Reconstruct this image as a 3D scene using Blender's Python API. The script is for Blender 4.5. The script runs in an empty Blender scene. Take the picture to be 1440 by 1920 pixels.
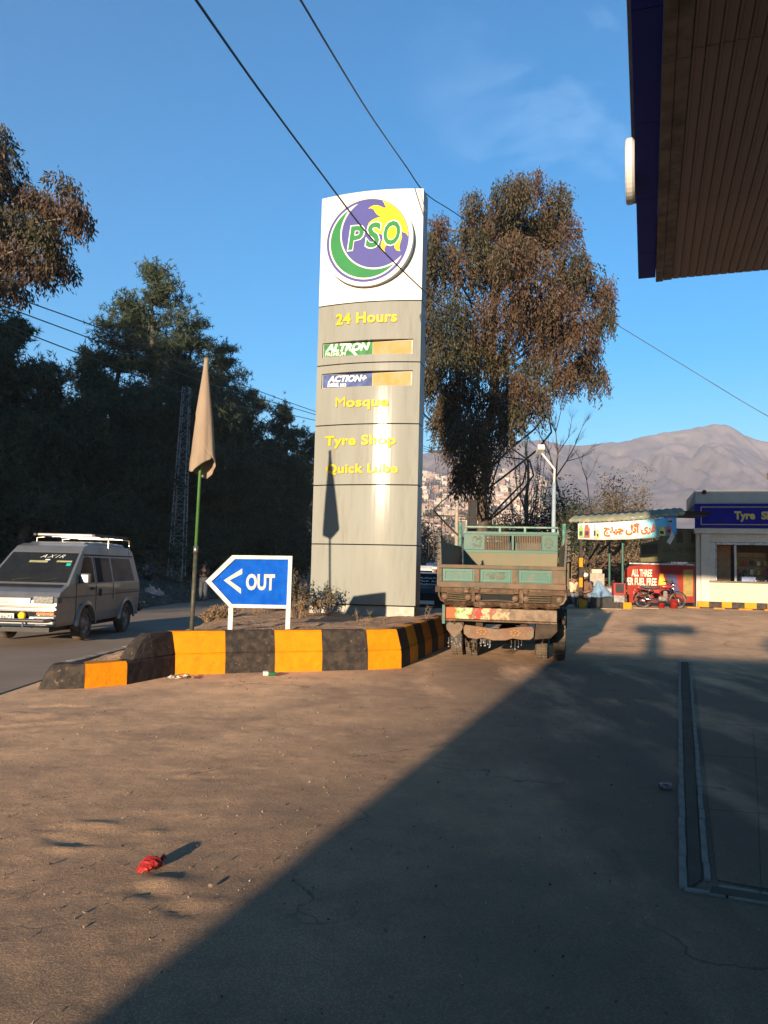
import bpy, bmesh, math, random
import numpy as np
from mathutils import Vector, Matrix
random.seed(7); RNG = np.random.default_rng(7)
R = math.radians
S = bpy.context.scene
COL = S.collection

# ------------------------------------------------------------------ camera, sky, sun, exposure
EYE = Vector((0, 0, 1.65)); FPX = 1442.0
PITCH = R(4.13); ROLL = R(1.35)
_F = Vector((0, math.cos(PITCH), math.sin(PITCH))); _U0 = Vector((0, -math.sin(PITCH), math.cos(PITCH))); _R0 = Vector((1, 0, 0))
_R = _R0*math.cos(ROLL) + _U0*math.sin(ROLL); _U = _U0*math.cos(ROLL) - _R0*math.sin(ROLL)
cd = bpy.data.cameras.new('camera'); cam = bpy.data.objects.new('camera', cd); COL.objects.link(cam); S.camera = cam
cd.sensor_fit = 'VERTICAL'; cd.sensor_height = 24; cd.lens = 24*FPX/1920; cd.clip_start = .05; cd.clip_end = 6000
M = Matrix.Identity(4)
for i in range(3):
    M[i][0] = _R[i]; M[i][1] = _U[i]; M[i][2] = -_F[i]; M[i][3] = EYE[i]
cam.matrix_world = M

SUN_AZ = R(19.8)      # direction the light travels, clockwise from +Y
SUN_EL = R(8.6)
S.view_settings.view_transform = 'Standard'; S.view_settings.look = 'None'
S.view_settings.gamma = 1; S.view_settings.use_curve_mapping = False
S.view_settings.exposure = 1.42
w = bpy.data.worlds.new('World'); S.world = w; w.use_nodes = True
nt = w.node_tree; nt.nodes.clear()
wo = nt.nodes.new('ShaderNodeOutputWorld'); bg = nt.nodes.new('ShaderNodeBackground')
sky = nt.nodes.new('ShaderNodeTexSky'); sky.sky_type = 'NISHITA'; sky.sun_disc = False
sky.sun_elevation = SUN_EL; sky.sun_rotation = math.pi + SUN_AZ
sky.altitude = 900; sky.air_density = 1.15; sky.dust_density = .25; sky.ozone_density = 3.2
bg.inputs['Strength'].default_value = 0.093
# thin wisps of cirrus high on the right
tc = nt.nodes.new('ShaderNodeTexCoord'); mp = nt.nodes.new('ShaderNodeMapping')
mp.inputs['Rotation'].default_value = (R(10), R(35), R(20)); mp.inputs['Scale'].default_value = (2.6, 7.0, 1.6)
nz = nt.nodes.new('ShaderNodeTexNoise'); nz.inputs['Scale'].default_value = 1.5; nz.inputs['Detail'].default_value = 7; nz.inputs['Roughness'].default_value = .62
nz.inputs['Distortion'].default_value = .5
cr = nt.nodes.new('ShaderNodeValToRGB'); cr.color_ramp.elements[0].position = .56; cr.color_ramp.elements[1].position = .86
cr.color_ramp.elements[1].color = (.30, .30, .30, 1)
mx = nt.nodes.new('ShaderNodeMix'); mx.data_type = 'RGBA'
nt.links.new(tc.outputs['Generated'], mp.inputs['Vector']); nt.links.new(mp.outputs[0], nz.inputs['Vector'])
nt.links.new(nz.outputs['Fac'], cr.inputs[0]); sx0 = nt.nodes.new('ShaderNodeSeparateXYZ'); nt.links.new(tc.outputs['Generated'], sx0.inputs[0]); mr0 = nt.nodes.new('ShaderNodeMapRange'); mr0.inputs[1].default_value = .0; mr0.inputs[2].default_value = .16; nt.links.new(sx0.outputs[0], mr0.inputs[0]); mm0 = nt.nodes.new('ShaderNodeMath'); mm0.operation = 'MULTIPLY'; nt.links.new(mr0.outputs[0], mm0.inputs[0]); nt.links.new(cr.outputs[0], mm0.inputs[1]); nt.links.new(mm0.outputs[0], mx.inputs[0])
hs_ = nt.nodes.new('ShaderNodeHueSaturation'); hs_.inputs['Saturation'].default_value = 1.42; hs_.inputs['Value'].default_value = 1.12; hs_.inputs['Hue'].default_value = .4985
nt.links.new(sky.outputs[0], hs_.inputs['Color']); nt.links.new(hs_.outputs[0], mx.inputs[6]); mx.inputs[7].default_value = (4.0, 5.4, 6.9, 1)
nt.links.new(mx.outputs[2], bg.inputs[0]); nt.links.new(bg.outputs[0], wo.inputs[0])
sl = bpy.data.lights.new('sun', 'SUN'); sl.energy = 5.0; sl.angle = R(.6); sl.color = (1.0, .79, .56)
so = bpy.data.objects.new('sun', sl); COL.objects.link(so)
_sd = Vector((math.sin(SUN_AZ)*math.cos(SUN_EL), math.cos(SUN_AZ)*math.cos(SUN_EL), -math.sin(SUN_EL)))
so.rotation_euler = _sd.to_track_quat('-Z', 'Y').to_euler(); so.location = (0, -20, 20)

# ------------------------------------------------------------------ placing helpers (photo pixel -> ray -> real place)
def ray(px, py): return _F + _R*((px-720)/FPX) + _U*((960-py)/FPX)
def W(px, py, Y):
    d = ray(px, py); return EYE + d*(Y/d.y)
def sst(t): t = max(0., min(1., t)); return t*t*(3-2*t)
def gz(x, y): return .36*sst((y-17.5)/9.5)*sst((x-3.2)/4.5)
def G(px, py, z0=0.):
    d = ray(px, py); z = z0
    for _ in range(25):
        t = (z-EYE.z)/d.z; p = EYE + d*t; z = .5*z + .5*(z0+gz(p.x, p.y))
    return Vector((p.x, p.y, z))
class Plane:      # a vertical face: origin o, unit direction u along it; (px,py) -> (s along u, z)
    def __init__(s, o, u): s.o = Vector(o); s.u = Vector((u[0], u[1], 0)).normalized(); s.n = Vector((s.u.y, -s.u.x, 0))
    def hit(s, px, py):
        d = ray(px, py); t = (s.o-EYE).dot(s.n)/d.dot(s.n); p = EYE+d*t
        return ((p-s.o).dot(s.u), p.z-s.o.z)

# ------------------------------------------------------------------ objects
def link(o, parent=None):
    COL.objects.link(o)
    if parent is not None: o.parent = parent
    return o
def tag(o, label, cat, group=None):
    o['label'] = label; o['category'] = cat
    if group: o['group'] = group
    return o
def thing(name, label, cat, loc=(0, 0, 0), rz=0., group=None):
    o = bpy.data.objects.new(name, None); o.empty_display_size = .2
    o.location = loc; o.rotation_euler = (0, 0, rz); link(o); return tag(o, label, cat, group)
def dup(o, loc=None, rz=None, label=None, group=None, scale=None):
    r = o.copy(); link(r)
    if loc is not None: r.location = loc
    if rz is not None: r.rotation_euler = (0, 0, rz)
    if scale is not None: r.scale = scale
    if label: r['label'] = label
    if group: r['group'] = group
    for c in list(o.children):
        k = c.copy(); link(k, r)
        for g in list(c.children):
            h = g.copy(); link(h, k)
    return r

class MB:
    def __init__(s): s.v = []; s.f = []; s.m = []; s.mi = 0; s.sm = []; s.smooth = False
    def add(s, vs, fs):
        n = len(s.v); s.v += [tuple(v) for v in vs]
        for f in fs: s.f.append(tuple(i+n for i in f)); s.m.append(s.mi); s.sm.append(s.smooth)
        return s
    def box(s, c, size, rz=0., rx=0., ry=0.):
        hx, hy, hz = size[0]/2, size[1]/2, size[2]/2
        m = Matrix.Rotation(rz, 3, 'Z') @ Matrix.Rotation(ry, 3, 'Y') @ Matrix.Rotation(rx, 3, 'X'); c = Vector(c)
        vs = [c + m @ Vector((x*hx, y*hy, z*hz)) for x in (-1, 1) for y in (-1, 1) for z in (-1, 1)]
        return s.add(vs, [(0, 1, 3, 2), (4, 6, 7, 5), (0, 4, 5, 1), (2, 3, 7, 6), (0, 2, 6, 4), (1, 5, 7, 3)])
    def bx(s, x0, x1, y0, y1, z0, z1): return s.box(((x0+x1)/2, (y0+y1)/2, (z0+z1)/2), (x1-x0, y1-y0, z1-z0))
    def tube(s, pts, r, n=8, caps=True):
        pts = [Vector(p) for p in pts]; k = len(pts)
        rs = r if isinstance(r, (list, tuple)) else [r]*k
        prev = None; rings = []; vs = []
        for i, p in enumerate(pts):
            t = (pts[min(i+1, k-1)]-pts[max(i-1, 0)])
            if t.length < 1e-9: t = Vector((0, 0, 1))
            t.normalize()
            if prev is None: a = Vector((0, 0, 1)) if abs(t.z) < .9 else Vector((1, 0, 0)); prev = a
            u = prev - t*prev.dot(t)
            if u.length < 1e-6: u = t.orthogonal()
            u.normalize(); prev = u; b = t.cross(u)
            for j in range(n):
                a = 2*math.pi*j/n; vs.append(p + (u*math.cos(a)+b*math.sin(a))*rs[i])
        fs = []
        for i in range(k-1):
            for j in range(n):
                fs.append((i*n+j, i*n+(j+1) % n, (i+1)*n+(j+1) % n, (i+1)*n+j))
        if caps: fs.append(tuple(range(n))[::-1]); fs.append(tuple((k-1)*n+j for j in range(n)))
        return s.add(vs, fs)
    def cyl(s, a, b, r, n=16, r2=None): return s.tube([a, b], [r, r if r2 is None else r2], n)
    def lathe(s, c, axis, prof, n=24, close=False):   # prof: (radius, along axis)
        ax = Vector(axis).normalized(); u = ax.orthogonal().normalized(); b = ax.cross(u); c = Vector(c); vs = []; fs = []
        for (r, h) in prof:
            for j in range(n):
                a = 2*math.pi*j/n; vs.append(c + ax*h + (u*math.cos(a)+b*math.sin(a))*r)
        k = len(prof)
        for i in range(k-1 if not close else k):
            i2 = (i+1) % k
            for j in range(n): fs.append((i*n+j, i*n+(j+1) % n, i2*n+(j+1) % n, i2*n+j))
        return s.add(vs, fs)
    def prism(s, poly, o, u, vv, thick, front=True):   # poly 2D extruded along u x v
        o = Vector(o); u = Vector(u); vv = Vector(vv); n = u.cross(vv).normalized()*thick; k = len(poly)
        A = [o+u*p[0]+vv*p[1] for p in poly]; B = [a+n for a in A]
        return s.add(A+B, [tuple(range(k))[::-1], tuple(range(k, 2*k))] + [(i, (i+1) % k, (i+1) % k+k, i+k) for i in range(k)])
    def sphere(s, c, r, n=12, m=8, sc=(1, 1, 1)):
        c = Vector(c); vs = []; fs = []
        for i in range(m+1):
            t = math.pi*i/m
            for j in range(n):
                a = 2*math.pi*j/n
                vs.append(c+Vector((r*sc[0]*math.sin(t)*math.cos(a), r*sc[1]*math.sin(t)*math.sin(a), r*sc[2]*math.cos(t))))
        for i in range(m):
            for j in range(n): fs.append((i*n+j, (i+1)*n+j, (i+1)*n+(j+1) % n, i*n+(j+1) % n))
        return s.add(vs, fs)
    def mesh(s, name, mats):
        me = bpy.data.meshes.new(name); me.from_pydata(s.v, [], s.f)
        for m_ in (mats if isinstance(mats, (list, tuple)) else [mats]): me.materials.append(m_)
        me.polygons.foreach_set('material_index', s.m); me.polygons.foreach_set('use_smooth', s.sm)
        bm = bmesh.new(); bm.from_mesh(me)
        ng = [f for f in bm.faces if len(f.verts) > 4]
        if ng: bmesh.ops.triangulate(bm, faces=ng, ngon_method='EAR_CLIP')
        bmesh.ops.recalc_face_normals(bm, faces=bm.faces); bm.to_mesh(me); bm.free(); me.update(); return me
    def build(s, name, mats, parent=None, loc=None, label=None, kind=None, bevel=0, rz=None):
        o = bpy.data.objects.new(name, s.mesh(name, mats)); link(o, parent)
        if loc is not None: o.location = loc
        if rz is not None: o.rotation_euler = (0, 0, rz)
        if label: o['label'] = label
        if kind: o['kind'] = kind
        if bevel:
            b = o.modifiers.new('bevel', 'BEVEL'); b.width = bevel; b.segments = 3 if bevel > .03 else 2; b.limit_method = 'ANGLE'; b.angle_limit = R(35)
        return o

def fastmesh(name, verts, faces, mat, parent=None, mi=None, loc=None):
    """verts (N,3), faces (K,3|4) numpy"""
    me = bpy.data.meshes.new(name); k = faces.shape[1]
    me.vertices.add(len(verts)); me.vertices.foreach_set('co', np.asarray(verts, np.float32).ravel())
    me.loops.add(faces.size); me.loops.foreach_set('vertex_index', faces.astype(np.int32).ravel())
    me.polygons.add(len(faces)); me.polygons.foreach_set('loop_start', np.arange(0, faces.size, k, dtype=np.int32))
    me.polygons.foreach_set('loop_total', np.full(len(faces), k, np.int32))
    for m_ in (mat if isinstance(mat, (list, tuple)) else [mat]): me.materials.append(m_)
    if mi is not None: me.polygons.foreach_set('material_index', mi.astype(np.int32))
    me.update(calc_edges=True)
    o = bpy.data.objects.new(name, me); link(o, parent)
    if loc is not None: o.location = loc
    return o

# ------------------------------------------------------------------ procedural materials
TONE = .75     # keeps the whole palette in proportion to the exposure
def mat(name, col, rough=.6, metal=0., col2=None, scale=6., lo=.4, hi=.65, bump=0., bscale=60., dust=None, dscale=3., dlo=.5, dhi=.75,
        spec=.2, coat=0., trans=0., stretch=(1, 1, 1), emit=None, detail=6., dist=.01):
    m = bpy.data.materials.new(name); m.use_nodes = True; n = m.node_tree; b = n.nodes['Principled BSDF']
    sc8 = lambda c_: tuple(x*TONE for x in c_) if c_ else None
    col, col2, dust = sc8(col), sc8(col2), sc8(dust)
    b.inputs['Roughness'].default_value = rough; b.inputs['Metallic'].default_value = metal
    b.inputs['Specular IOR Level'].default_value = spec; b.inputs['Coat Weight'].default_value = coat
    b.inputs['Transmission Weight'].default_value = trans
    c = n.nodes.new('ShaderNodeTexCoord'); mp = n.nodes.new('ShaderNodeMapping'); mp.inputs['Scale'].default_value = stretch
    n.links.new(c.outputs['Object'], mp.inputs[0])
    if col2 is None: col2 = tuple(x*.72 for x in col)
    def layer(base, c2, sc, l, h):
        t = n.nodes.new('ShaderNodeTexNoise'); t.inputs['Scale'].default_value = sc; t.inputs['Detail'].default_value = detail; t.inputs['Roughness'].default_value = .62
        n.links.new(mp.outputs[0], t.inputs['Vector'])
        r = n.nodes.new('ShaderNodeMapRange'); r.inputs[1].default_value = l; r.inputs[2].default_value = h
        n.links.new(t.outputs['Fac'], r.inputs[0])
        x = n.nodes.new('ShaderNodeMix'); x.data_type = 'RGBA'; n.links.new(r.outputs[0], x.inputs[0])
        if isinstance(base, tuple): x.inputs[6].default_value = (*base, 1)
        else: n.links.new(base, x.inputs[6])
        x.inputs[7].default_value = (*c2, 1); return x.outputs[2]
    o = layer(tuple(col), tuple(col2), scale, lo, hi)
    if dust: o = layer(o, tuple(dust), dscale, dlo, dhi)
    n.links.new(o, b.inputs['Base Color'])
    if bump:
        t = n.nodes.new('ShaderNodeTexNoise'); t.inputs['Scale'].default_value = bscale; t.inputs['Detail'].default_value = 5; n.links.new(mp.outputs[0], t.inputs['Vector'])
        u = n.nodes.new('ShaderNodeBump'); u.inputs['Strength'].default_value = bump; u.inputs['Distance'].default_value = dist
        n.links.new(t.outputs['Fac'], u.inputs['Height']); n.links.new(u.outputs[0], b.inputs['Normal'])
    if emit: b.inputs['Emission Color'].default_value = (*emit, 1); b.inputs['Emission Strength'].default_value = 1
    return m
DUST = (.30, .21, .14)
mt = {}
mt['white'] = mat('white_paint', (.62, .605, .57), .35, col2=(.54, .525, .495), scale=3, bump=.05)
mt['alu'] = mat('aluminium_panel', (.245, .252, .228), .12, .0, col2=(.225, .230, .208), scale=1.6, bump=.10, bscale=3, dist=.02, stretch=(1.6, 1.6, .22), dust=(.205, .200, .172), dscale=4, dlo=.52, dhi=.74, spec=.12)
mt['alu_side'] = mat('aluminium_side', (.30, .33, .36), .4, .3, col2=(.24, .27, .30), scale=3)
mt['dark'] = mat('dark_gap', (.012, .012, .013), .8)
mt['black'] = mat('black_paint', (.02, .02, .021), .45, col2=(.035, .032, .03), bump=.1)
mt['rubber'] = mat('rubber', (.045, .040, .036), .85, col2=(.15, .115, .085), scale=5, bump=.3, bscale=70, dust=(.17, .12, .08), dscale=4, dlo=.42, dhi=.7)
mt['chrome'] = mat('chrome', (.42, .42, .42), .18, 1., col2=(.45, .43, .40), scale=12)
mt['steel'] = mat('steel', (.30, .30, .30), .45, .8, col2=(.16, .13, .11), scale=14)
mt['galv'] = mat('galvanised_steel', (.48, .49, .50), .5, .5, col2=(.2, .2, .2), scale=9)
mt['glass'] = mat('tinted_glass', (.012, .014, .016), .06, 0., col2=(.018, .02, .02), spec=.13)
mt['concrete'] = mat('concrete', (.36, .30, .235), .9, col2=(.24, .20, .155), scale=5, bump=.3, bscale=50)
mt['kyellow'] = mat('kerb_yellow', (.66, .235, .002), .6, col2=(.56, .195, .003), scale=7, spec=.15, bump=.35, bscale=28, dust=(.16, .09, .04), dscale=13, dlo=.63, dhi=.74, detail=9)
mt['kblack'] = mat('kerb_black', (.024, .020, .018), .7, col2=(.070, .050, .036), scale=9, lo=.42, hi=.7, bump=.5, bscale=30, dust=(.30, .22, .15), dscale=14, dlo=.62, dhi=.8)
mt['soil'] = mat('soil', (.44, .27, .16), .95, col2=(.28, .17, .10), scale=6, bump=.9, bscale=22, dist=.03, dust=(.55, .38, .24), dscale=2.2)
mt['bark'] = mat('bark', (.11, .080, .060), .9, col2=(.20, .155, .12), scale=5, bump=.6, bscale=14, stretch=(1, 1, .25), dist=.03)
mt['bark_pale'] = mat('pale_bark', (.24, .165, .11), .9, col2=(.13, .085, .058), scale=4, bump=.5, bscale=20, stretch=(1, 1, .3), dist=.02)
mt['leafA'] = mat('eucalyptus_leaf', (.066, .050, .024), .6, col2=(.038, .039, .018), scale=.9, lo=.35, hi=.65)
mt['leafB'] = mat('eucalyptus_dry_leaf', (.088, .052, .030), .6, col2=(.058, .036, .022), scale=.8, lo=.35, hi=.65)
mt['leafC'] = mat('eucalyptus_leaf_dark', (.028, .030, .017), .6, col2=(.018, .021, .013), scale=.9)
mt['pineA'] = mat('pine_needle', (.050, .070, .038), .7, col2=(.030, .045, .026), scale=.5)
mt['pineB'] = mat('pine_needle_light', (.078, .098, .048), .7, col2=(.046, .064, .034), scale=.5)
mt['dry'] = mat('dry_twig', (.26, .175, .10), .9, col2=(.15, .10, .06), scale=4)
mt['bush'] = mat('bush_leaf', (.050, .050, .026), .8, col2=(.028, .03, .018), scale=1)
mt['bushbrown'] = mat('brown_bush_leaf', (.13, .095, .055), .8, col2=(.075, .06, .036), scale=1)

# ------------------------------------------------------------------ lettering
def text_mesh(body, off=0., shear=0., ext=0., spacing=1.):
    c = bpy.data.curves.new('lettering', 'FONT'); c.body = body; c.offset = off; c.shear = shear; c.extrude = ext; c.size = 1
    c.space_character = spacing; c.resolution_u = 3
    o = bpy.data.objects.new('lettering', c); COL.objects.link(o)
    dg = bpy.context.evaluated_depsgraph_get(); me = bpy.data.meshes.new_from_object(o.evaluated_get(dg))
    bpy.data.objects.remove(o); bpy.data.curves.remove(c); return me
def text(name, body, box, o, u, v, thick, m, parent=None, off=.03, shear=0., spacing=1., label=None, curve=None):
    """lettering stretched into box=(x0,x1,z0,z1) of the plane o,u,v (its normal u x v points at the reader)"""
    me = text_mesh(body, off, shear, .5, spacing); n = len(me.vertices); a = np.empty(n*3); me.vertices.foreach_get('co', a); a = a.reshape(-1, 3)
    lo, hi = a.min(0), a.max(0); x = box[0]+(a[:, 0]-lo[0])/(hi[0]-lo[0])*(box[1]-box[0]); z = box[2]+(a[:, 1]-lo[1])/(hi[1]-lo[1])*(box[3]-box[2])
    t = np.where(a[:, 2] > 0, thick, 0.)
    if curve is not None: t = t + np.array([curve(q) for q in x])
    u = Vector(u).normalized(); v = Vector(v).normalized(); nn = u.cross(v); o = Vector(o)
    P = np.array(o)[None]+x[:, None]*np.array(u)[None]+z[:, None]*np.array(v)[None]+t[:, None]*np.array(nn)[None]
    me.vertices.foreach_set('co', P.ravel()); me.materials.clear(); me.materials.append(m); me.update()
    ob = bpy.data.objects.new(name, me); link(ob, parent)
    if label: ob['label'] = label
    return ob
# numpy value noise
def _hash(i, j, k): return np.modf(np.abs(np.sin(i*127.1+j*311.7+k*74.7)*43758.5453))[0]
def vnoise(x, y, k=0.):
    xi, yi = np.floor(x), np.floor(y); fx, fy = x-xi, y-yi; fx = fx*fx*(3-2*fx); fy = fy*fy*(3-2*fy)
    return (_hash(xi, yi, k)*(1-fx)+_hash(xi+1, yi, k)*fx)*(1-fy)+(_hash(xi, yi+1, k)*(1-fx)+_hash(xi+1, yi+1, k)*fx)*fy
def fbm(x, y, o=5, k=0.):
    s = 0.; a = .5; f = 1.
    for i in range(o): s = s+a*vnoise(x*f, y*f, k+i); a *= .5; f *= 2.03
    return s
# ================================================================== THE SETTING
def axis_pts(segs):
    out = [segs[0][0]]
    for a, b, st in segs:
        n = max(1, int(round((b-a)/st))); out += [a+(b-a)*(i+1)/n for i in range(n)]
    return np.array(out)
def grid_faces(nx, ny):
    i = np.arange((nx-1)*(ny-1)); r = i//(nx-1); c = i % (nx-1); a = r*nx+c
    return np.stack([a, a+1, a+1+nx, a+nx], 1)
def gz_np(x, y):
    s = lambda t: (lambda q: q*q*(3-2*q))(np.clip(t, 0, 1)); return .36*s((y-17.5)/9.5)*s((x-3.2)/4.5)
xs = axis_pts([(-1990, -90, 120), (-90, -14, 4), (-14, -4.6, .3), (-4.6, 5, .034), (5, 9, .1), (9, 20, .5), (20, 90, 5), (90, 1990, 120)])
ys = axis_pts([(-68, -6, 6), (-6, 1.2, .6), (1.2, 9, .036), (9, 16, .07), (16, 30, .35), (30, 90, 4), (90, 1990, 150)])
X, Y = np.meshgrid(xs, ys); X = X.ravel(); Y = Y.ravel()
fade = np.clip((X+4.7)/.8, 0, 1)*np.clip((10-X)/2, 0, 1)*np.clip((Y-.5)/1, 0, 1)*np.clip((19-Y)/4, 0, 1)
Z = gz_np(X, Y)
left = np.clip((2.2-X)/3.5, 0, 1)*np.clip((12-Y)/4, 0.25, 1)      # the worn, broken side of the forecourt
rough = (fbm(X*9, Y*9, 4)-.47)*.008*(.12+.88*left) + (fbm(X*1.1, Y*1.1, 3, 9)-.45)*.008*(.12+.88*left) + (fbm(X*26, Y*26, 2, 5)-.4)*.010*(.3+.7*left)
def hole(px, py, rx, ry, d, rot=0.):
    p = G(px, py); dx = X-p.x; dy = Y-p.y; c, s = math.cos(rot), math.sin(rot)
    q = ((dx*c+dy*s)/rx)**2+((-dx*s+dy*c)/ry)**2; n = fbm(X*7, Y*7, 4, 3)
    return -d*.24*np.clip(1.35-q-1.5*(n-.45), 0, .9)**.6*np.clip(2.2-q, 0, 1)
rough += hole(95, 1326, .34, .12, .050, .3)+hole(30, 1362, .6, .10, .035, .5)+hole(140, 1580, .22, .07, .034, -.5)+hole(115, 1552, .16, .05, .024, .2)
rough += hole(300, 1680, .28, .07, .045, -.75)+hole(260, 1668, .12, .05, .02)+hole(400, 1345, .4, .08, .015)+hole(550, 1430, .5, .12, .012)+hole(360, 1460, .3, .06, .016)
for (px, py, a, b, h) in [(170, 1548, .16, .07, .018), (300, 1655, .16, .08, .022), (285, 1562, .10, .04, .012), (150, 1590, .22, .05, .014), (330, 1690, .18, .06, .014), (60, 1340, .5, .15, .012)]:
    p = G(px, py); rough += h*np.exp(-((X-p.x)/a)**2-((Y-p.y)/b)**2)*(.4+1.2*fbm(X*16, Y*16, 3, 8))
Z = Z + rough*fade
Z = np.where((np.abs(X) > 95) | (Y > 95), Z-.3, Z)
# forecourt material: dusty asphalt, more dust where nobody drives, worn gravelly asphalt near the bottom left
def ground_mat():
    m = bpy.data.materials.new('dusty_asphalt'); m.use_nodes = True; n = m.node_tree; L = n.links.new; b = n.nodes['Principled BSDF']
    b.inputs['Roughness'].default_value = .95; b.inputs['Specular IOR Level'].default_value = .2
    tc = n.nodes.new('ShaderNodeTexCoord')
    def noise(sc, det=6, ro=.6, st=None, w=None):
        t = n.nodes.new('ShaderNodeTexNoise'); t.inputs['Scale'].default_value = sc; t.inputs['Detail'].default_value = det; t.inputs['Roughness'].default_value = ro
        if st: mp = n.nodes.new('ShaderNodeMapping'); mp.inputs['Scale'].default_value = st; L(tc.outputs['Object'], mp.inputs[0]); L(mp.outputs[0], t.inputs['Vector'])
        else: L(tc.outputs['Object'], t.inputs['Vector'])
        return t.outputs['Fac']
    def rng(s, a, b_, c=0., d=1.):
        r = n.nodes.new('ShaderNodeMapRange'); r.inputs[1].default_value = a; r.inputs[2].default_value = b_; r.inputs[3].default_value = c; r.inputs[4].default_value = d; L(s, r.inputs[0]); return r.outputs[0]
    def math_(op, a, b_):
        x = n.nodes.new('ShaderNodeMath'); x.operation = op; x.use_clamp = True
        for i, q in enumerate((a, b_)):
            if isinstance(q, (int, float)): x.inputs[i].default_value = q
            else: L(q, x.inputs[i])
        return x.outputs[0]
    def mix(f, a, b_):
        x = n.nodes.new('ShaderNodeMix'); x.data_type = 'RGBA'
        if isinstance(f, (int, float)): x.inputs[0].default_value = f
        else: L(f, x.inputs[0])
        for i, q in ((6, a), (7, b_)):
            if isinstance(q, tuple): x.inputs[i].default_value = (*q, 1)
            else: L(q, x.inputs[i])
        return x.outputs[2]
    sep = n.nodes.new('ShaderNodeSeparateXYZ'); L(tc.outputs['Object'], sep.inputs[0])
    far = rng(sep.outputs['Y'], 2.5, 12, 0, 1); rightw = rng(sep.outputs['X'], -1.5, 2.2, 0, 1)
    dustamt = math_('MULTIPLY', math_('ADD', math_('MULTIPLY', far, .62), .28), 1.0)
    base = mix(rng(noise(1.1), .35, .7), (.24, .156, .098), (.33, .218, .135))
    dustc = mix(rng(noise(2.3, 7), .35, .7), (.82, .49, .262), (.65, .39, .21))
    d1 = math_('MULTIPLY', rng(noise(.55, 8, .68), .30, .62), dustamt)
    d2 = math_('MULTIPLY', rng(noise(3.5, 8, .7), .45, .72), dustamt)
    d = math_('ADD', d1, math_('MULTIPLY', d2, .5)); d = math_('ADD', d, math_('MULTIPLY', far, .25))
    c = mix(d, base, dustc)
    # oil and tyre marks down the right lane, with shade painted into the tone
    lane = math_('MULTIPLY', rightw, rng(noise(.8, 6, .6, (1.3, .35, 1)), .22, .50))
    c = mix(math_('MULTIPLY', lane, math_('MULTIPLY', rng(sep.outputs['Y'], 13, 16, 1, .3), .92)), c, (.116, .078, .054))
    c = mix(math_('MULTIPLY', rng(noise(1.7, 4, .5), .68, .74), .5), c, (.045, .038, .033))
    # aggregate speckle
    v = n.nodes.new('ShaderNodeTexVoronoi'); v.inputs['Scale'].default_value = 95; L(tc.outputs['Object'], v.inputs['Vector'])
    sp = rng(v.outputs['Distance'], .15, .55); near = rng(sep.outputs['Y'], 3, 10, .85, .12)
    c = mix(math_('MULTIPLY', sp, math_('MULTIPLY', near, .55)), c, (.040, .033, .028))
    bits = n.nodes.new('ShaderNodeTexVoronoi'); bits.inputs['Scale'].default_value = 6; L(tc.outputs['Object'], bits.inputs['Vector'])
    c = mix(math_('MULTIPLY', rng(bits.outputs['Distance'], .045, .03), .6), c, (.42, .38, .33))
    # thin wandering cracks
    cn = n.nodes.new('ShaderNodeTexNoise'); cn.inputs['Scale'].default_value = 1.6; cn.inputs['Detail'].default_value = 5; L(tc.outputs['Object'], cn.inputs['Vector'])
    va = n.nodes.new('ShaderNodeVectorMath'); va.operation = 'MULTIPLY_ADD'; L(cn.outputs['Color'], va.inputs[0]); va.inputs[1].default_value = (.9, .9, .9); L(tc.outputs['Object'], va.inputs[2])
    cv = n.nodes.new('ShaderNodeTexVoronoi'); cv.feature = 'DISTANCE_TO_EDGE'; cv.inputs['Scale'].default_value = .42; L(va.outputs[0], cv.inputs['Vector'])
    ck = math_('MULTIPLY', rng(cv.outputs['Distance'], .006, .0015), rng(noise(.9, 3), .48, .60)); c = mix(math_('MULTIPLY', ck, .7), c, (.06, .045, .035))
    # tyre-polished bands running along the drive
    tw = n.nodes.new('ShaderNodeTexWave'); tw.wave_type = 'BANDS'; tw.bands_direction = 'X'; tw.inputs['Scale'].default_value = .16; tw.inputs['Distortion'].default_value = 2.2; tw.inputs['Detail'].default_value = 2; mpw = n.nodes.new('ShaderNodeMapping'); mpw.inputs['Rotation'].default_value = (0, 0, R(25)); L(tc.outputs['Object'], mpw.inputs[0]); L(mpw.outputs[0], tw.inputs['Vector'])
    c = mix(math_('MULTIPLY', rng(tw.outputs['Fac'], .62, .95), math_('MULTIPLY', rng(noise(1.3, 5), .35, .65), .30)), c, (.13, .10, .078))
    L(c, b.inputs['Base Color'])
    bu = n.nodes.new('ShaderNodeBump'); bu.inputs['Strength'].default_value = .55; bu.inputs['Distance'].default_value = .012
    hgt = n.nodes.new('ShaderNodeMath'); hgt.operation = 'ADD'; L(noise(130, 6, .75), hgt.inputs[0]); L(noise(38, 4, .6), hgt.inputs[1]); L(hgt.outputs[0], bu.inputs['Height']); L(bu.outputs[0], b.inputs['Normal'])
    return m
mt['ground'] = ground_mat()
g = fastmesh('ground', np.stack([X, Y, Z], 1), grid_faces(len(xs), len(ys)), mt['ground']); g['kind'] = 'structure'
g.data.polygons.foreach_set('use_smooth', np.ones(len(g.data.polygons), bool))

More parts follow.
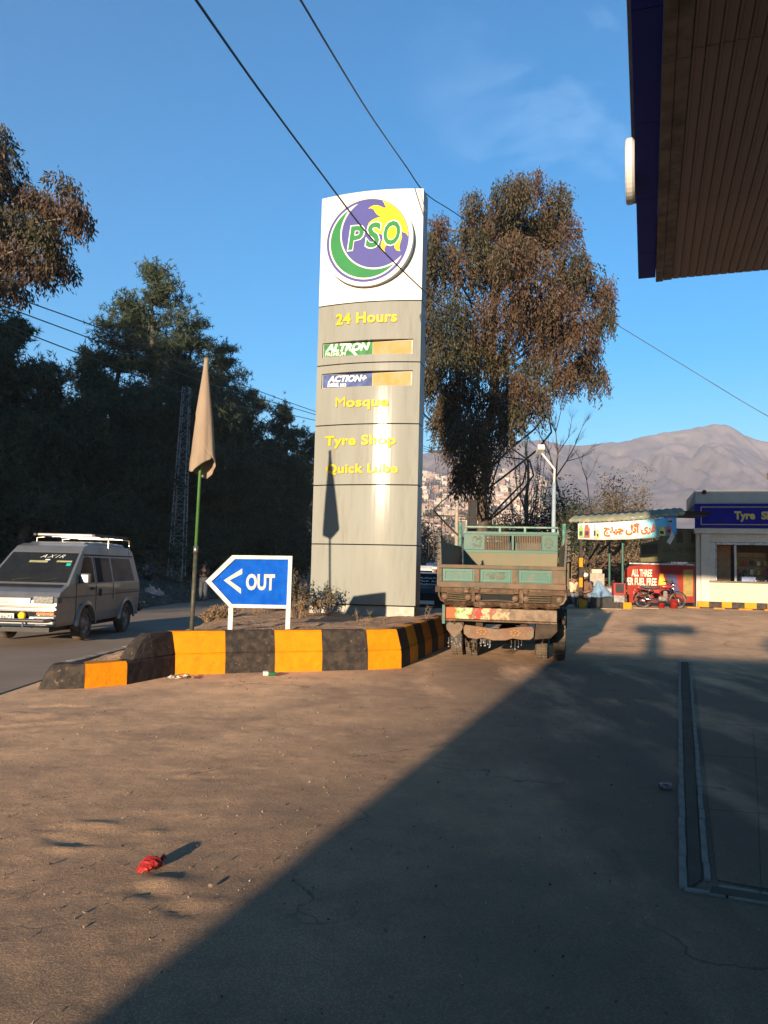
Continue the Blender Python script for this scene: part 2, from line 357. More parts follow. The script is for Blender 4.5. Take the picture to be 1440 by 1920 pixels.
# the street on the left, running away past the island
mt['road'] = mat('street_asphalt', (.27, .205, .155), .92, col2=(.34, .26, .19), scale=.7, bump=.35, bscale=60, dust=(.27, .20, .145), dscale=.5, dlo=.44, dhi=.68, spec=.2)
def strip(name, pts_l, pts_r, z, m, kind='structure', sub=1):
    k = len(pts_l); v = np.array([[*p, z] for p in pts_l]+[[*p, z] for p in pts_r]); f = np.array([[i, i+k, i+k+1, i+1] for i in range(k-1)])
    o = fastmesh(name, v, f, m); o['kind'] = kind; return o
strip('road', [(-8.6, -60), (-8.6, 20), (-8.4, 30), (-7.5, 37), (-6.4, 60), (-3, 100), (8, 180)], [(-4.62, -60), (-4.62, 16), (-4.2, 22.2), (5.2, 30), (7.2, 60), (12, 100), (22, 180)], .012, mt['road'])
# earth bank between the street and the pines
mt['bank'] = mat('earth_bank', (.150, .105, .072), .97, col2=(.085, .062, .046), scale=1.2, bump=.9, bscale=9, dist=.06, dust=(.23, .19, .15), dscale=6, dlo=.6, dhi=.72)
bx_ = np.linspace(0, 1, 26); by_ = np.linspace(-30, 130, 120); BX, BY = np.meshgrid(bx_, by_); BX = BX.ravel(); BY = BY.ravel()
edge = np.interp(BY, [-30, 30, 37, 60, 100, 130], [-8.7, -8.5, -7.6, -6.5, -3.1, 1]); px_ = edge-BX**1.5*75
pz_ = 1.15*np.clip(BX**1.5*75/3.6, 0, 1)**.8*np.clip((BY+10)/35, .35, 1)+(fbm(px_*1.3, BY*1.3, 4)-.45)*.28*np.clip(BX*9, 0, 1)+.03
bk = fastmesh('earth_bank', np.stack([px_, BY, pz_], 1), grid_faces(26, 120), mt['bank']); bk['kind'] = 'structure'
# litter and clods scattered over the bank
n = 2600; t = RNG.random(n)**1.3; yy = 22+RNG.random(n)*30; ex = np.interp(yy, [-30, 30, 37, 60], [-8.7, -8.5, -7.6, -6.5]); xx = ex-t*7
zz = 1.15*np.clip((ex-xx)/3.6, 0, 1)**.8+(fbm(xx*1.3, yy*1.3, 4)-.45)*.28*np.clip(np.maximum((ex-xx)/75, 0)**(1/1.5)*9, 0, 1)+.05
def scatter_bits(name, P, size, mats, kind='stuff'):
    n = len(P); V = P[:, None, :]+(RNG.random((n, 4, 3))-.5)*size[:, None, None]
    f = np.arange(4*n).reshape(n, 4); F = np.concatenate([f[:, [0, 1, 2]], f[:, [0, 2, 3]], f[:, [0, 1, 3]]])
    mi = np.tile(RNG.integers(0, len(mats), n), 3); o = fastmesh(name, V.reshape(-1, 3), F, mats, mi=mi); o['kind'] = kind; return o
mt['paper'] = mat('litter_paper', (.45, .42, .38), .8); mt['clod'] = mat('clod', (.19, .14, .10), .95)
scatter_bits('litter', np.stack([xx, yy, zz], 1), .05+.12*RNG.random(n), [mt['clod'], mt['clod'], mt['clod'], mt['paper'], mt['dry']])
# grit and crumbs of asphalt over the forecourt
n = 9000; xx = -4.6+8*RNG.random(n)**1.1; yy = 2.2+11*RNG.random(n)**1.2
scatter_bits('gravel', np.stack([xx, yy, np.interp(yy, [0, 20], [.006, .006])+0*xx], 1), .006+.016*RNG.random(n)**3, [mt['clod'], mt['concrete'], mt['kblack']])

# ---- mountains and the town climbing the slope
ridge = [(-500, 930), (-100, 900), (300, 880), (600, 860), (760, 850), (830, 838), (900, 832), (960, 826), (1000, 820), (1040, 822), (1085, 828), (1120, 824), (1160, 823), (1200, 815), (1250, 806), (1290, 803), (1310, 796), (1340, 793), (1370, 796), (1400, 812), (1440, 824), (1520, 838), (1700, 800), (2000, 850), (2500, 930)]
HORZ = lambda px: 1064+(px-720)*math.tan(ROLL)
def elev(px, py): return (HORZ(px)-py)/FPX
rx = np.array([p[0] for p in ridge]); re = np.array([elev(*p) for p in ridge])
azs = np.linspace(-500, 2500, 560); rr = np.concatenate([np.linspace(240, 900, 60), np.linspace(915, 1650, 80), np.linspace(1670, 1900, 8)])
A, RR = np.meshgrid(azs, rr); A = A.ravel(); RR = RR.ravel()
def terr(a, r):
    e1 = np.interp(a, [-500, 700, 950, 1150, 1500, 2500], [.10, .118, .112, .075, .06, .06]); e2 = np.interp(a, rx, re)
    t1 = np.clip((r-240)/660, 0, 1); t2 = np.clip((r-900)/690, 0, 1)
    e = e1*t1**.8*(1-t2)+t2*(e1+(e2-e1)*t2**.75)*1.0
    e = np.where(r <= 900, e1*t1**.8, e1+(e2-e1)*t2**.8)
    h = r*e
    x = (a-720)/FPX*r
    n = (fbm(x/95, r/150, 6, 2)-.48); gul = np.abs(fbm(x/60+n, r/320, 4, 12)-.47)
    h = h+n*r*.046*np.clip(t1*1.5, 0, 1)*(1-.75*np.clip((r-1480)/130, 0, 1))-gul*r*.085*np.clip(t2*2.5, 0, 1)*(1-np.clip((r-1500)/110, 0, 1))
    h = np.where(r > 1600, h-(r-1600)*.8, h)
    return x, h+.2
TX, TH = terr(A, RR)
mt['hill'] = mat('mountain_scrub', (.29, .225, .21), .95, col2=(.19, .155, .145), scale=.012, lo=.38, hi=.62, dust=(.13, .125, .10), dscale=.035, dlo=.52, dhi=.68, detail=10)
hl = fastmesh('mountains', np.stack([TX, RR, np.maximum(TH, -.9)], 1), grid_faces(len(azs), len(rr)), mt['hill']); hl['kind'] = 'structure'
hl.data.polygons.foreach_set('use_smooth', np.ones(len(hl.data.polygons), bool))
# houses on the slope
hw = [mat('house_wall_'+c, k, .9, col2=tuple(q*.8 for q in k), scale=.3) for c, k in dict(pinkish=(.46, .37, .30), cream=(.62, .53, .42), brick=(.36, .21, .15), pale=(.74, .70, .64), grey=(.33, .29, .26)).items()]
hr = mat('house_roof', (.24, .19, .16), .9, scale=.3); hwin = mat('house_window', (.03, .03, .03), .5)
def house_protos():
    out = []
    words = ['pinkish', 'cream', 'brick red', 'whitewashed', 'grey']
    for k, m_ in enumerate(hw):
        W_, D_, H_ = [(9, 8, 6.5), (11, 8, 5), (8, 8, 7), (7, 6, 3.6), (12, 9, 6)][k]
        b = MB(); b.bx(-W_/2, W_/2, -D_/2, D_/2, -4, H_)
        r_ = MB(); r_.bx(-W_/2-.4, W_/2+.4, -D_/2-.5, D_/2+.3, H_+.01, H_+.4); r_.bx(-W_/4, W_/8, -D_/4, D_/4, H_+.41, H_+2)
        wd = MB()
        for fl in range(int(H_//3)):
            for q in range(3): wd.bx(-W_/2+W_*(q+.5)/3-.6, -W_/2+W_*(q+.5)/3+.6, -D_/2-.08, -D_/2+.05, fl*3+.9, fl*3+2.3)
        out.append((b.mesh('wall', m_), r_.mesh('roof', hr), wd.mesh('window_openings', hwin), words[k]))
    return out
protos = house_protos(); hcount = 0; spots = []
for a, r in sorted(((RNG.uniform(772, 1330), RNG.uniform(330, 1080)) for _ in range(3000)), key=lambda q: q[1]):
    if a > 1020: continue
    x, h = terr(np.array([a]), np.array([r])); spots.append((float(x[0]), r, float(h[0]), a))
rest = [MB() for _ in hw]
for x, y, z, a in spots:
    k = int(RNG.choice(5, p=[.30, .24, .16, .16, .14])); rz = RNG.uniform(-.5, .5); sc = RNG.uniform(.42, .78)
    if a < 1030 and hcount < 270:
        hcount += 1
        o = thing('hillside_house', 'small '+protos[k][3]+' flat-roofed house in the crowded town on the far slope', 'house', (x, y, z), rz, 'small '+protos[k][3]+' houses of the hillside town'); o.scale = (sc, sc, sc)
        for nm, me in zip(('wall', 'roof', 'windows'), protos[k][:3]):
            q_ = bpy.data.objects.new(nm, me); link(q_, o)
            if nm == 'windows': q_['kind'] = 'stuff'
    else:
        s_ = sc*[9, 11, 8, 7, 12][k]; hh = sc*[6.5, 5, 7, 3.6, 6][k]; rest[k].box((x, y, z+hh/2-2), (s_, s_*.8, hh+4), rz)
big = MB()
for k, b in enumerate(rest): big.mi = k; big.add(b.v, b.f)
big.build('far_town_houses', hw, kind='stuff')
# dark patches of trees between the houses
def clump_cards(C, Rr, n_per, size):
    """points in ellipsoid shells; C (n,3) Rr (n,3)"""
    n = len(C); d = RNG.normal(size=(n, n_per, 3)); d /= np.linalg.norm(d, axis=2, keepdims=True); rad = RNG.random((n, n_per, 1))**.35
    return (C[:, None]+d*rad*Rr[:, None]).reshape(-1, 3)
def leaf_quads(P, L, Wd, D=None):
    """diamond leaves at P, length L along D (random if None)"""
    n = len(P)
    if D is None: D = RNG.normal(size=(n, 3))
    D = D/np.linalg.norm(D, axis=1, keepdims=True); Q = RNG.normal(size=(n, 3)); Sx = np.cross(D, Q); Sx /= np.linalg.norm(Sx, axis=1, keepdims=True)+1e-9
    L = np.broadcast_to(np.asarray(L, float).reshape(-1, 1), (n, 1)); Wd = np.broadcast_to(np.asarray(Wd, float).reshape(-1, 1), (n, 1))
    V = np.stack([P, P+D*L*.45+Sx*Wd*.5, P+D*L, P+D*L*.45-Sx*Wd*.5], 1).reshape(-1, 3); return V, np.arange(4*n).reshape(n, 4)
C = []
for a, r in ((RNG.uniform(770, 1250), RNG.uniform(300, 950)) for _ in range(210)):
    x, h = terr(np.array([a]), np.array([r])); C.append((x[0], r, h[0]+2))
C = np.array(C); P = clump_cards(C, np.full((len(C), 3), 6.)*np.array([1, 1, .8]), 90, 1)
V, Fq = leaf_quads(P, 2.2, 1.6); fastmesh('slope_trees', V, Fq, mt['bush'])['kind'] = 'stuff'

# ---- the air between: pale haze round the whole scene
hz = MB(); hz.bx(-2100, 2100, -75, 2100, -1.9, 345); m = bpy.data.materials.new('haze_air'); m.use_nodes = True; n_ = m.node_tree; n_.nodes.clear()
pv = n_.nodes.new('ShaderNodeVolumePrincipled'); pv.inputs['Color'].default_value = (.72, .80, 1.0, 1); pv.inputs['Density'].default_value = .00033; pv.inputs['Anisotropy'].default_value = .1
mo = n_.nodes.new('ShaderNodeOutputMaterial'); n_.links.new(pv.outputs[0], mo.inputs['Volume'])
hz.build('haze', m, kind='stuff')
# ================================================================== TREES
def limb(b, p0, p1, r0, r1, bend=.12, n=7, k=6):
    p0 = Vector(p0); p1 = Vector(p1); L = (p1-p0).length; off = Vector((random.uniform(-1, 1), random.uniform(-1, 1), random.uniform(0, .8)))*L*bend
    pts = []
    for i in range(k+1):
        t = i/k; pts.append(p0.lerp(p1, t)+off*math.sin(math.pi*t)+Vector((random.uniform(-1, 1), random.uniform(-1, 1), 0))*L*.012)
    b.smooth = True; b.tube(pts, [r0+(r1-r0)*i/k for i in range(k+1)], n); return pts
def eucalyptus(label, Yd, base, blobs, seed, trunk_top, strands=95, r0=.42, dspread=2.6, dens=1.0, droop=(.55, 1.7)):
    """blobs: (px, py, rx, ry) read as leafy masses at about distance Yd"""
    global RNG
    RNG = np.random.default_rng(seed); random.seed(seed)
    root = thing('eucalyptus_tree', label, 'tree', base, 0); o = Vector(base); sc = Yd/FPX
    tb = MB(); top = W(*trunk_top, Yd)-o; tr = limb(tb, (0, 0, -.2), top, r0, .10, .03, 10, 12)
    P = []; D = []; L = []; I = []
    for (px, py, rx, ry) in blobs:
        dy = RNG.uniform(-1, 1)*dspread*(.35+.65*min(1, (rx+ry)/120)); c = W(px, py, Yd+dy)-o; a = rx*sc*.92; bq = ry*sc*.92
        k = min(len(tr)-2, max(2, int(len(tr)*max(.1, min(.92, (c.z-2.0)/top.z))))); limb(tb, tr[k], c+Vector((0, 0, -.1)), .045+.05*(a+bq)/3, .02, .18, 5)
        for _ in range(3):
            e = c+Vector((RNG.uniform(-a, a), RNG.uniform(-a, a), RNG.uniform(-.2*bq, bq)))*.75; limb(tb, c, e, .03, .008, .2, 4, 4)
        ns = int((strands*dens*(a*bq)/1.1+34)*RNG.choice([.7, .95, 1.2, 1.5]))
        d = RNG.normal(size=(ns, 3)); d /= np.linalg.norm(d, axis=1, keepdims=True); q = RNG.random((ns, 1))**.45
        S0 = np.array(c)+d*q*np.array([a, max(a, 1.0), bq])*.95; S0[:, 2] += bq*.12
        hue = RNG.random(ns)*.35+.65*RNG.random()      # whole clumps turn brown together
        for s in range(ns):
            Ln = RNG.uniform(*droop)*(.45+.55*min(1, bq)); m_ = int(Ln/.055)+5; t = np.linspace(0, 1, m_)
            out = np.array([d[s, 0], d[s, 1], 0])*Ln*.22
            pts = S0[s]+np.outer(np.sin(t*1.5), out)-np.outer(t**1.25*Ln, [0, 0, 1])+RNG.normal(size=(m_, 3))*.055
            P.append(pts); dd = RNG.normal(size=(m_, 3))*.45+np.array([0, 0, -1])+np.array([d[s, 0], d[s, 1], 0])*.3; D.append(dd)
            L.append(RNG.uniform(.11, .20, m_)); I.append(np.full(m_, 0 if hue[s] < .46 else (1 if hue[s] < .84 else 2))*1)
    P = np.concatenate(P); D = np.concatenate(D); L = np.concatenate(L); I = np.concatenate(I)
    V, F = leaf_quads(P, L, L*.30, D)
    tb.build('trunk', mt['bark'], root)
    fastmesh('crown', V, F, [mt['leafB'], mt['leafA'], mt['leafC']], root, mi=I)
    return root
eb = [(960, 355, 42, 34), (1000, 345, 38, 26), (1047, 372, 28, 30), (888, 378, 26, 20), (900, 410, 38, 32), (822, 425, 24, 26), (812, 470, 20, 30), (948, 420, 55, 40), (1015, 430, 50, 44), (1035, 405, 36, 30),
      (850, 490, 50, 40), (925, 500, 60, 50), (1005, 510, 50, 46), (1078, 480, 30, 32), (1100, 515, 34, 30), (1132, 545, 17, 24), (1055, 560, 46, 34), (1088, 615, 32, 30), (1105, 660, 16, 22), (1000, 600, 58, 42), (920, 590, 60, 50), (842, 580, 50, 50),
      (845, 655, 52, 44), (930, 670, 55, 40), (1030, 655, 50, 34), (995, 690, 40, 24), (862, 730, 44, 40), (930, 745, 38, 34), (968, 720, 26, 28), (880, 800, 40, 36), (935, 805, 20, 30), (885, 855, 28, 26), (800, 540, 26, 40),
      (800, 620, 24, 46), (805, 700, 24, 36), (825, 775, 26, 30), (770, 600, 30, 60), (780, 700, 26, 40), (900, 640, 40, 40), (1045, 600, 40, 30), (1060, 520, 40, 34), (985, 560, 44, 34), (965, 465, 50, 34), (880, 445, 40, 34), (850, 820, 26, 28), (868, 880, 22, 30), (905, 905, 18, 26), (845, 760, 30, 36), (905, 840, 26, 34), (1130, 590, 18, 20), (1065, 430, 24, 30), (1120, 700, 12, 18), (1010, 735, 26, 30), (960, 770, 22, 34), (1055, 700, 26, 26), (1085, 680, 22, 26)]
eucalyptus('tall drooping eucalyptus with rusty brown foliage standing behind the dump truck', 29, G(892, 1112), eb, 11, (955, 400), strands=165, dspread=2.3)
eb2 = [(0, 250, 26, 26), (12, 300, 34, 30), (-40, 300, 60, 60), (20, 360, 46, 36), (75, 372, 38, 26), (128, 350, 32, 18), (150, 400, 20, 26), (112, 400, 40, 30), (60, 420, 50, 36), (0, 420, 60, 44), (90, 450, 40, 26), (118, 492, 22, 18), (35, 480, 50, 36),
       (-50, 400, 70, 60), (70, 510, 28, 18), (20, 535, 34, 24), (-40, 500, 60, 50), (100, 500, 26, 16), (-100, 350, 80, 90), (-120, 480, 90, 60), (-60, 220, 70, 50)]
eucalyptus('eucalyptus leaning in at the left edge above the pines, its tips turned reddish', 21, (-13.6, 21.5, 1.0), eb2, 23, (-100, 260), strands=190, r0=.38, droop=(.3, .8), dspread=1.6)

def tuft_mesh(P, size, per, up=.5):
    """bursts of needles: per triangles at each point"""
    n = len(P); d = RNG.normal(size=(n, per, 3)); d[:, :, 2] += up; d /= np.linalg.norm(d, axis=2, keepdims=True)
    s = np.cross(d, RNG.normal(size=(n, per, 3))); s /= np.linalg.norm(s, axis=2, keepdims=True)+1e-9
    L = size*(.6+.7*RNG.random((n, per, 1))); c = P[:, None]; w_ = L*.085
    V = np.stack([c-s*w_, c+s*w_, c+d*L], 2).reshape(-1, 3); return V, np.arange(len(V)).reshape(-1, 3)
def pine(base, h, rad, seed, label=None, group='pines along the left side of the street', n_t=2300, per=8, tuft=.25, low=.10, build=True, lobes=9):
    global RNG
    RNG = np.random.default_rng(seed); random.seed(seed)
    root = thing('pine_tree', label, 'tree', base, 0, group)
    tb = MB(); tr = limb(tb, (0, 0, -.3), (random.uniform(-.4, .4), random.uniform(-.4, .4), h*.97), .22+h*.012, .03, .015, 8, 12)
    P = []
    nb = int(lobes*h/2.2)
    for i in range(nb):
        f = low+(1-low)*((i+RNG.random())/nb); z = h*f
        env = rad*(1-((f-.30)/.72)**2 if f > .30 else .75+.25*f/.30)**.75*RNG.uniform(.55, 1.18)+.25
        a = RNG.uniform(0, 2*math.pi); e = Vector((math.cos(a)*env, math.sin(a)*env, z+env*RNG.uniform(.10, .45)))
        k = min(len(tr)-1, max(1, int(f*len(tr)*.95))); limb(tb, tr[k], e, .035+.02*(1-f), .01, .08, 4, 4)
        m_ = int(2.1*n_t/nb*(.5+env/rad)); t = RNG.random(m_)**.55
        c = np.array(tr[k])[None]*(1-t[:, None])+np.array(e)[None]*t[:, None]
        sp = (.20+.55*t*env/rad)[:, None]*rad*.36; P.append(c+np.clip(RNG.normal(size=(m_, 3)), -1.7, 1.7)*sp*np.array([1, 1, .55]))
    P.append(np.array([[0, 0, h*.98]])+RNG.normal(size=(26, 3))*np.array([.22, .22, .45])); P = np.concatenate(P)
    V, F = tuft_mesh(P, tuft, per); hi = np.repeat(RNG.random(len(P)) < .35, per)
    tb.build('trunk', mt['bark'], root); fastmesh('crown', V, F, [mt['pineA'], mt['pineB']], root, mi=hi.astype(int)); return root
def pine_at(px, py, Yd, rad, seed, label, **k):
    p = W(px, py, Yd); zb = 1.1; return pine((p.x-.0, Yd, zb), p.z-zb, rad, seed, label, **k)
pine_at(298, 506, 40, 2.9, 1, 'tallest pine, its broad crown peaking left of the furled flag', n_t=4200)
pine_at(226, 562, 42, 2.2, 2, 'second tallest pine, joined to the left flank of the tallest', n_t=3200)
pine_at(366, 606, 43, 2.1, 3, 'pine stepping down just right of the tallest pine', n_t=3000)
pine_at(424, 650, 46, 2.0, 4, 'pine directly right of the furled flag top', n_t=3000)
pine_at(470, 738, 48, 1.9, 5, 'shorter pine midway between the flag and the price pylon', n_t=2600)
pine_at(534, 760, 50, 1.6, 6, 'narrow pine second from the price pylon', n_t=2400)
pine_at(576, 812, 53, 2.0, 7, 'lowest pine of the row, touching the pylon edge', n_t=2400)
pine_at(172, 660, 41, 1.9, 8, 'pine on the left shoulder of the pine group, right of the sky notch', n_t=2800)
pine_at(28, 600, 33, 1.8, 9, 'dark pine under the left eucalyptus, nearest the corner', n_t=3200)
pine_at(84, 690, 36, 1.6, 10, 'dark pine just left of the sky notch', n_t=3000)
pine_at(-40, 560, 31, 3.2, 12, 'dark pine cut off by the left edge behind the van', n_t=3000)
pine_at(335, 700, 38, 2.8, 13, 'pine standing behind the lattice mast', n_t=3000, low=.03)
pine_at(250, 740, 38, 2.6, 14, 'lower pine in front of the tallest, above the roof of the van', n_t=3000, low=.03)
pine_at(425, 760, 42, 2.8, 15, 'lower pine above the blue exit sign', n_t=3000, low=.03)
pine_at(165, 760, 35, 3.0, 16, 'lower pine behind the roof rack of the van', n_t=3000, low=.03)
pine_at(520, 850, 46, 2.8, 17, 'low bushy pine beside the pylon above the exit sign', n_t=3000, low=.03)
pine_at(60, 790, 31, 3.0, 18, 'low bushy pine behind the white railing', n_t=3000, low=.03)
# a second row deeper in, and one off to the left behind the photographer whose shade falls on the grove
P1 = [o for o in list(COL.objects) if o.get('category') == 'tree' and o.name.startswith('pine')]
i = 0
for px, Yd, hs in [(-30, 52, 1.0), (60, 54, .5), (140, 56, .5), (200, 54, .80), (260, 56, .8), (320, 58, .85), (380, 56, .80), (440, 62, .70), (500, 64, .6), (550, 66, .55), (-120, 45, 1.1), (-200, 38, 1.1), (590, 70, .5)]:
    p = W(px, 900, Yd); dup(P1[(3+5*i) % 5], (p.x, Yd, 1.0), i*1.7, 'pine in the shaded second row deep inside the grove', 'pines deep in the grove', (hs*.8, hs*.8, hs*.78)); i += 1
for k, (x, y, s) in enumerate([(-25.5, -7, 1.3), (-29.5, -4, 1.42), (-33, -9, 1.35), (-36, 0, 1.4), (-41, -6, 1.42), (-45, 2, 1.4), (-50, -4, 1.45), (-55, 4, 1.5), (-27, -14, 1.4), (-38, -14, 1.45), (-47, -13, 1.5), (-61, -2, 1.5), (-24, 2, .95), (-27, 8, 1.0)]):
    dup(P1[k % 3], (x, y, .3), k*2.1, 'tall pine of the row across the street, behind the photographer', 'tall pines across the street', (s*1.25, s*1.25, s))
# dark undergrowth below the pines
def bush(name, label, cat, px, py, Yd, a, h, mats, n=1500, leaf=.16, seed=3, group=None, z0=None, stems=10, aspect=.5):
    global RNG
    RNG = np.random.default_rng(seed); random.seed(seed)
    p = W(px, py, Yd); z = gz(p.x, Yd) if z0 is None else z0
    root = thing(name, label, cat, (p.x, Yd, z), 0, group); b = MB(); P = []
    for s in range(stems):
        an = RNG.uniform(0, 6.28); q = RNG.random()**.5; e = Vector((math.cos(an)*q*a, math.sin(an)*q*a*.7, h*(1-.45*q*q)*RNG.uniform(.7, 1.0)))
        limb(b, (RNG.uniform(-.1, .1), RNG.uniform(-.1, .1), -.1), e, .02+.012*h, .006, .12, 4, 5)
        m_ = n//stems; t = RNG.random(m_)**.5; c = np.outer(t, np.array(e)); P.append(c+np.clip(RNG.normal(size=(m_, 3)), -1.6, 1.6)*np.array([a*.22, a*.22, h*.10]))
    P = np.concatenate(P); P[:, 2] = np.maximum(P[:, 2], .05); V, F = leaf_quads(P, leaf*(.7+.6*RNG.random(len(P))), leaf*.42)
    b.build('trunk' if h > 2.5 else 'stem', mt['bark'], root); fastmesh('crown' if h > 2.5 else 'foliage', V, F, mats, root, mi=RNG.integers(0, len(mats), len(P))); return root
gb = 'dark bushes under the pines'
for k, (px, Yd, a, h) in enumerate([(20, 36, 2.2, 3.6), (90, 37, 2.2, 3.2), (150, 38, 2.4, 3.6), (215, 40, 2.4, 3.0), (280, 41, 2.4, 3.4), (345, 42, 2.2, 3.0), (400, 44, 2.6, 3.4), (460, 46, 2.6, 3.2), (520, 48, 2.6, 3.0), (570, 50, 2.6, 3.2)]):
    bush('dark_bush', ['dark bush behind the white railing', 'dark bush behind the van windscreen', 'dark bush above the roof rack of the van', 'dark bush behind the rear of the van', 'dark bush above the block wall', 'dark bush at the foot of the lattice mast', 'dark bush right of the flagpole', 'dark bush above the tip of the exit sign', 'dark bush above the right half of the exit sign', 'dark bush beside the pylon'][k], 'bush', px, 1000, Yd, a, h, [mt['pineA'], mt['bush']], 1900, .26, 40+k, gb, 1.0)

# ---- bare and brown trees on the right
def bare_tree(label, px, base, tips, seed, m_, r0=.17, twigs=5, levels=2, foliage=None):
    """tips: list of pixel paths for main limbs at one distance"""
    random.seed(seed); Yd = base.y; root = thing('bare_tree', label, 'tree', base); b = MB(); o = Vector(base)
    def twig(p, d, L, r, lv):
        e = p+d*L; limb(b, p, e, r, r*.45, .10, 4, 4)
        if lv:
            for _ in range(twigs):
                t = random.uniform(.35, 1); dd = (d+Vector((random.uniform(-.7, .7), random.uniform(-.7, .7), random.uniform(-.1, .6)))).normalized(); twig(p.lerp(e, t), dd, L*random.uniform(.4, .65), r*.5, lv-1)
    for path, r_ in tips:
        pts = [W(x, y, Yd+random.uniform(-.5, .5)*(i > 0))-o for i, (x, y) in enumerate(path)]; b.smooth = True
        b.tube(pts, [r_*(1-.7*i/(len(pts)-1)) for i in range(len(pts))], 7)
        for i in range(1, len(pts)):
            if r_ < .12 or i >= len(pts)-2:
                d = (pts[i]-pts[i-1]).normalized()
                for _ in range(twigs-2): twig(pts[i], (d+Vector((random.uniform(-.5, .5), random.uniform(-.5, .5), .1))).normalized(), random.uniform(.5, 1.1), r_*.22, levels-1)
    b.build('trunk', m_, root); return root
bt = [([(1062, 1105), (1056, 1060), (1064, 1010), (1060, 960), (1048, 925), (1042, 895)], .13), ([(1042, 895), (1030, 850), (1012, 815), (1004, 780)], .055), ([(1042, 895), (1046, 850), (1042, 810), (1052, 770)], .06),
      ([(1042, 895), (1062, 865), (1078, 835), (1092, 800)], .05), ([(1046, 850), (1066, 820), (1072, 790)], .035), ([(1030, 850), (1002, 835), (985, 815)], .03), ([(1062, 1010), (1082, 985), (1096, 968)], .06), ([(1062, 865), (1088, 858), (1104, 845)], .03), ([(1042, 810), (1028, 785), (1022, 765)], .03)]
bare_tree('leafless tree with a crooked reddish trunk right of the street lamp', 1060, G(1062, 1112), bt, 5, mt['bark_pale'], twigs=6)
bt2 = [([(1100, 1098), (1098, 1030), (1108, 960), (1100, 900), (1090, 870)], .06), ([(1108, 960), (1130, 930), (1150, 905)], .035), ([(1098, 1030), (1080, 1000), (1072, 975)], .05), ([(1100, 900), (1112, 880), (1118, 862)], .02)]
bare_tree('thin bare sapling leaning behind the seated men', 1100, G(1100, 1108)+Vector((0, 3, 0)), bt2, 6, mt['bark_pale'], twigs=5)
# Lombardy poplar, almost bare
def poplar(label, px, py_top, Yd, seed, wid=1.4, n=46):
    random.seed(seed); global RNG
    RNG = np.random.default_rng(seed); p = W(px, py_top, Yd); base = Vector((p.x, Yd, .3)); h = p.z-.3; root = thing('poplar_tree', label, 'tree', base); b = MB(); limb(b, (0, 0, -.3), (0, 0, h), .2, .02, .004, 7, 10); P = []
    for i in range(n):
        a = random.uniform(0, 6.28); z0 = h*random.uniform(.08, .6); q = wid*random.uniform(.3, 1); z1 = min(h*.97, z0+h*random.uniform(.22, .42)); e = Vector((math.cos(a)*q, math.sin(a)*q, z1))
        pts = [Vector((0, 0, z0)), Vector((math.cos(a)*q*.75, math.sin(a)*q*.75, z0+(z1-z0)*.4)), e, e+Vector((0, 0, h*.07))]; b.tube(pts, [.03, .02, .012, .003], 4)
        for _ in range(7):
            t = random.random(); s = pts[1].lerp(e, t); b.tube([s, s+Vector((random.uniform(-.25, .25), random.uniform(-.25, .25), random.uniform(.4, .9)))], [.008, .002], 3)
        P.append(np.array([list(pts[1].lerp(e, random.random())) for _ in range(26)])+RNG.normal(size=(26, 3))*.12)
    P = np.concatenate(P); V, F = leaf_quads(P, .10, .06); b.build('trunk', mt['bark'], root); fastmesh('crown', V, F, mt['bush'], root); return root
poplar('dark nearly leafless poplar with upright branches behind the truck bed', 990, 812, 44, 3)
bush('evergreen_tree', 'round dark evergreen below the bare poplar', 'tree', 978, 1000, 42, 2.2, 5.2, [mt['bush'], mt['pineA']], 10000, .17, 61, z0=.3, stems=22)
bush('evergreen_tree', 'dark evergreen behind the street lamp pole', 'tree', 1052, 1000, 40, 1.7, 6.2, [mt['bush'], mt['pineA']], 9000, .17, 62, z0=.36, stems=22)
for k, (px, Yd, a, h, c) in enumerate([(1100, 41, 1.7, 6.0, 1), (1150, 43, 1.6, 6.6, 1), (1192, 45, 1.5, 7.2, 1), (1225, 47, 1.0, 4.2, 1)]):
    bush('brown_tree', ['brownish small-leaved tree above the left end of the awning', 'brownish tree above the middle of the awning banner', 'olive brown tree, rightmost and fullest above the awning', 'low brown tree between awning and tyre shop'][k], 'tree', px, 1000, Yd, a, h, [mt['bushbrown'], mt['bush'], mt['bushbrown']], 8000, .16, 70+k, z0=.36, stems=26)
for k, (px, Yd, a, h) in enumerate([(1075, 36, 1.2, 2.3), (1110, 38, 1.5, 2.2), (1160, 39, 1.6, 2.4), (1200, 39, 1.6, 2.3), (1085, 41, 2.2, 3.2), (1140, 43, 2.4, 3.2), (1190, 43, 2.2, 3.2)]):
    bush('dry_bush', ['dry twiggy bush behind the first seated man', 'dry bush seen through the steel stairs', 'dry bush behind the white block', 'dry bush beside the red banner', 'tall dry bush behind the striped post', 'tall dry bush under the awning middle', 'tall dry bush left of the dark notice board'][k], 'bush', px, 1000, Yd, a, h, [mt['bushbrown'], mt['dry']], 4200, .13, 80+k, 'dry bushes behind the awning', .36, 20)
bush('roadside_tree', 'hazy tree down the street just right of the pylon', 'tree', 797, 1000, 95, 2.6, 9.5, [mt['bush'], mt['bushbrown']], 3000, .35, 91, z0=0, stems=18)
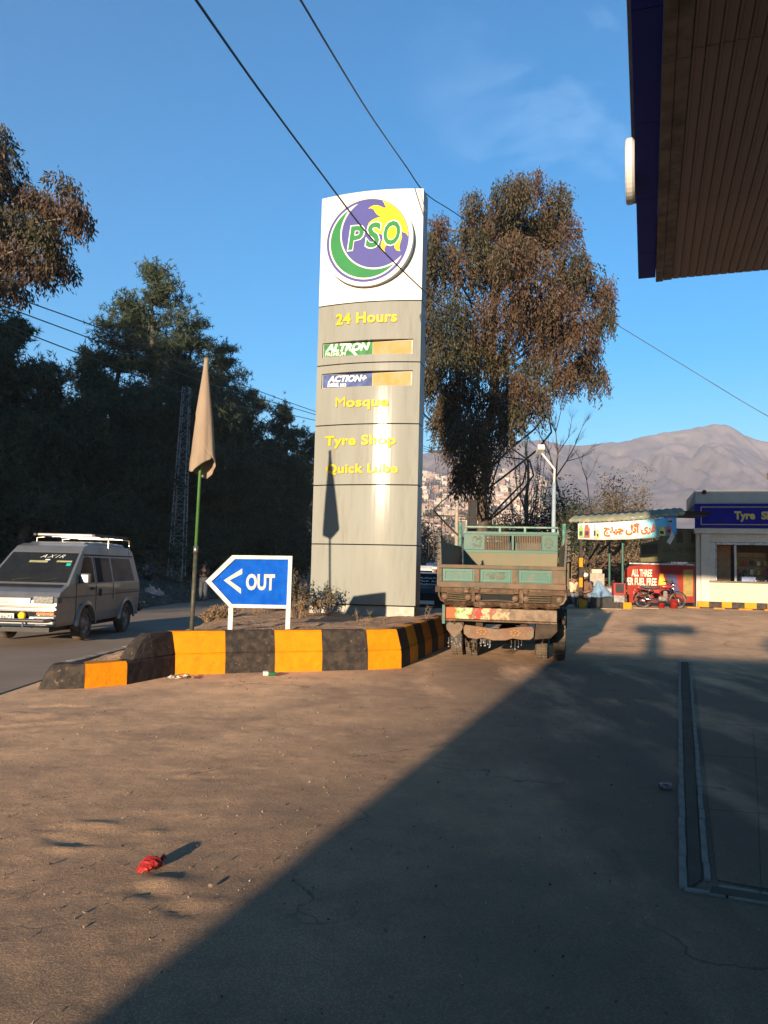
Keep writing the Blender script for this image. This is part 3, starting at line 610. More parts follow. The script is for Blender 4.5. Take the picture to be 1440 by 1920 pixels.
# ================================================================== ISLAND AND KERBS
TH = R(17)                                     # the station's own axis
UX = Vector((math.cos(TH), -math.sin(TH), 0)); UY = Vector((math.sin(TH), math.cos(TH), 0))
island = bpy.data.objects.new('traffic_island', None); link(island); island['kind'] = 'structure'
fr = [G(*p) for p in [(67, 1294), (158, 1291), (238, 1284), (328, 1266), (422, 1263), (515, 1260), (604, 1258), (690, 1256), (753, 1253)]]
for p in fr: p.z = 0
dirR = (G(840, 1210)-fr[-1]); dirR.z = 0; dirR.normalize()
right = [fr[-1]+dirR*.62*i for i in range(0, 14)]
def kerb_piece(name, a, b, na, nb, z0, z1, t0, t1, thick, m, jag=0., jag_end=0, seed=0, concave=0., label=None):
    """a solid kerb length from a to b; na/nb inward normals; front face leans back from t0 to t1"""
    rnd = random.Random(seed); d = b-a; L = d.length; nx = max(2, int(L/.09)); prof = [(t0, z0), (t0+(t1-t0)*.25+concave, z0+(z1-z0)*.33), (t0+(t1-t0)*.62+concave, z0+(z1-z0)*.70), (t1, z1-.03), (t1+.02, z1), (t1+thick, z1), (t1+thick, z0)]
    V = []; Fc = []; k = len(prof)
    for i in range(nx+1):
        f = i/nx; p = a+d*f; n_ = (na*(1-f)+nb*f)
        e = 1.
        if jag and f < jag: e = (f/jag)**.55
        if jag_end and f > 1-jag_end: e = ((1-f)/jag_end)**.5
        for j, (t, z) in enumerate(prof):
            w_ = .006*(rnd.random()-.5); zz = z0+(z-z0)*(e if z > z0 else 1)+(w_*1.2 if z > z0 else 0)-(rnd.random()*.022*(e < .99) if z > z0+.1 else 0)
            V.append(p+n_*(t+w_+(1-e)*.03)+Vector((0, 0, zz-0)))
    for i in range(nx):
        for j in range(k): Fc.append((i*k+j, i*k+(j+1) % k, (i+1)*k+(j+1) % k, (i+1)*k+j))
    Fc.append(tuple(range(k))[::-1]); Fc.append(tuple(nx*k+j for j in range(k)))
    bb = MB(); bb.add(V, Fc); return bb.build(name, m, island, label=label)
def normals(path):
    ns = []
    for i in range(len(path)):
        a = path[max(0, i-1)]; b = path[min(len(path)-1, i+1)]; d = (b-a).normalized(); ns.append(Vector((-d.y, d.x, 0)))
    return ns
path = fr+right[1:]; ns = normals(path); cidx = len(fr)-1; d1 = (fr[-1]-fr[-2]).normalized(); n1 = Vector((-d1.y, d1.x, 0)); n2 = Vector((-dirR.y, dirR.x, 0)); mit = (n1+n2); mit = mit/mit.length_squared*2; ns[cidx] = mit
for i in range(cidx): ns[i] = Vector((-(path[i+1]-path[i]).normalized().y, (path[i+1]-path[i]).normalized().x, 0)) if i == 0 else ns[i]
for i in range(cidx+1, len(ns)): ns[i] = n2
for i in range(len(path)-1):
    black = (i % 2 == 0) if i < cidx else ((i-cidx) % 2 == 0); m = mt['kblack'] if black else mt['kyellow']
    g_ = .004 if i != cidx and i+1 != cidx else 0; d = (path[i+1]-path[i]).normalized(); a = path[i]+d*(.002); b = path[i+1]-d*(.002)
    kerb_piece('kerb_block', a, b, ns[i], ns[i+1], -.06, .31, 0, .012, .26, m, jag=.34 if i == 0 else 0, seed=i)
    if i >= 2:
        za = .315; aa = a if i > 2 else a+(b-a)*.16
        kerb_piece('upper_kerb_block', aa, b, ns[i], ns[i+1], za, .63, .016, .10, .20, m, jag=.42 if i == 2 else 0, seed=50+i, concave=.012)
# low kerb along the street side
tip = fr[0]+Vector((.05, .2, 0)); back = [Vector((-4.5+.045*i, 10.3+.65*i, 0)) for i in range(0, 19)]
for i in range(len(back)-1):
    d = (back[i+1]-back[i]).normalized(); n_ = Vector((d.y, -d.x, 0)); kerb_piece('street_kerb_block', back[i]+d*.004, back[i+1]-d*.004, n_, n_, -.05, .24, 0, .01, .16, mt['concrete'], jag=.5 if i == 0 else 0, seed=90+i)
# soil of the island
poly = [p+ns[i]*.14 for i, p in enumerate(path)]; lx = np.linspace(0, 1, 44); rows = []
yb = np.linspace(10.45, 20.9, 90); V = []
bline = sorted([(p.y, p.x) for p in back]); fy = [p.y for p in poly]; fx = [p.x for p in poly]
for y in yb:
    xl = np.interp(y, [q[0] for q in bline], [q[1] for q in bline])+.1
    xr = np.interp(y, fy[:cidx+1]+fy[cidx+1:], fx)
    for t in lx:
        x = xl+(xr-xl)*t; edge_ = min(t, 1-t)*abs(xr-xl); V.append((x, y, 0, edge_))
V = np.array(V); hgt = .235+.35*np.clip((V[:, 0]+4.0)/1.0, 0, 1)**.8*np.clip((V[:, 1]-10.6)/.9, 0, 1); hgt += (fbm(V[:, 0]*2.2, V[:, 1]*2.2, 5, 4)-.5)*.10+(fbm(V[:, 0]*9, V[:, 1]*9, 3, 5)-.5)*.04
hgt -= .05*np.clip(1-V[:, 3]/.3, 0, 1)
so_ = fastmesh('soil', np.stack([V[:, 0], V[:, 1], hgt], 1), grid_faces(44, 90), mt['soil'], island); so_.data.polygons.foreach_set('use_smooth', np.ones(len(so_.data.polygons), bool))
def soil_z(x, y): return .235+.35*max(0, min(1, (x+4.0)))**.8*max(0, min(1, (y-10.6)/.9))

# ================================================================== PRICE PYLON
PT = R(14.5); pr = W(778.5, 1140, 17.1); pl_u = Vector((-math.cos(PT), math.sin(PT), 0))
plane0 = Plane(pr, (math.cos(PT), -math.sin(PT)))
PW = -plane0.hit(581, 1136)[0]                       # face width
ptop = plane0.hit(800.5, 352)[1]+pr.z; Z0 = .35
pyl = thing('price_pylon', 'tall curved fuel station pylon with round green and purple emblem and yellow service list', 'sign', (pr.x, pr.y, 0), -PT)
PP = Plane((pr.x, pr.y, 0), (math.cos(PT), -math.sin(PT)))
lh = lambda px, py: PP.hit(px, py)                    # -> (local x in [-PW,0], z)
BUL = .15
def cy(x): t = (x+PW/2)/(PW/2); return -BUL*(1-t*t)    # face curve, local y
seams = [lh(690, y)[1] for y in (570, 683, 797, 910, 1021.5, 1134)]; tops = [ptop]+seams
def curved_panel(z0, z1, m, pocket=None, name='panel', label=None):
    b = MB(); N = 24; xs_ = [-PW+PW*i/N for i in range(N+1)]
    if pocket: xs_ = sorted(set(xs_+[pocket[0], pocket[1]]))
    q = .013
    for a, c in zip(xs_[:-1], xs_[1:]):
        if c-a < 1e-5: continue
        ya, yc = cy(a), cy(c)
        ins = pocket and a >= pocket[0]-1e-6 and c <= pocket[1]+1e-6
        bands = [(z0+q, z1-q)] if not ins else [(z0+q, pocket[2]), (pocket[3], z1-q)]
        for s, t in bands: b.add([(a, ya, s), (c, yc, s), (c, yc, t), (a, ya, t)], [(0, 1, 2, 3)])
        if ins:
            for zz in (pocket[2], pocket[3]): b.add([(a, ya, zz), (c, yc, zz), (c, .03, zz), (a, .03, zz)], [(0, 1, 2, 3)])
        for zz in (z0+q, z1-q): b.add([(a, ya, zz), (c, yc, zz), (c, .10, zz), (a, .10, zz)], [(0, 1, 2, 3)])
    if pocket:
        for xx in pocket[:2]: b.add([(xx, cy(xx), pocket[2]), (xx, .03, pocket[2]), (xx, .03, pocket[3]), (xx, cy(xx), pocket[3])], [(0, 1, 2, 3)])
        b.add([(pocket[0], .03, pocket[2]), (pocket[1], .03, pocket[2]), (pocket[1], .03, pocket[3]), (pocket[0], .03, pocket[3])], [(0, 1, 2, 3)])
    o = b.build(name, m, pyl, label=label)
    DP = .50
    for sx in (-1, 1):
        x0 = 0 if sx == 1 else -PW; s = MB()
        s.bx(min(x0, x0-sx*.03), max(x0, x0-sx*.03), .004, DP, z0+q, z1-q); s.build('side_panel', mt['alu_side'], pyl)
    bb = MB(); bb.add([(x, DP-cy(x), z) for x in xs_ for z in (z0+q, z1-q)], [(2*i, 2*i+2, 2*i+3, 2*i+1) for i in range(len(xs_)-1)])
    bb.build('rear_panel', m, pyl)
    return o
pockA = (lh(605, 670)[0], lh(775, 668)[0], lh(690, 668)[1], lh(690, 640.5)[1]); pockB = (lh(603.5, 726)[0], lh(774, 724)[0], lh(690, 726.5)[1], lh(690, 698.5)[1])
curved_panel(tops[1], tops[0], mt['white'], label='white top panel that carries the emblem')
curved_panel(tops[2], tops[1], mt['alu'], pockA); curved_panel(tops[3], tops[2], mt['alu'], pockB)
for i in range(3, 6): curved_panel(tops[i+1], tops[i], mt['alu'])
b = MB(); b.bx(-PW+.04, -.04, .03, .46, Z0, tops[0]-.03); b.build('core', mt['dark'], pyl)
b = MB(); b.bx(-PW+.01, -.01, -.06, .50, Z0-.3, tops[6]-.015); b.build('plinth', mat('plinth_concrete', (.34, .315, .27), .85, col2=(.44, .41, .36), scale=7, bump=.3), pyl, bevel=.01)
for z in tops[1:]:
    b = MB(); pts = [(-PW+PW*i/16, cy(-PW+PW*i/16)+.012, z) for i in range(17)]; b.tube(pts, .007, 4); b.build('joint_strip', mt['dark'], pyl)
b = MB(); b.add([(-PW+PW*i/24, cy(-PW+PW*i/24), ptop-.012) for i in range(25)]+[(-PW+PW*i/24, .5-cy(-PW+PW*i/24), ptop-.012) for i in range(25)], [(i, i+1, i+26, i+25) for i in range(24)]); b.build('cap', mt['white'], pyl)
# emblem
cE = lh(694.3, 459.3); RX = .5*(lh(768.5, 456)[0]-lh(617.5, 456)[0]); RZ = .5*(lh(694, 380.5)[1]-lh(694, 538.5)[1]); RE = (RX+RZ)/2*1.0
em_y = cy(cE[0])-.11
purple = mat('emblem_purple', (.060, .062, .235), .45, spec=.08, col2=(.066, .068, .25), scale=2); green = mat('emblem_green', (.018, .165, .052), .45, spec=.08, col2=(.025, .185, .056), scale=2); yel = mat('emblem_yellow', (.60, .46, .012), .45, spec=.08, col2=(.68, .52, .02), scale=2)
wht = mt['white']; E = lambda u, v, y=0: (cE[0]+u*RE, em_y-y, cE[1]+v*RE)
b = MB(); b.smooth = False; b.lathe((cE[0], em_y+.0, cE[1]), (0, -1, 0), [(0, -.16), (RE*1.075, -.16), (RE*1.085, -.02), (RE*1.085, .01), (RE*1.03, .02), (RE*1.01, .012), (RE*1.0, 0), (0, 0)], 56)
emb = b.build('emblem_drum', wht, pyl, bevel=0)
def flat(name, poly, m, y, parent=emb):
    b = MB(); b.add([E(u, v, y) for u, v in poly], [tuple(range(len(poly)))]); return b.build(name, m, parent)
circ = lambda c, r, a0, a1, n: [(c[0]+r*math.cos(a0+(a1-a0)*i/n), c[1]+r*math.sin(a0+(a1-a0)*i/n)) for i in range(n+1)]
flat('disc_face', circ((0, 0), .985, 0, 2*math.pi*63/64, 63), purple, .003)
ca = math.atan2(.628, .778)
def cres(ro, ci, ri, n=48):
    c = (ci*math.cos(ca), ci*math.sin(ca)); d = ci; al = math.acos((ro*ro+d*d-ri*ri)/(2*ro*d)); be = math.acos((ri*ri+d*d-ro*ro)/(2*ri*d))
    return circ((0, 0), ro, ca+al, ca+2*math.pi-al, n)+circ(c, ri, ca-(math.pi-be), ca-2*math.pi+(math.pi-be), n)[1:-1]
flat('crescent_outline', cres(.925, .289, .848), wht, .006); flat('crescent', cres(.888, .300, .892), green, .009)
cp = lambda x, y: ((x-665)/536, (712-y)/566)
sun_pts = [(870, 232), (882, 268), (905, 292), (868, 296), (830, 272), (790, 253), (738, 247), (700, 262), (665, 287), (705, 285), (738, 306), (758, 345), (790, 385), (820, 402), (850, 408), (812, 414), (760, 428), (715, 448), (680, 482), (662, 530), (700, 590), (760, 625), (820, 640), (852, 655), (868, 700), (850, 745), (840, 795), (846, 842), (868, 880), (900, 897), (886, 850), (905, 808), (960, 800), (1012, 812), (1018, 850), (1045, 885), (1090, 897), (1076, 850), (1086, 790), (1108, 715), (1100, 640), (1148, 658), (1180, 700)]
a0 = math.atan2(*cp(1195, 715)[::-1]); a1 = math.atan2(*cp(858, 168)[::-1])
flat('sun', [cp(*p) for p in sun_pts]+circ((0, 0), .968, a0, a1, 24), yel, .0075)
def emb_text(ch, x0, x1, y0, y1, yy, off, m, grow=0):
    (u0, v0), (u1, v1) = cp(x0-grow, y1+grow), cp(x1+grow, y0-grow)
    return text('emblem_letter', ch, (cE[0]+u0*RE, cE[0]+u1*RE, cE[1]+v0*RE, cE[1]+v1*RE), (0, em_y-yy, 0), (1, 0, 0), (0, 0, 1), .003, m, emb, off, .13)
for ch, x0, x1, y0, y1 in (('P', 420, 622, 508, 828), ('S', 648, 834, 482, 820), ('O', 872, 1086, 482, 806)):
    emb_text(ch, x0, x1, y0, y1, .011, .055, wht, 15); emb_text(ch, x0, x1, y0, y1, .016, .028, green, -1)
# service names in proud yellow letters
ylet = mat('sign_yellow', (.62, .40, .002), .5, col2=(.56, .36, .002), scale=4)
def face_words(txt, x0, x1, ytop, ybot, off=.03):
    a = lh(x0, (ytop+ybot)/2)[0]; c = lh(x1, (ytop+ybot)/2)[0]; zt = lh((x0+x1)/2, ytop)[1]; zb = lh((x0+x1)/2, ybot)[1]
    text('service_name', txt, (a, c, zb, zt), (0, 0, 0), (1, 0, 0), (0, 0, 1), .028, ylet, pyl, off, 0, 1.05, None, lambda q: -cy(q))
face_words('24 Hours', 632.7, 747, 589, 610); face_words('M', 632.7, 651, 747.5, 765.5, 0); face_words('osque', 652.8, 731, 752.5, 770.5); face_words('Tyre Shop', 611.5, 744.5, 818, 842); face_words('Quick Lube', 614, 748, 871, 891.5)
bgreen = mat('price_board_green', (.018, .120, .035), .4, spec=.08, col2=(.035, .24, .06)); bblue = mat('price_board_blue', (.020, .042, .13), .4, spec=.08, col2=(.06, .10, .29)); bor = mat('price_board_orange', (.50, .22, .05), .5, spec=.08, col2=(.42, .27, .16), scale=3)
for pk, m, big_, x0, x1, yt, yb_, sm_, sx0, sx1, syt, syb, mid in ((pockA, bgreen, 'ALTRON', 610.5, 694, 644, 659, 'PREMIUM', 610, 648.5, 661, 668, 698.5), (pockB, bblue, 'ACTION+', 615, 688, 704, 716.5, 'DIESEL', 614.5, 636.5, 719, 726, 699.5)):
    xm = lh(mid, 660)[0]; b = MB(); b.bx(pk[0]+.01, pk[1]-.01, -.012, .028, pk[2]+.005, pk[3]-.012); brd = b.build('price_board', mat('board_frame', (.42, .39, .33), .4, spec=.08), pyl, bevel=.004)
    b = MB(); b.bx(pk[0]+.03, xm, -.018, -.013, pk[2]+.02, pk[3]-.02); b.build('grade_name_panel', m, brd)
    b = MB(); b.bx(xm+.015, pk[1]-.05, -.018, -.013, pk[2]+.02, pk[3]-.03); b.build('price_panel', bor, brd)
    lw = lambda t, a, c, p_, q_, off, sh: text('grade_lettering', t, (lh(a, q_)[0], lh(c, q_)[0], lh((a+c)/2, q_)[1], lh((a+c)/2, p_)[1]), (0, -.0185, 0), (1, 0, 0), (0, 0, 1), .004, wht, brd, off, sh)
    lw(big_, x0, x1, yt, yb_, .05, .28); lw(sm_, sx0, sx1, syt, syb, .01 if sm_ == 'PREMIUM' else .04, .1)
    if sm_ == 'DIESEL':
        for q in range(3):
            a = lh(638+q*4, 722)[0]; zc = lh(640, 722.5)[1]; b = MB(); b.prism([(0, -.04), (.03, -.04), (.05, 0), (.03, .04), (0, .04), (.016, 0)], (a, -.0185, zc), (1, 0, 0), (0, 0, 1), .003); b.build('arrow_mark', wht, brd)
    else:   # the long leg of the R
        b = MB(); p0 = lh(655, 656); p1 = lh(668, 666.5); b.prism([(p0[0], p0[1]), (p1[0]-.03, p1[1]), (p1[0]+.04, p1[1]), (p0[0]+.09, p0[1])], (0, -.0185, 0), (1, 0, 0), (0, 0, 1), .004); b.build('grade_lettering', wht, brd)
# thin cable stapled down the top right corner
b = MB(); q = [lh(786, 356), lh(790, 368), lh(796, 390), lh(798.5, 398)]; b.tube([(x, cy(x)-.02, z) for x, z in q], .006, 5); b.build('loose_cable', mt['steel'], pyl)

# ================================================================== EXIT SIGN
SP = Plane(W(487, 1185, 12.55)*1.0, (W(541, 1100, 12.78)-W(433, 1100, 12.36)).to_2d()); SP.o.z = 0
sgn = thing('exit_sign', 'blue arrow-shaped sign reading OUT in a white frame on two white posts', 'sign', (SP.o.x, SP.o.y, 0), math.atan2(SP.u.y, SP.u.x))
q = lambda px, py: SP.hit(px, py)
outer = [(385.5, 1090), (436, 1041), (547, 1042.5), (543.5, 1141), (430.5, 1139)]; inner = [(395.5, 1090), (440, 1048), (540.5, 1049), (537, 1134.5), (434, 1132.5)]
O_ = [q(*p) for p in outer]; I_ = [q(*p) for p in inner]; signw = mat('sign_white', (.78, .77, .74), .4, col2=(.62, .60, .56), scale=9); signb = mat('sign_blue', (.004, .085, .50), .3, col2=(.010, .12, .58), scale=7, dust=(.10, .24, .60), dscale=10, dlo=.60, dhi=.82)
b = MB()
for i in range(5):
    j = (i+1) % 5; b.prism([O_[i], O_[j], I_[j], I_[i]], (0, .03, 0), (1, 0, 0), (0, 0, 1), .06)
b.build('frame', signw, sgn)
b = MB(); b.prism(I_, (0, .005, 0), (1, 0, 0), (0, 0, 1), .01); pan = b.build('panel', signb, sgn)
for x0, x1, y0 in ((429, 436.5, 1139.5), (537, 544, 1141)):
    a, c = q(x0, y0)[0], q(x1, y0)[0]; b = MB(); b.bx(a, c, -.025, .025, .30, q((x0+x1)/2, y0)[1]+.002); b.build('post', signw, sgn, bevel=.004)
ch = [(454, 1066), (419, 1088), (451.5, 1113.5), (451.5, 1103.5), (430.5, 1088), (454, 1076)]
b = MB(); b.prism([q(*p) for p in ch], (0, -.006, 0), (1, 0, 0), (0, 0, 1), .003); b.build('arrow_mark', wht, pan)
a, c = q(461, 1090)[0], q(515, 1090)[0]; text('lettering', 'OUT', (a, c, q(488, 1107)[1], q(488, 1076)[1]), (0, -.006, 0), (1, 0, 0), (0, 0, 1), .003, wht, pan, .04, 0)

# ================================================================== FURLED FLAG
fb = W(358.5, 1189, 12.3); ft = W(386.5, 676, 12.65); fp = thing('flag_pole', 'leaning flagpole, dark at the foot and green above, beside the exit sign', 'flagpole', (fb.x, fb.y, .35))
o = fb.copy(); o.z = .35; tt = [(0, Vector((0, 0, 0)))]; L_ = (ft-fb)
at_ = lambda f: fb+L_*f-o
b = MB(); b.smooth = True; b.tube([Vector((0, 0, -.1)), at_(.30)], [.036, .034], 12); b.build('lower_pole', mat('pole_dark', (.035, .045, .030), .5, col2=(.09, .07, .05), scale=10, bump=.2), fp)
b = MB(); b.smooth = True; b.tube([at_(.296), at_(.72), at_(.995)], [.027, .025, .015], 12); b.build('upper_pole', mat('pole_green', (.05, .14, .035), .45, col2=(.075, .16, .05), scale=12), fp)
b = MB(); b.smooth = True; b.tube([at_(.285), at_(.31)], .040, 12); b.build('collar', mt['steel'], fp)
# the cloth: wound round the pole in one and a half loose turns, hem hanging in a curl
clothm = mat('weathered_flag_cloth', (.27, .205, .150), .9, col2=(.22, .165, .120), scale=2.2, stretch=(1, 1, .3), bump=.35, bscale=40, dust=(.34, .27, .20), dscale=1.3)
NS, NZ = 72, 60; V = []
zt_, zb_ = W(387, 674, 12.6).z, W(384, 896, 12.6).z
ctr = lambda z: fb+L_*((z-fb.z)/L_.z)
prof = [(0, .030), (.06, .036), (.14, .054), (.30, .094), (.50, .145), (.70, .185), (.86, .210), (1., .205)]
hemy = lambda s: W(384, float(np.interp(s, [0, .06, .16, .26, .45, .62, .75, .86, 1], [778, 806, 842, 864, 898, 884, 888, 872, 860])), 12.6).z
for i in range(NZ+1):
    for j in range(NS+1):
        s = j/NS; ang = R(-150+500*s); f = i/NZ; hz_0 = hemy(s); z = zt_+(hz_0-zt_)*f; fr_ = (zt_-z)/(zt_-zb_); r = np.interp(fr_, [p[0] for p in prof], [p[1] for p in prof])
        c = ctr(z)-o; rr_ = r*(1-.20*s)*(1+.07*math.sin(ang*4+fr_*3)*fr_+.03*math.sin(ang*9)*fr_)
        rr_ *= 1+.18*max(0, (fr_-.8)/.2)*math.sin(ang*2+1)
        V.append((c.x+.03*fr_+rr_*math.cos(ang), c.y+rr_*math.sin(ang)*.85, z-o.z+(.03*(j % 3) if i == 0 else 0)))
fl = thing('flag', 'faded brown flag wound tightly round the top of the pole', 'flag', tuple(o))
fo = fastmesh('cloth', np.array(V), grid_faces(NS+1, NZ+1), clothm, fl); fo.data.polygons.foreach_set('use_smooth', np.ones(len(fo.data.polygons), bool)); sm_ = fo.modifiers.new('thickness', 'SOLIDIFY'); sm_.thickness = .006
b = MB(); 
for k in range(5):
    a = k*1.3; c = ctr(zt_)-o; b.tube([c+Vector((math.cos(a)*.02, math.sin(a)*.02, -.05)), c+Vector((math.cos(a)*.04, math.sin(a)*.03, .03+.02*(k % 2)))], [.01, .003], 4)
b.build('frayed_end', clothm, fl)

# ================================================================== PLANTS AND RUBBISH ON THE ISLAND
def weed(name, label, cat, x, y, h, spread, n_st, seed, m=mt['dry'], leaf=.05, nl=18, group=None):
    rnd = random.Random(seed); rg = np.random.default_rng(seed); z = soil_z(x, y); root = thing(name, label, cat, (x, y, z), 0, group); b = MB(); P = []
    for s in range(n_st):
        a = rnd.uniform(0, 6.28); e = Vector((math.cos(a)*spread*rnd.random(), math.sin(a)*spread*rnd.random(), h*rnd.uniform(.6, 1))); mid = e*.5+Vector((rnd.uniform(-.05, .05), rnd.uniform(-.05, .05), .02))
        bs_ = Vector((rnd.uniform(-.5, .5)*spread, rnd.uniform(-.5, .5)*spread, -.05)); mid = mid+bs_*.6; e = e+bs_*.4; b.tube([bs_, mid, e], [.006, .004, .0015], 4)
        for _ in range(4):
            t = rnd.uniform(.3, 1); p = mid.lerp(e, t); b.tube([p, p+Vector((rnd.uniform(-.09, .09), rnd.uniform(-.09, .09), rnd.uniform(.02, .12)))], [.004, .0015], 3)
        for _ in range(nl): P.append(mid.lerp(e, rnd.random()**.7)+Vector((rnd.gauss(0, .035), rnd.gauss(0, .035), rnd.gauss(0, .03))))
    b.build('stem', mt['dry'], root); P = np.array([list(p) for p in P]); st = np.random.get_state(); V, F = leaf_quads(P, leaf*(.6+.8*rg.random(len(P))), leaf*.6); fastmesh('foliage', V, F, m, root); return root
dryl = mat('dry_leaf', (.21, .135, .078), .9, col2=(.11, .075, .045), scale=5); darkl = mat('dusty_leaf', (.055, .052, .032), .85, col2=(.10, .08, .055), scale=5)
gw = 'dry weeds along the street side of the island'
for k, (px, py, hh) in enumerate([(395, 1172, .28), (418, 1160, .35), (442, 1160, .45), (466, 1162, .55), (492, 1160, .55), (516, 1162, .5), (410, 1178, .22), (482, 1168, .42), (535, 1160, .5)]):
    p = G(px, py, .35)
    if p.y > 20: p = p*(19/p.y)
    weed('dry_weed', ['straw-coloured weed right of the flagpole foot', 'pale weed left of the exit sign post', 'tangled dry weed right behind the left sign post', 'dry weed under the arrow of the exit sign', 'tall dry weed under the letter U', 'dry weed under the letter T', 'lowest scrubby weed at the kerb edge by the flagpole', 'reddish weed in the middle below the sign', 'dry weed at the right sign post'][k], 'weed', p.x, p.y, hh, .38, 16, 200+k, dryl, .06, 26)
for k, (px, py, hh, m_, nl) in enumerate([(552, 1158, 1.0, darkl, 30), (575, 1150, .75, darkl, 34), (566, 1160, .45, dryl, 26), (612, 1150, .62, darkl, 26), (595, 1154, .35, dryl, 22)]):
    p = G(px, py, .58); p = Vector((p.x, min(p.y, 18.2 if px < 575 else 16.9), 0)); p.x = W(px, py, p.y).x
    weed('shrub', ['tall dusty shrub between exit sign and pylon', 'leafy shrub at the left edge of the pylon foot', 'dry shrub low beside the pylon', 'sprig with dark leaves in front of the pylon, in the shadow of the flagpole', 'small dry tuft before the pylon plinth'][k], 'shrub', p.x, p.y, hh, .22 if px != 575 else .4, 9, 220+k, m_, .06, nl)
for k, (px, py, hh) in enumerate([(668, 1168, .30), (693, 1165, .20), (680, 1174, .15), (722, 1170, .10), (800, 1165, .35)]):
    p = G(px, py, .58); weed('seedling', ['thin bent twig in front of the pylon', 'short twig right of the bent one', 'tiny leafy sprig on the bare soil', 'low sprig near the kerb corner', 'twig beyond the pylon by the right-hand kerb'][k], 'twig', p.x, p.y, hh, .12, 2, 240+k, darkl, .04, 5)
# ================================================================== CANOPY OVER THE PUMPS
TC = R(18.9); UX = Vector((math.cos(TC), -math.sin(TC), 0)); UY = Vector((math.sin(TC), math.cos(TC), 0))
CZ = 6.6; d = ray(1229.5, 526); cc = EYE+d*((CZ-EYE.z)/d.z)      # front left soffit corner
v_front = cc.dot(UY); u_left = cc.dot(UX); VB = -.5
can = thing('station_canopy', 'flat station canopy with deep blue fascia and brown ribbed soffit, overhead on the right', 'canopy', (0, 0, 0), -TC)
sof = mat('soffit_panel', (.25, .195, .185), .5, .1, col2=(.195, .155, .15), scale=2, stretch=(1, .2, 1), dust=(.45, .31, .19), dscale=3.2, dlo=.60, dhi=.78)
trimm = mat('soffit_trim', (.24, .20, .18), .6, .1, col2=(.09, .08, .072), scale=4)
navy = mat('fascia_navy', (.004, .024, .36), .7, col2=(.005, .028, .38), scale=2); fgrey = mat('fascia_grey', (.20, .20, .21), .5)
u0 = u_left; TW = .26; n_pan = 66; pw = .122
# transverse seams sit at these v
seamv = [VB, 2.4]
for px, py in ((1262, 382), (1275, 95)):
    d = ray(px, py); t = (CZ-EYE.z)/d.z; seamv.append((EYE+d*t).dot(UY))
seamv = sorted(seamv)+[v_front]; seamv = [s for i, s in enumerate(seamv) if i == 0 or s-seamv[i-1] > .5]
me_cache = {}
for a, c in zip(seamv[:-1], seamv[1:]):
    for k in range(n_pan):
        x0 = u0+TW+k*pw; L_ = c-a; key = round(L_, 3)
        if key not in me_cache:
            b = MB(); pr_ = [(.003, .025), (.006, .002), (.03, 0), (.032, .005), (.038, .005), (.040, 0), (pw-.012, 0), (pw-.006, .003), (pw-.004, .025)]
            V = [(x, y, z) for y in (.006, L_-.006) for x, z in pr_]; n = len(pr_); b.add(V, [(i, i+1, i+1+n, i+n) for i in range(n-1)]); me_cache[key] = b.mesh('soffit_panel', sof)
        o = bpy.data.objects.new('soffit_panel', me_cache[key]); link(o, can); o.location = (x0, a, CZ)
xr = u0+TW+n_pan*pw
b = MB(); b.bx(u0+.03, xr, VB, v_front-.01, CZ+.055, CZ+1.36); b.build('roof_deck', mt['alu_side'], can)
vv_ = VB; k = 0; trim_edges = [VB]
while vv_ < v_front-.05: vv_ = min(v_front, vv_+[1.55, 1.2, 1.6, .95][k % 4]); trim_edges.append(vv_); k += 1
for a, c in zip(trim_edges[:-1], trim_edges[1:]):
    b = MB(); b.bx(u0, u0+TW*.45, a+.003, c-.003, CZ-.03, CZ+.05); b.bx(u0+TW*.45+.004, u0+TW-.006, a+.003, c-.003, CZ-.012, CZ+.05); b.build('edge_trim', trimm, can, bevel=.003)
hits = lambda px, py: (lambda p: (p.dot(UX), p.dot(UY)))(EYE+ray(px, py)*((CZ+.04-EYE.z)/ray(px, py).z))
ub = hits(1197, 524)[0]
fe = [VB]; 
while fe[-1] < v_front-.3: fe.append(min(v_front-.06, fe[-1]+1.83))
for a, c in zip(fe[:-1], fe[1:]):
    b = MB(); b.bx(ub, u0-.006, a+.003, c-.003, CZ+.03, CZ+1.50); b.build('fascia_panel', navy, can, bevel=.004)
b = MB(); b.bx(ub-.07, ub-.004, VB, v_front-.5, CZ+1.15, CZ+1.56); b.build('fascia_cap', fgrey, can, bevel=.004)
for vv_ in (VB+.02, v_front-.03):
    b = MB(); b.bx(u0+.0, xr, vv_-.03, vv_+.03, CZ+.02, CZ+1.42); b.build('end_fascia', navy, can)
b = MB(); b.bx(xr+.004, xr+.2, VB, v_front, CZ+.03, CZ+1.5); b.build('fascia_panel', navy, can)
for vv_, uu in ((4.2, u0+5.6),):
    b = MB(); b.bx(uu-.2, uu+.2, vv_-.2, vv_+.2, 0, CZ+.06); b.build('column', mt['white'], can, bevel=.01)
# round emblem standing out from the fascia, seen edge on
pe = W(1187, 322, 6.9); ev, eu = pe.dot(UY), ub-.07
ez = CZ+.95
dd = ray(1186, 322); 
best = None
for vtest in np.linspace(3, 10, 141):
    d_ = ray(1183, 322); p = EYE+d_*(vtest/d_.dot(UY)); best = p if best is None or abs(p.z-(CZ+.85)) < abs(best.z-(CZ+.85)) else best
ev = best.dot(UY); b = MB(); b.lathe((ub-.06, ev, best.z), (-1, 0, 0), [(0, -.05), (.36, -.05), (.40, -.02), (.40, .04), (.38, .06), (0, .06)], 40); b.build('emblem_drum', mt['white'], can)

UX = Vector((math.cos(TH), -math.sin(TH), 0)); UY = Vector((math.sin(TH), math.cos(TH), 0))
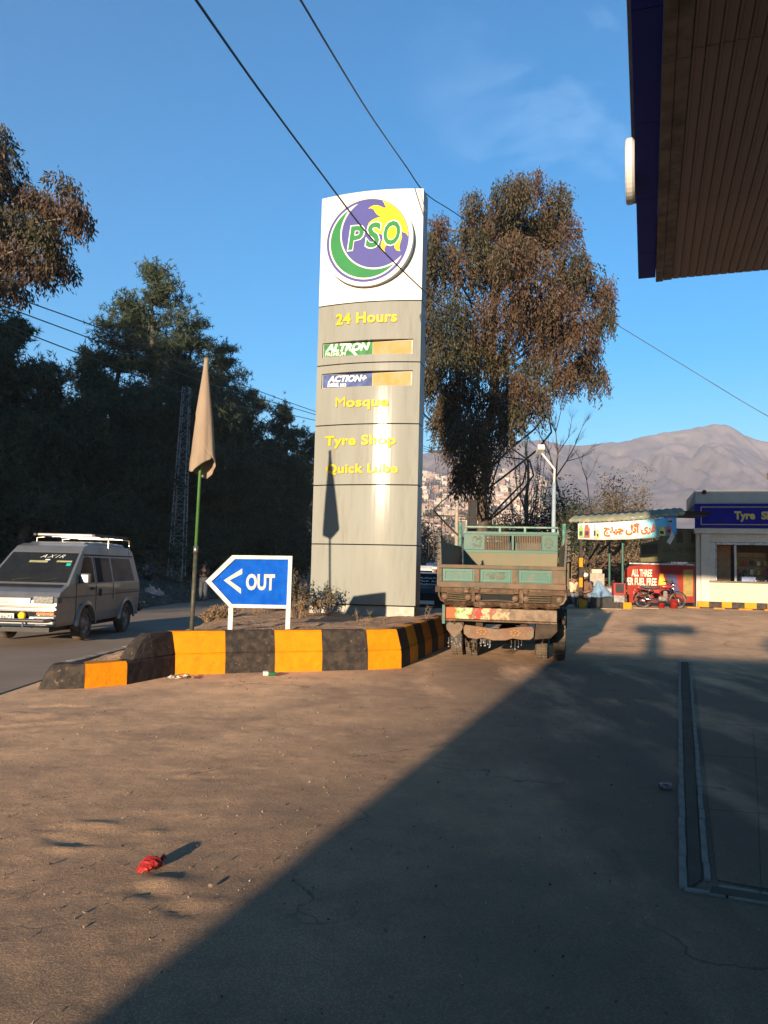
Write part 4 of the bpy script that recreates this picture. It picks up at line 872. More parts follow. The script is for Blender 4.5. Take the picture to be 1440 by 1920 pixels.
# ================================================================== STATION SHOP BEHIND THE CAMERA (throws the long shadow)
sA = Vector((-1.04, 2.87, 0)); sd = Vector((math.sin(SUN_AZ), math.cos(SUN_AZ), 0)); bc = sA-sd*13.6
shop = thing('station_shop', 'low flat-roofed station shop behind the photographer', 'building', (bc.x, bc.y, 0), -TH)
b = MB(); b.bx(0, 17, -8, 0, 0, 4.05); b.build('wall', mat('shop_wall', (.55, .52, .47), .8), shop)
b = MB(); b.bx(-.0, 17.1, -8.1, .1, 4.06, 4.22); b.build('roof', mt['concrete'], shop)
b = MB(); b.bx(2.5, 6.5, .0, .05, .2, 3.0); b.bx(8, 13, .0, .05, .2, 3.0); b.build('window', mt['glass'], shop)
# unseen tank and mast shapes, added on the roof to cast shadows
for (uu, vv2, w_, h_) in ((5.2, -3.0, 1.15, 1.35), (7.6, -3.0, 1.15, 1.45)):
    t = thing('shadow_tank', 'rounded tank shape added on the shop roof to cast a shadow' if uu < 6 else 'second rounded tank shape added on the shop roof to cast a shadow', 'shadow caster', tuple(bc+UX*uu+UY*vv2+Vector((0, 0, 4.23))), 0); b = MB(); b.smooth = True; b.lathe((0, 0, 0), (0, 0, 1), [(0, 0), (w_*.9, 0), (w_, .2), (w_, h_*.65), (w_*.8, h_*.9), (.3, h_), (0, h_)], 24); b.build('tank', mat('tank_blue', (.05, .10, .25), .5), t)
    b = MB(); b.lathe((0, 0, h_), (0, 0, 1), [(0, .0), (.28, 0), (.28, .08), (0, .09)], 16); b.build('lid', mt['black'], t)
t = thing('shadow_mast', 'unseen mast with a broad head, added on the shop roof for its shadow', 'floodlight', tuple(bc+UX*1.7+UY*-2+Vector((0, 0, 4.23)))); b = MB(); b.bx(-.16, .16, -.1, .1, 0, 1.1); b.build('mast', mt['steel'], t); b = MB(); b.bx(-.5, 1.1, -.2, .2, 1.103, 1.55); b.build('lamp_head', mt['black'], t, bevel=.03)  # mast with a broad head, added only for the shadow it throws

# ================================================================== TYRE SHOP KIOSK
ko = G(1304.5, 1139); kz = ko.z; KP = Plane((ko.x, ko.y, kz), (math.cos(TH), -math.sin(TH))); kq = lambda px, py: KP.hit(px, py)
kio = thing('tyre_shop', 'small white kiosk with a blue Tyre Shop sign and an open serving window', 'kiosk', (ko.x, ko.y, kz), -TH)
cream = mat('cream_wall', (.60, .50, .33), .7, col2=(.56, .47, .31), scale=2, bump=.15, bscale=30, dust=(.5, .40, .28), dscale=5, dlo=.68, dhi=.85); kgrey = mat('kiosk_parapet', (.34, .345, .33), .7, col2=(.30, .30, .29), scale=2.5, stretch=(1, 1, .4)); kwhite = mat('kiosk_pillar', (.52, .49, .43), .7, col2=(.46, .43, .38), scale=3, bump=.1)
z_top = kq(1304, 919)[1]; z_s1 = kq(1304, 945)[1]; z_s0 = kq(1304, 990)[1]; z_b0 = kq(1306, 1000)[1]; z_w1 = kq(1345, 1018)[1]; z_w0 = kq(1345, 1089)[1]; z_k = kq(1310, 1127)[1]
x_p0 = kq(1306, 1060)[0]; x_p1 = kq(1331, 1060)[0]; x_w0 = kq(1345, 1050)[0]; KW = 7.4; KD = 4.2
b = MB(); b.bx(0, KW, 0, KD, z_s1+.005, z_top); b.build('parapet', kgrey, kio, bevel=.02)
b = MB(); b.bx(-.02, KW, -.10, .0-.003, z_s0, z_s1); sb = b.build('sign_board', mat('sign_navy', (.006, .008, .175), .8, spec=.08, col2=(.010, .010, .20), scale=2), kio, bevel=.008)
ky = mat('sign_gold', (.50, .40, .10), .5, col2=(.45, .36, .09)); fx0 = kq(1313.5, 970)[0]; fz1 = kq(1314, 950.5)[1]; fz0 = kq(1314, 984)[1]
b = MB(); t_ = .025
for a, c, e, f_ in ((fx0, KW-.2, fz1-t_, fz1), (fx0, KW-.2, fz0, fz0+t_), (fx0, fx0+t_, fz0+t_, fz1-t_), (KW-.2-t_, KW-.2, fz0+t_, fz1-t_)): b.bx(a, c, -.108, -.101, e, f_)
b.build('sign_border', ky, sb)
tx0 = kq(1376, 968)[0]; tx1 = kq(1415, 968)[0]; tw = (tx1-tx0)
text('lettering', 'Tyre', (tx0, tx1, kq(1395, 978.5)[1], kq(1395, 959)[1]), (0, -.101, 0), (1, 0, 0), (0, 0, 1), .008, ky, sb, .045)
hx = kq(1426.5, 968)[0]; text('lettering', 'Shop', (hx, hx+tw*1.12, kq(1395, 978.5)[1], kq(1395, 959)[1]), (0, -.101, 0), (1, 0, 0), (0, 0, 1), .008, ky, sb, .045)
b = MB(); b.bx(-.03, KW, -.06, KD, z_b0, z_s0-.004); b.build('lintel', kwhite, kio, bevel=.01)
b = MB(); b.bx(x_p0, x_p0+.16, .10, KD, .0, z_b0-.003); b.build('side_wall', kwhite, kio)
b = MB(); b.bx(x_p0+.165, x_p1, .0, .3, 0, z_b0-.003); b.build('pillar', kwhite, kio, bevel=.01)
b = MB(); b.bx(x_p1+.003, KW, .10, .25, z_w1+.04, z_b0-.003); b.bx(x_p1+.003, x_w0-.06, .14, .26, z_w0, z_w1+.04-.003); b.build('window_surround', kwhite, kio, bevel=.008)
b = MB(); b.bx(x_p1+.003, KW, .06, .3, 0, z_w0-.06); b.build('base_wall', cream, kio, bevel=.01)
b = MB(); b.bx(x_p1-.03, KW, -.06, .5, z_w0-.055, z_w0); b.build('counter', mat('granite', (.04, .035, .035), .3, col2=(.16, .14, .13), scale=30), kio, bevel=.01)
b = MB(); b.bx(x_w0-.05, KW, .15, .24, z_w1-.06, z_w1+.035); b.bx(x_w0-.055, x_w0-.01, .12, .2, z_w0, z_w1-.063); b.build('shutter_rail', mt['galv'], kio, bevel=.006)
xm = kq(1381, 1050)[0]; b = MB(); b.bx(xm-.05, xm+.03, .22, .30, z_w0, z_w1-.06); b.build('mullion', kwhite, kio)
b = MB(); b.bx(x_p0+.17, KW, KD-.2, KD, 0, z_b0); b.build('rear_wall', mat('inner_wall', (.40, .24, .15), .8), kio)
b = MB(); b.bx(KW-.15, KW, .3, KD-.21, 0, z_b0-.003); b.build('side_wall', kwhite, kio); b = MB(); b.bx(x_p0+.17, KW, .3, KD-.2, 0, .05); b.build('floor', mt['concrete'], kio)
b = MB(); b.bx(x_w0, xm-.1, .9, .95, .06, z_w1); b.build('inner_partition', mat('brown_board', (.30, .16, .08), .6), kio)
wood = mat('shelf_wood', (.34, .22, .13), .6)
shx = thing('shop_shelf', 'wooden shelf unit behind the serving window of the tyre shop', 'shelf', tuple(Vector((ko.x, ko.y, kz))+UX*(xm+.25)+UY*2.4), -TH)
for zz in (z_w0+.25, z_w0+.62, z_w0+.98): b = MB(); b.bx(0, 2.6, 0, .4, zz, zz+.03); b.build('shelf_board', wood, shx)
for xx in (0, 1.3, 2.6): b = MB(); b.bx(xx, xx+.03, 0, .4, .1, z_w0+1.2); b.build('shelf_side', wood, shx)
b = MB(); b.bx(0, 2.6, .41, .43, .1, z_w0+1.2); b.build('back_board', mat('shelf_back', (.52, .38, .26), .7), shx)
bcols = [mat('bottle_'+n_, c, .4) for n_, c in (('red', (.4, .03, .02)), ('gold', (.45, .28, .05)), ('white', (.6, .58, .5)), ('black', (.03, .03, .03)))]; rnd = random.Random(4)
for r_, zz in enumerate((z_w0+.28, z_w0+.65)):
    for k in range(9):
        c = ['red', 'gold', 'white', 'black'][(k*3+r_) % 4]; p = Vector((ko.x, ko.y, kz))+UX*(xm+.38+k*.27)+UY*2.55
        t = thing('oil_can', f'{c} oil can, {["first", "second", "third", "fourth", "fifth", "sixth", "seventh", "eighth", "last"][k]} from the mullion on the {"lower" if r_ == 0 else "upper"} tyre shop shelf', 'oil can', (p.x, p.y, p.z+zz), -TH, 'oil cans on the tyre shop shelves'); b = MB(); h = rnd.uniform(.18, .28); b.bx(-.07, .07, -.04, .04, 0, h); b.build('can', bcols[(k*3+r_) % 4], t, bevel=.012); b = MB(); b.cyl((.03, 0, h), (.03, 0, h+.04), .02, 8); b.build('cap', mt['black'], t)
p = KP.o+UX*(kq(1392, 1082)[0])+UY*.3
t = thing('coffee_urn', 'dark rounded urn standing on the kiosk counter by the mullion', 'urn', (p.x, p.y, kz+z_w0+.16), -TH); b = MB(); b.smooth = True; b.lathe((0, 0, 0), (0, 0, 1), [(0, 0), (.1, 0), (.11, .05), (.11, .24), (.07, .32), (0, .34)], 16); b.build('body', mt['black'], t); b = MB(); b.cyl((0, 0, .33), (0, 0, .37), .02, 8); b.build('knob', mt['steel'], t); t.location.z = kz+z_w0+.002
p = KP.o+UX*(kq(1404, 1086)[0])+UY*.12; t = thing('paper_box', 'pale blue paper box on the kiosk counter', 'box', (p.x, p.y, kz+z_w0+.002), -TH); b = MB(); b.bx(-.25, .25, -.1, .12, 0, .16); b.build('carton', mat('pale_blue', (.35, .42, .60), .6), t, bevel=.005); b = MB(); b.bx(-.26, .26, -.11, .13, .161, .18); b.build('lid', mat('pale_blue_lid', (.45, .52, .68), .6), t)
rnd = random.Random(8)
for k in range(7):
    p = KP.o+UX*(kq(1421+k*6, 1089)[0])+UY*rnd.uniform(.0, .2); t = thing('tool', ['wrench', 'socket', 'pump nozzle', 'steel clamp', 'valve tin', 'steel ring', 'pliers'][k]+' lying among tools on the kiosk counter', 'tool', (p.x, p.y, kz+z_w0+.002), rnd.uniform(0, 3)); b = MB(); b.tube([(-.12, 0, .02), (.05, .02, .03), (.12, 0, .03)], [.015, .02, .03], 6); b.build('tool_body', mt['steel'], t); b = MB(); b.lathe((.13, 0, .03), (0, 0, 1), [(.02, -.01), (.045, -.01), (.045, .02), (.02, .02)], 10, True); b.build('tool_head', mt['steel'], t)
pcam = kq(1320, 923); t = thing('bullet_camera', 'small black camera on the kiosk parapet', 'camera', tuple(KP.o+UX*pcam[0]+UY*-.12+Vector((0, 0, pcam[1]))), -TH); b = MB(); b.smooth = True; b.lathe((0, 0, 0), (0, -1, 0), [(0, -.1), (.06, -.1), (.09, 0), (.06, .08), (0, .1)], 14); b.build('housing', mt['black'], t); b = MB(); b.cyl((0, .02, 0), (0, .12, -.02), .02, 6); b.build('bracket', mt['black'], t)
# stepped black and yellow kerb of the kiosk
kk = bpy.data.objects.new('kiosk_kerb', None); link(kk); kk['kind'] = 'structure'; kk.location = KP.o; kk.rotation_euler = (0, 0, -TH)
def kblocks(x0, x1, y0, y1, z0, z1, first, L_=.42, par=None):
    x = x0; i = 0
    while x < x1-.05:
        e = min(x1, x+L_*(1.0+.12*math.sin(i*2.3))); b = MB(); b.bx(x+.002, e-.002, y0, y1, z0, z1); b.build('kerb_block', mt['kyellow'] if (i % 2 == 0) == first else mt['kblack'], par or kk, bevel=.012); x = e; i += 1
kblocks(x_p0+.02, KW, -.16, .05, -.1, z_k, True); kblocks(kq(1286, 1140)[0], KW, -.62, -.165, -.2, z_k-.22, True, .46)

# ================================================================== OIL CHANGE BAY: AWNING, BANNERS, POSTS
ap = G(1088.5, 1141); az_ = ap.z; BP = Plane((ap.x, ap.y, 0), (math.cos(R(4)), -math.sin(R(4)))); bq = lambda px, py: BP.hit(px, py); bU = BP.u; bN = -BP.n   # bN points away from the camera
AR = math.atan2(bU.y, bU.x)
def at_plane(px, py, depth=0.): s, z = bq(px, py); return ap*1.0+bU*s+bN*depth+Vector((0, 0, z-ap.z)) if False else Vector((ap.x, ap.y, 0))+bU*s+bN*depth+Vector((0, 0, z))
aw = thing('awning', 'dusty green corrugated awning with a scalloped edge beside the tyre shop', 'awning', (ap.x, ap.y, 0), AR)
awm = mat('awning_sheet', (.205, .215, .150), .8, col2=(.155, .165, .120), scale=3, dust=(.34, .28, .20), dscale=2.5, dlo=.5, dhi=.75)
top = [(1086, 962.5), (1120, 960.5), (1180, 957), (1230, 953.5), (1286, 949)]; bot = [(1064, 976), (1120, 975.5), (1180, 972.5), (1230, 968), (1284, 963)]
NX = 84; V = []; ts = np.linspace(0, 1, NX)
for t in ts:
    xt = 1086+(1287-1086)*t; yt = np.interp(xt, [q_[0] for q_ in top], [q_[1] for q_ in top]); xb = 1066+(1282-1066)*t; ybb = np.interp(xb, [q_[0] for q_ in bot], [q_[1] for q_ in bot])
    A_ = bq(xt, yt); B_ = bq(xb, ybb); wv = .018*math.sin(t*NX*1.05); sc_ = .05*abs(math.sin(t*math.pi*24))
    V.append((A_[0], .75, A_[1]+wv)); V.append(((A_[0]+B_[0])/2, .22, (A_[1]*.55+B_[1]*.45)+wv+.02)); V.append((B_[0], -.05, B_[1]+wv+.02)); V.append((B_[0], -.06, B_[1]-.03-sc_))
V = np.array(V); F = np.array([[i*4+j, i*4+j+1, i*4+j+5, i*4+j+4] for i in range(NX-1) for j in range(3)])
o = fastmesh('sheet', V, F, awm, aw); m_ = o.modifiers.new('t', 'SOLIDIFY'); m_.thickness = .008
b = MB(); z_r = bq(1100, 975)[1]; b.tube([(bq(1086, 975)[0], .0, bq(1086, 980)[1]), (bq(1284, 960)[0], .0, bq(1284, 962)[1])], .03, 6); b.tube([(bq(1086, 975)[0], .75, bq(1086, 972)[1]), (bq(1284, 960)[0], .75, bq(1284, 956)[1])], .03, 6); b.build('rail', mt['galv'], aw)
b = MB(); x1_ = bq(1287, 955)[0]; z1_ = bq(1287, 957)[1]; b.bx(x1_-.3, x1_+1.0, .5, 2.2, z1_-.12, z1_+.02); b.build('roof_extension', mt['dark'], aw)
# striped front post
post = thing('striped_post', 'awning post painted in yellow and black bands at the left corner', 'post', tuple(ap), AR)
zz = [bq(1088.5, y)[1]-ap.z for y in (1141, 1122, 1101, 1083, 1063, 1046, 1012, 975)]
pm_ = [mt['kyellow'], mt['kblack'], mt['kyellow'], mt['kblack'], mt['kyellow'], mt['kblack'], mat('post_green', (.03, .10, .085), .5)]
for i in range(7):
    r_ = .062 if i < 5 else .05; b = MB(); b.bx(-r_, r_, -r_, r_, zz[i]+(0 if i else -.2), zz[i+1]-.001); b.build('band' if i < 6 else 'upper_post', pm_[i], post, bevel=.006)
for px, dp, lab in ((1175, .6, 'teal rear post of the awning, middle one'), (1173, 2.6, 'thin dark post behind the banner')):
    p = at_plane(px, 1130, dp); t = thing('awning_post', lab, 'post', (p.x, p.y, .36)); b = MB(); b.tube([(0, 0, -.1), (0, 0, bq(px, 985)[1]-.36)], .045, 8); b.build('post', pm_[6], t); b = MB(); b.box((0, 0, .02), (.18, .18, .03)); b.build('base_plate', mt['steel'], t)
# banner with Urdu lettering
ban = thing('oil_change_banner', 'white and blue cloth banner with orange Urdu lettering hung under the awning', 'banner', (ap.x, ap.y, 0), AR)
def cloth_mat():
    m = bpy.data.materials.new('banner_cloth'); m.use_nodes = True; n = m.node_tree; bs = n.nodes['Principled BSDF']; bs.inputs['Roughness'].default_value = .6
    tc = n.nodes.new('ShaderNodeTexCoord'); sp = n.nodes.new('ShaderNodeSeparateXYZ'); n.links.new(tc.outputs['Object'], sp.inputs[0]); r = n.nodes.new('ShaderNodeValToRGB'); mr = n.nodes.new('ShaderNodeMapRange'); mr.inputs[1].default_value = 0; mr.inputs[2].default_value = bq(1268, 985)[0]
    n.links.new(sp.outputs['X'], mr.inputs[0]); n.links.new(mr.outputs[0], r.inputs[0]); e = r.color_ramp.elements; e[0].position = .50; e[0].color = (.48, .47, .42, 1); e[1].position = 1.; e[1].color = (.02, .16, .42, 1); x = e.new(.68); x.color = (.18, .36, .38, 1); x = e.new(.86); x.color = (.06, .30, .50, 1)
    n.links.new(r.outputs[0], bs.inputs['Base Color']); return m
ctop = [(1083, 982), (1130, 980), (1180, 977), (1225, 973), (1267, 969)]; cbot = [(1082.5, 1011), (1130, 1012.5), (1180, 1011.5), (1225, 1008), (1267, 1002)]
NX = 60; V = []
def cyb(s): return .02*math.sin(s*5.1)+.012*math.sin(s*13)
for i in range(NX):
    x = 1083+(1267-1083)*i/(NX-1); A_ = bq(x, np.interp(x, [q_[0] for q_ in ctop], [q_[1] for q_ in ctop])); B_ = bq(x, np.interp(x, [q_[0] for q_ in cbot], [q_[1] for q_ in cbot]))
    for j in range(5): f = j/4; V.append((A_[0]*(1-f)+B_[0]*f, -.08+cyb(A_[0])*f, A_[1]*(1-f)+B_[1]*f))
clo = fastmesh('cloth', np.array(V), grid_faces(5, NX), cloth_mat(), ban); clo.modifiers.new('t', 'SOLIDIFY').thickness = .004
orange = mat('orange_paint', (.55, .11, .008), .6)
def burdu(px0, px1, y0, y1, txt, off=.045, par=ban, m=None, pl=bq, yy=-.125, th=.004):
    a, c = pl(px0, 990)[0], pl(px1, 990)[0]; text('lettering', txt, (a, c, pl((px0+px1)/2, y1)[1], pl((px0+px1)/2, y0)[1]), (0, yy, 0), (1, 0, 0), (0, 0, 1), th, m or orange, par, off)
URDU = ['\ufe9e\ufee8\ufbff\ufb7c', '\ufede\ufe8b\ufe81', '\ufbfc\ufeae\ufed3']
burdu(1130, 1168, 988, 1007, URDU[0]); burdu(1171, 1198, 981, 1004, URDU[1]); burdu(1200, 1227, 982, 1003, URDU[2])
pict = [mat('print_'+n_, c, .6) for n_, c in (('green', (.22, .42, .10)), ('red', (.50, .10, .07)), ('dark', (.04, .04, .05)), ('yellow', (.7, .6, .1)), ('greyblue', (.30, .36, .45)))]
for px, w_, k, y0, y1 in ((1088, 9, 0, 985, 1008), (1099, 11, 1, 984, 1008), (1113.5, 5, 4, 982, 1009), (1119, 6, 3, 993, 1009), (1239, 12, 3, 988, 1004), (1252, 9, 1, 986, 1001), (1255, 12, 4, 972, 981)):
    a, c = bq(px-w_/2, 990)[0], bq(px+w_/2, 990)[0]; z0, z1 = bq(px, y1)[1], bq(px, y0)[1]; h = z1-z0
    b = MB(); b.prism([(a, z0), (c, z0), (c, z0+h*.7), (c-(c-a)*.25, z1-h*.1), (c-(c-a)*.25, z1), (a+(c-a)*.25, z1), (a+(c-a)*.1, z0+h*.75)], (0, -.126, 0), (1, 0, 0), (0, 0, 1), .004); b.build('printed_can', pict[k], ban)
    b = MB(); b.bx(a+(c-a)*.2, c-(c-a)*.2, -.136, -.131, z0+h*.15, z0+h*.5); b.build('printed_label', pict[2 if k != 4 else 2], ban)
t = at_plane(1256, 1008, 0); fl_ = thing('loose_flap', 'pale loose corner of cloth dangling at the right end of the banner', 'cloth', tuple(t), AR); b = MB(); b.add([(0, -.1, .28), (.14, -.12, .05), (-.02, -.1, -.26), (-.14, -.08, -.16), (-.05, -.14, .02)], [(0, 1, 4), (1, 2, 4), (2, 3, 4)]); b.build('flap', mat('pale_cloth', (.50, .52, .55), .8), fl_)
# red banner, notice board
DB = 3.4
def hit_d(px, py, dep):   # local coords on a plane dep behind the bay front
    pl = Plane(Vector((ap.x, ap.y, 0))+bN*dep, bU.to_2d()); return pl.hit(px, py)
rb = thing('red_poster', 'red hoarding reading ALL THREE PER FUEL FREE behind the motorcycle', 'poster', tuple(Vector((ap.x, ap.y, 0))+bN*DB), AR); hd = lambda px, py: hit_d(px, py, DB)
redm = mat('poster_red', (.22, .024, .016), .7, spec=.1, col2=(.28, .035, .022), scale=1.5); pol = [hd(*p_) for p_ in ((1176, 1090), (1171, 1088), (1170.5, 1072), (1180, 1061), (1242, 1057), (1302, 1057), (1302, 1130), (1176, 1130))]
b = MB(); b.prism(pol, (0, .02, 0), (1, 0, 0), (0, 0, 1), .03); b.build('board', redm, rb)
cw = mat('poster_lettering', (.72, .66, .52), .5)
for txt, x0, x1, y0, y1 in (('ALL THREE', 1184, 1222.5, 1067.5, 1081), ('PER FUEL FREE', 1172.5, 1231, 1083.5, 1097.5)):
    text('lettering', txt, (hd(x0, 1080)[0], hd(x1, 1080)[0], hd((x0+x1)/2, y1)[1], hd((x0+x1)/2, y0)[1]), (0, -.011, 0), (1, 0, 0), (0, 0, 1), .004, cw, rb, .03, .03)
bo = [hd(*p_) for p_ in ((1234, 1097), (1249, 1097), (1243, 1076), (1237, 1076))]; b = MB(); b.prism(bo, (0, -.011, 0), (1, 0, 0), (0, 0, 1), .004); b.build('printed_bottle', mat('poster_gold', (.75, .45, .05), .5), rb)
b = MB(); b.prism([hd(*p_) for p_ in ((1250, 1075), (1268, 1078), (1274, 1112), (1252, 1112))], (0, -.011, 0), (1, 0, 0), (0, 0, 1), .004); b.build('printed_drum', mat('poster_blue', (.06, .06, .14), .5), rb)
b = MB(); b.prism([hd(*p_) for p_ in ((1281, 1068), (1299, 1068), (1299, 1118), (1281, 1118))], (0, -.011, 0), (1, 0, 0), (0, 0, 1), .004); b.build('printed_can', mat('poster_ochre', (.30, .21, .06), .5), rb)
b = MB(); a, c = hd(1180, 1057)[0], hd(1302, 1055)[0]; b.bx(a, c, -.03, .05, hd(1200, 1058)[1], hd(1200, 1055.5)[1]); b.build('top_rail', mt['galv'], rb)
nb_ = thing('notice_board', 'large dark olive board with faded Urdu lettering above the red poster', 'board', tuple(Vector((ap.x, ap.y, 0))+bN*3.8), AR); hn = lambda px, py: hit_d(px, py, 3.8)
olive = mat('olive_board', (.115, .105, .045), .6, col2=(.085, .080, .045), scale=2)
b = MB(); b.prism([hn(*p_) for p_ in ((1201, 1053), (1200, 1020), (1234, 1012), (1262, 994), (1306, 992), (1306, 1054))], (0, .02, 0), (1, 0, 0), (0, 0, 1), .04); b.build('board', olive, nb_)
dk = mat('board_dark', (.045, .04, .025), .6); b = MB(); b.prism([hn(*p_) for p_ in ((1203, 1040), (1203, 1022), (1233, 1019), (1233, 1038))], (0, -.021, 0), (1, 0, 0), (0, 0, 1), .004); b.build('dark_picture', dk, nb_)
for x0, x1 in ((1268, 1280), (1296, 1305)): b = MB(); b.prism([hn(*p_) for p_ in ((x0, 1018), (x0, 998), ((x0+x1)/2, 994), (x1, 998), (x1, 1018))], (0, -.021, 0), (1, 0, 0), (0, 0, 1), .004); b.build('arched_picture', dk, nb_)
for (x0, x1, y0, y1, tx) in ((1242, 1264, 1027, 1036, '\ufee6\ufbff\ufed4\ufb7c'), (1266, 1280, 1027, 1035, '\ufede\ufe8b\ufe81'), (1282, 1304, 1026, 1035, '\ufee0\ufe9e\ufed3'), (1268, 1288, 1041, 1045, '\ufede\ufee4\ufeb4\ufee7')):
    text('lettering', tx, (hn(x0, 1030)[0], hn(x1, 1030)[0], hn(x0, y1)[1], hn(x0, y0)[1]), (0, -.021, 0), (1, 0, 0), (0, 0, 1), .003, dk, nb_, .02)
b = MB(); p0 = hn(1258, 990); b.bx(p0[0], p0[0]+1.6, .3, 1.6, p0[1]-1.0, p0[1]+.0); b.build('dark_roof', mt['dark'], nb_)
# steel stairs
st = thing('steel_stairs', 'rusty open steel staircase rising to the right behind the awning', 'staircase', tuple(Vector((ap.x, ap.y, 0))+bN*3.0), AR); hs = lambda px, py: hit_d(px, py, 3.0)
rust = mat('rusty_steel', (.055, .035, .025), .8, col2=(.10, .055, .035), scale=8)
for (x0, y0, x1, y1), yy in (((1100, 1062, 1150, 1010), 0), ((1104, 1090, 1172, 1013), 0), ((1112, 1090, 1176, 1022), .7), ((1104, 1058, 1136, 1012), .7), ((1132, 1062, 1172, 1020), .35)):
    A_, B_ = hs(x0, y0), hs(x1, y1); b = MB(); b.tube([(A_[0], yy, A_[1]), (B_[0], yy, B_[1])], .045 if yy != .35 else .025, 6); b.build('stringer', rust, st)
for k in range(9):
    f = k/8; A_ = hs(1106+(1168-1106)*f, 1087+(1018-1087)*f); b = MB(); b.bx(A_[0]-.16, A_[0]+.16, 0, .72, A_[1]-.015, A_[1]+.015); b.build('tread', rust, st)
for (x0, y0, x1, y1) in ((1128, 1060, 1156, 1060), (1140, 1046, 1166, 1046), (1126, 1085, 1142, 1085)):
    A_, B_ = hs(x0, y0), hs(x1, y1); b = MB(); b.tube([(A_[0], .0, A_[1]), (B_[0], .0, B_[1])], .025, 5); b.build('brace', rust, st)
# clutter under the awning
def small(name, label, cat, px, py, dep, parts, rz=0.):
    p = at_plane(px, py, dep); t = thing(name, label, cat, (p.x, p.y, gz(p.x, p.y)), AR+rz)
    for nm, fn, m in parts: b = MB(); fn(b); b.build(nm, m, t, bevel=.008)
    return t
small('water_block', 'pale cement block stand behind the stairs', 'block', 1149, 1130, 2.9, [('block', lambda b: b.bx(-.28, .28, -.2, .2, 0, 1.25), mat('pale_cement', (.36, .32, .26), .9)), ('cap', lambda b: b.bx(-.2, .2, -.15, .15, 1.255, 1.42), mat('pale_cement_cap', (.50, .45, .36), .9))])
small('red_cooler', 'red and black crate box in front of the teal post', 'box', 1163.5, 1130, .25, [('box', lambda b: b.bx(-.22, .20, -.15, .2, .50, .93), mat('crate_red', (.38, .035, .025), .5)), ('panel', lambda b: b.bx(-.16, .14, -.17, -.152, .58, .90), mt['black']), ('stand', lambda b: b.bx(-.2, .18, -.1, .18, 0, .495), mt['steel'])])
small('workbench', 'low cluttered bench with a brown cover behind the blue sheet', 'bench', 1150, 1130, 1.5, [('top', lambda b: b.bx(-.6, .75, -.3, .3, .72, .78), mat('brown_cover', (.22, .13, .08), .9)), ('leg', lambda b: b.bx(-.55, -.5, -.25, -.2, 0, .715), mt['steel']), ('leg', lambda b: b.bx(.65, .7, -.25, -.2, 0, .715), mt['steel']), ('drawer_front', lambda b: b.bx(-.5, .64, -.3, -.26, .3, .715), mt['galv'])])
t = small('blue_sheet', 'light blue plastic sheet draped to a point beside the seated men', 'sheet', 1130, 1130, .35, []); b = MB(); rnd = random.Random(2); n = 18
ring = [(math.cos(a)*(.46+.08*math.sin(a*5)), math.sin(a)*.34, .42+.03*math.sin(a*4)) for a in [2*math.pi*i/n for i in range(n)]]; r2 = [(x*.42-.05, y*.42, .76+.03*math.sin(i*2.1)) for i, (x, y, z) in enumerate(ring)]
b.add([(-.10, 0, 1.02)]+r2+ring, [(0, 1+i, 1+(i+1) % n) for i in range(n)]+[(1+i, 1+n+i, 1+n+(i+1) % n, 1+(i+1) % n) for i in range(n)]); b.build('sheet', mat('blue_sheet', (.18, .28, .38), .5, col2=(.14, .22, .32), scale=5), t); b = MB(); b.bx(-.4, .38, -.28, .28, 0, .415); b.build('hidden_crate', mt['black'], t)
def bucket(label, px, py, dep, s=1.):
    t = small('bucket', label, 'bucket', px, py, dep, []); t.scale = (s, s, s); b = MB(); b.smooth = True; b.lathe((0, 0, 0), (0, 0, 1), [(0, 0), (.12, 0), (.155, .32), (.165, .32), (.165, .335), (.15, .335), (.115, .02), (0, .02)], 20); b.build('pail', mat('bucket_red', (.36, .025, .015), .4), t); b = MB(); b.tube([(-.16, 0, .32), (-.12, -.1, .22), (0, -.17, .18), (.12, -.1, .22), (.16, 0, .32)], .006, 5); b.build('handle', mt['steel'], t)
bucket('red plastic bucket between the motorcycle and the kiosk kerb', 1291, 1136, 1.7, 1.0); bucket('red bucket behind the front wheel of the motorcycle', 1272, 1138, 2.1, .9)
small('yellow_can', 'yellow oil can at the foot of the striped post', 'can', 1097, 1138, .3, [('body', lambda b: b.bx(-.13, .13, -.08, .08, 0, .30), mat('can_yellow', (.75, .36, .02), .5)), ('spout', lambda b: b.cyl((.06, 0, .30), (.09, 0, .40), .03, 8, .02), mat('can_yellow_spout', (.7, .33, .02), .5))])
small('stone', 'pale stone on the kerb left of the striped post', 'stone', 1070, 1138, .1, [('stone', lambda b: b.sphere((0, 0, .07), .2, 9, 6, (1, .7, .5)), mt['concrete'])])
for o_ in COL.objects:
    pass
small('cardboard', 'flat cardboard strip on the ground before the kerb', 'cardboard', 1135, 1137, -.35, [('sheet', lambda b: b.box((0, 0, .02), (1.0, .22, .025), .06), mat('cardboard', (.50, .36, .22), .9))]); small('plank', 'flat wooden plank on the ground in front of the motorcycle', 'plank', 1218, 1143, .9, [('board', lambda b: b.box((0, 0, .02), (1.1, .16, .03), -.03), mat('plank_wood', (.42, .30, .19), .9))])
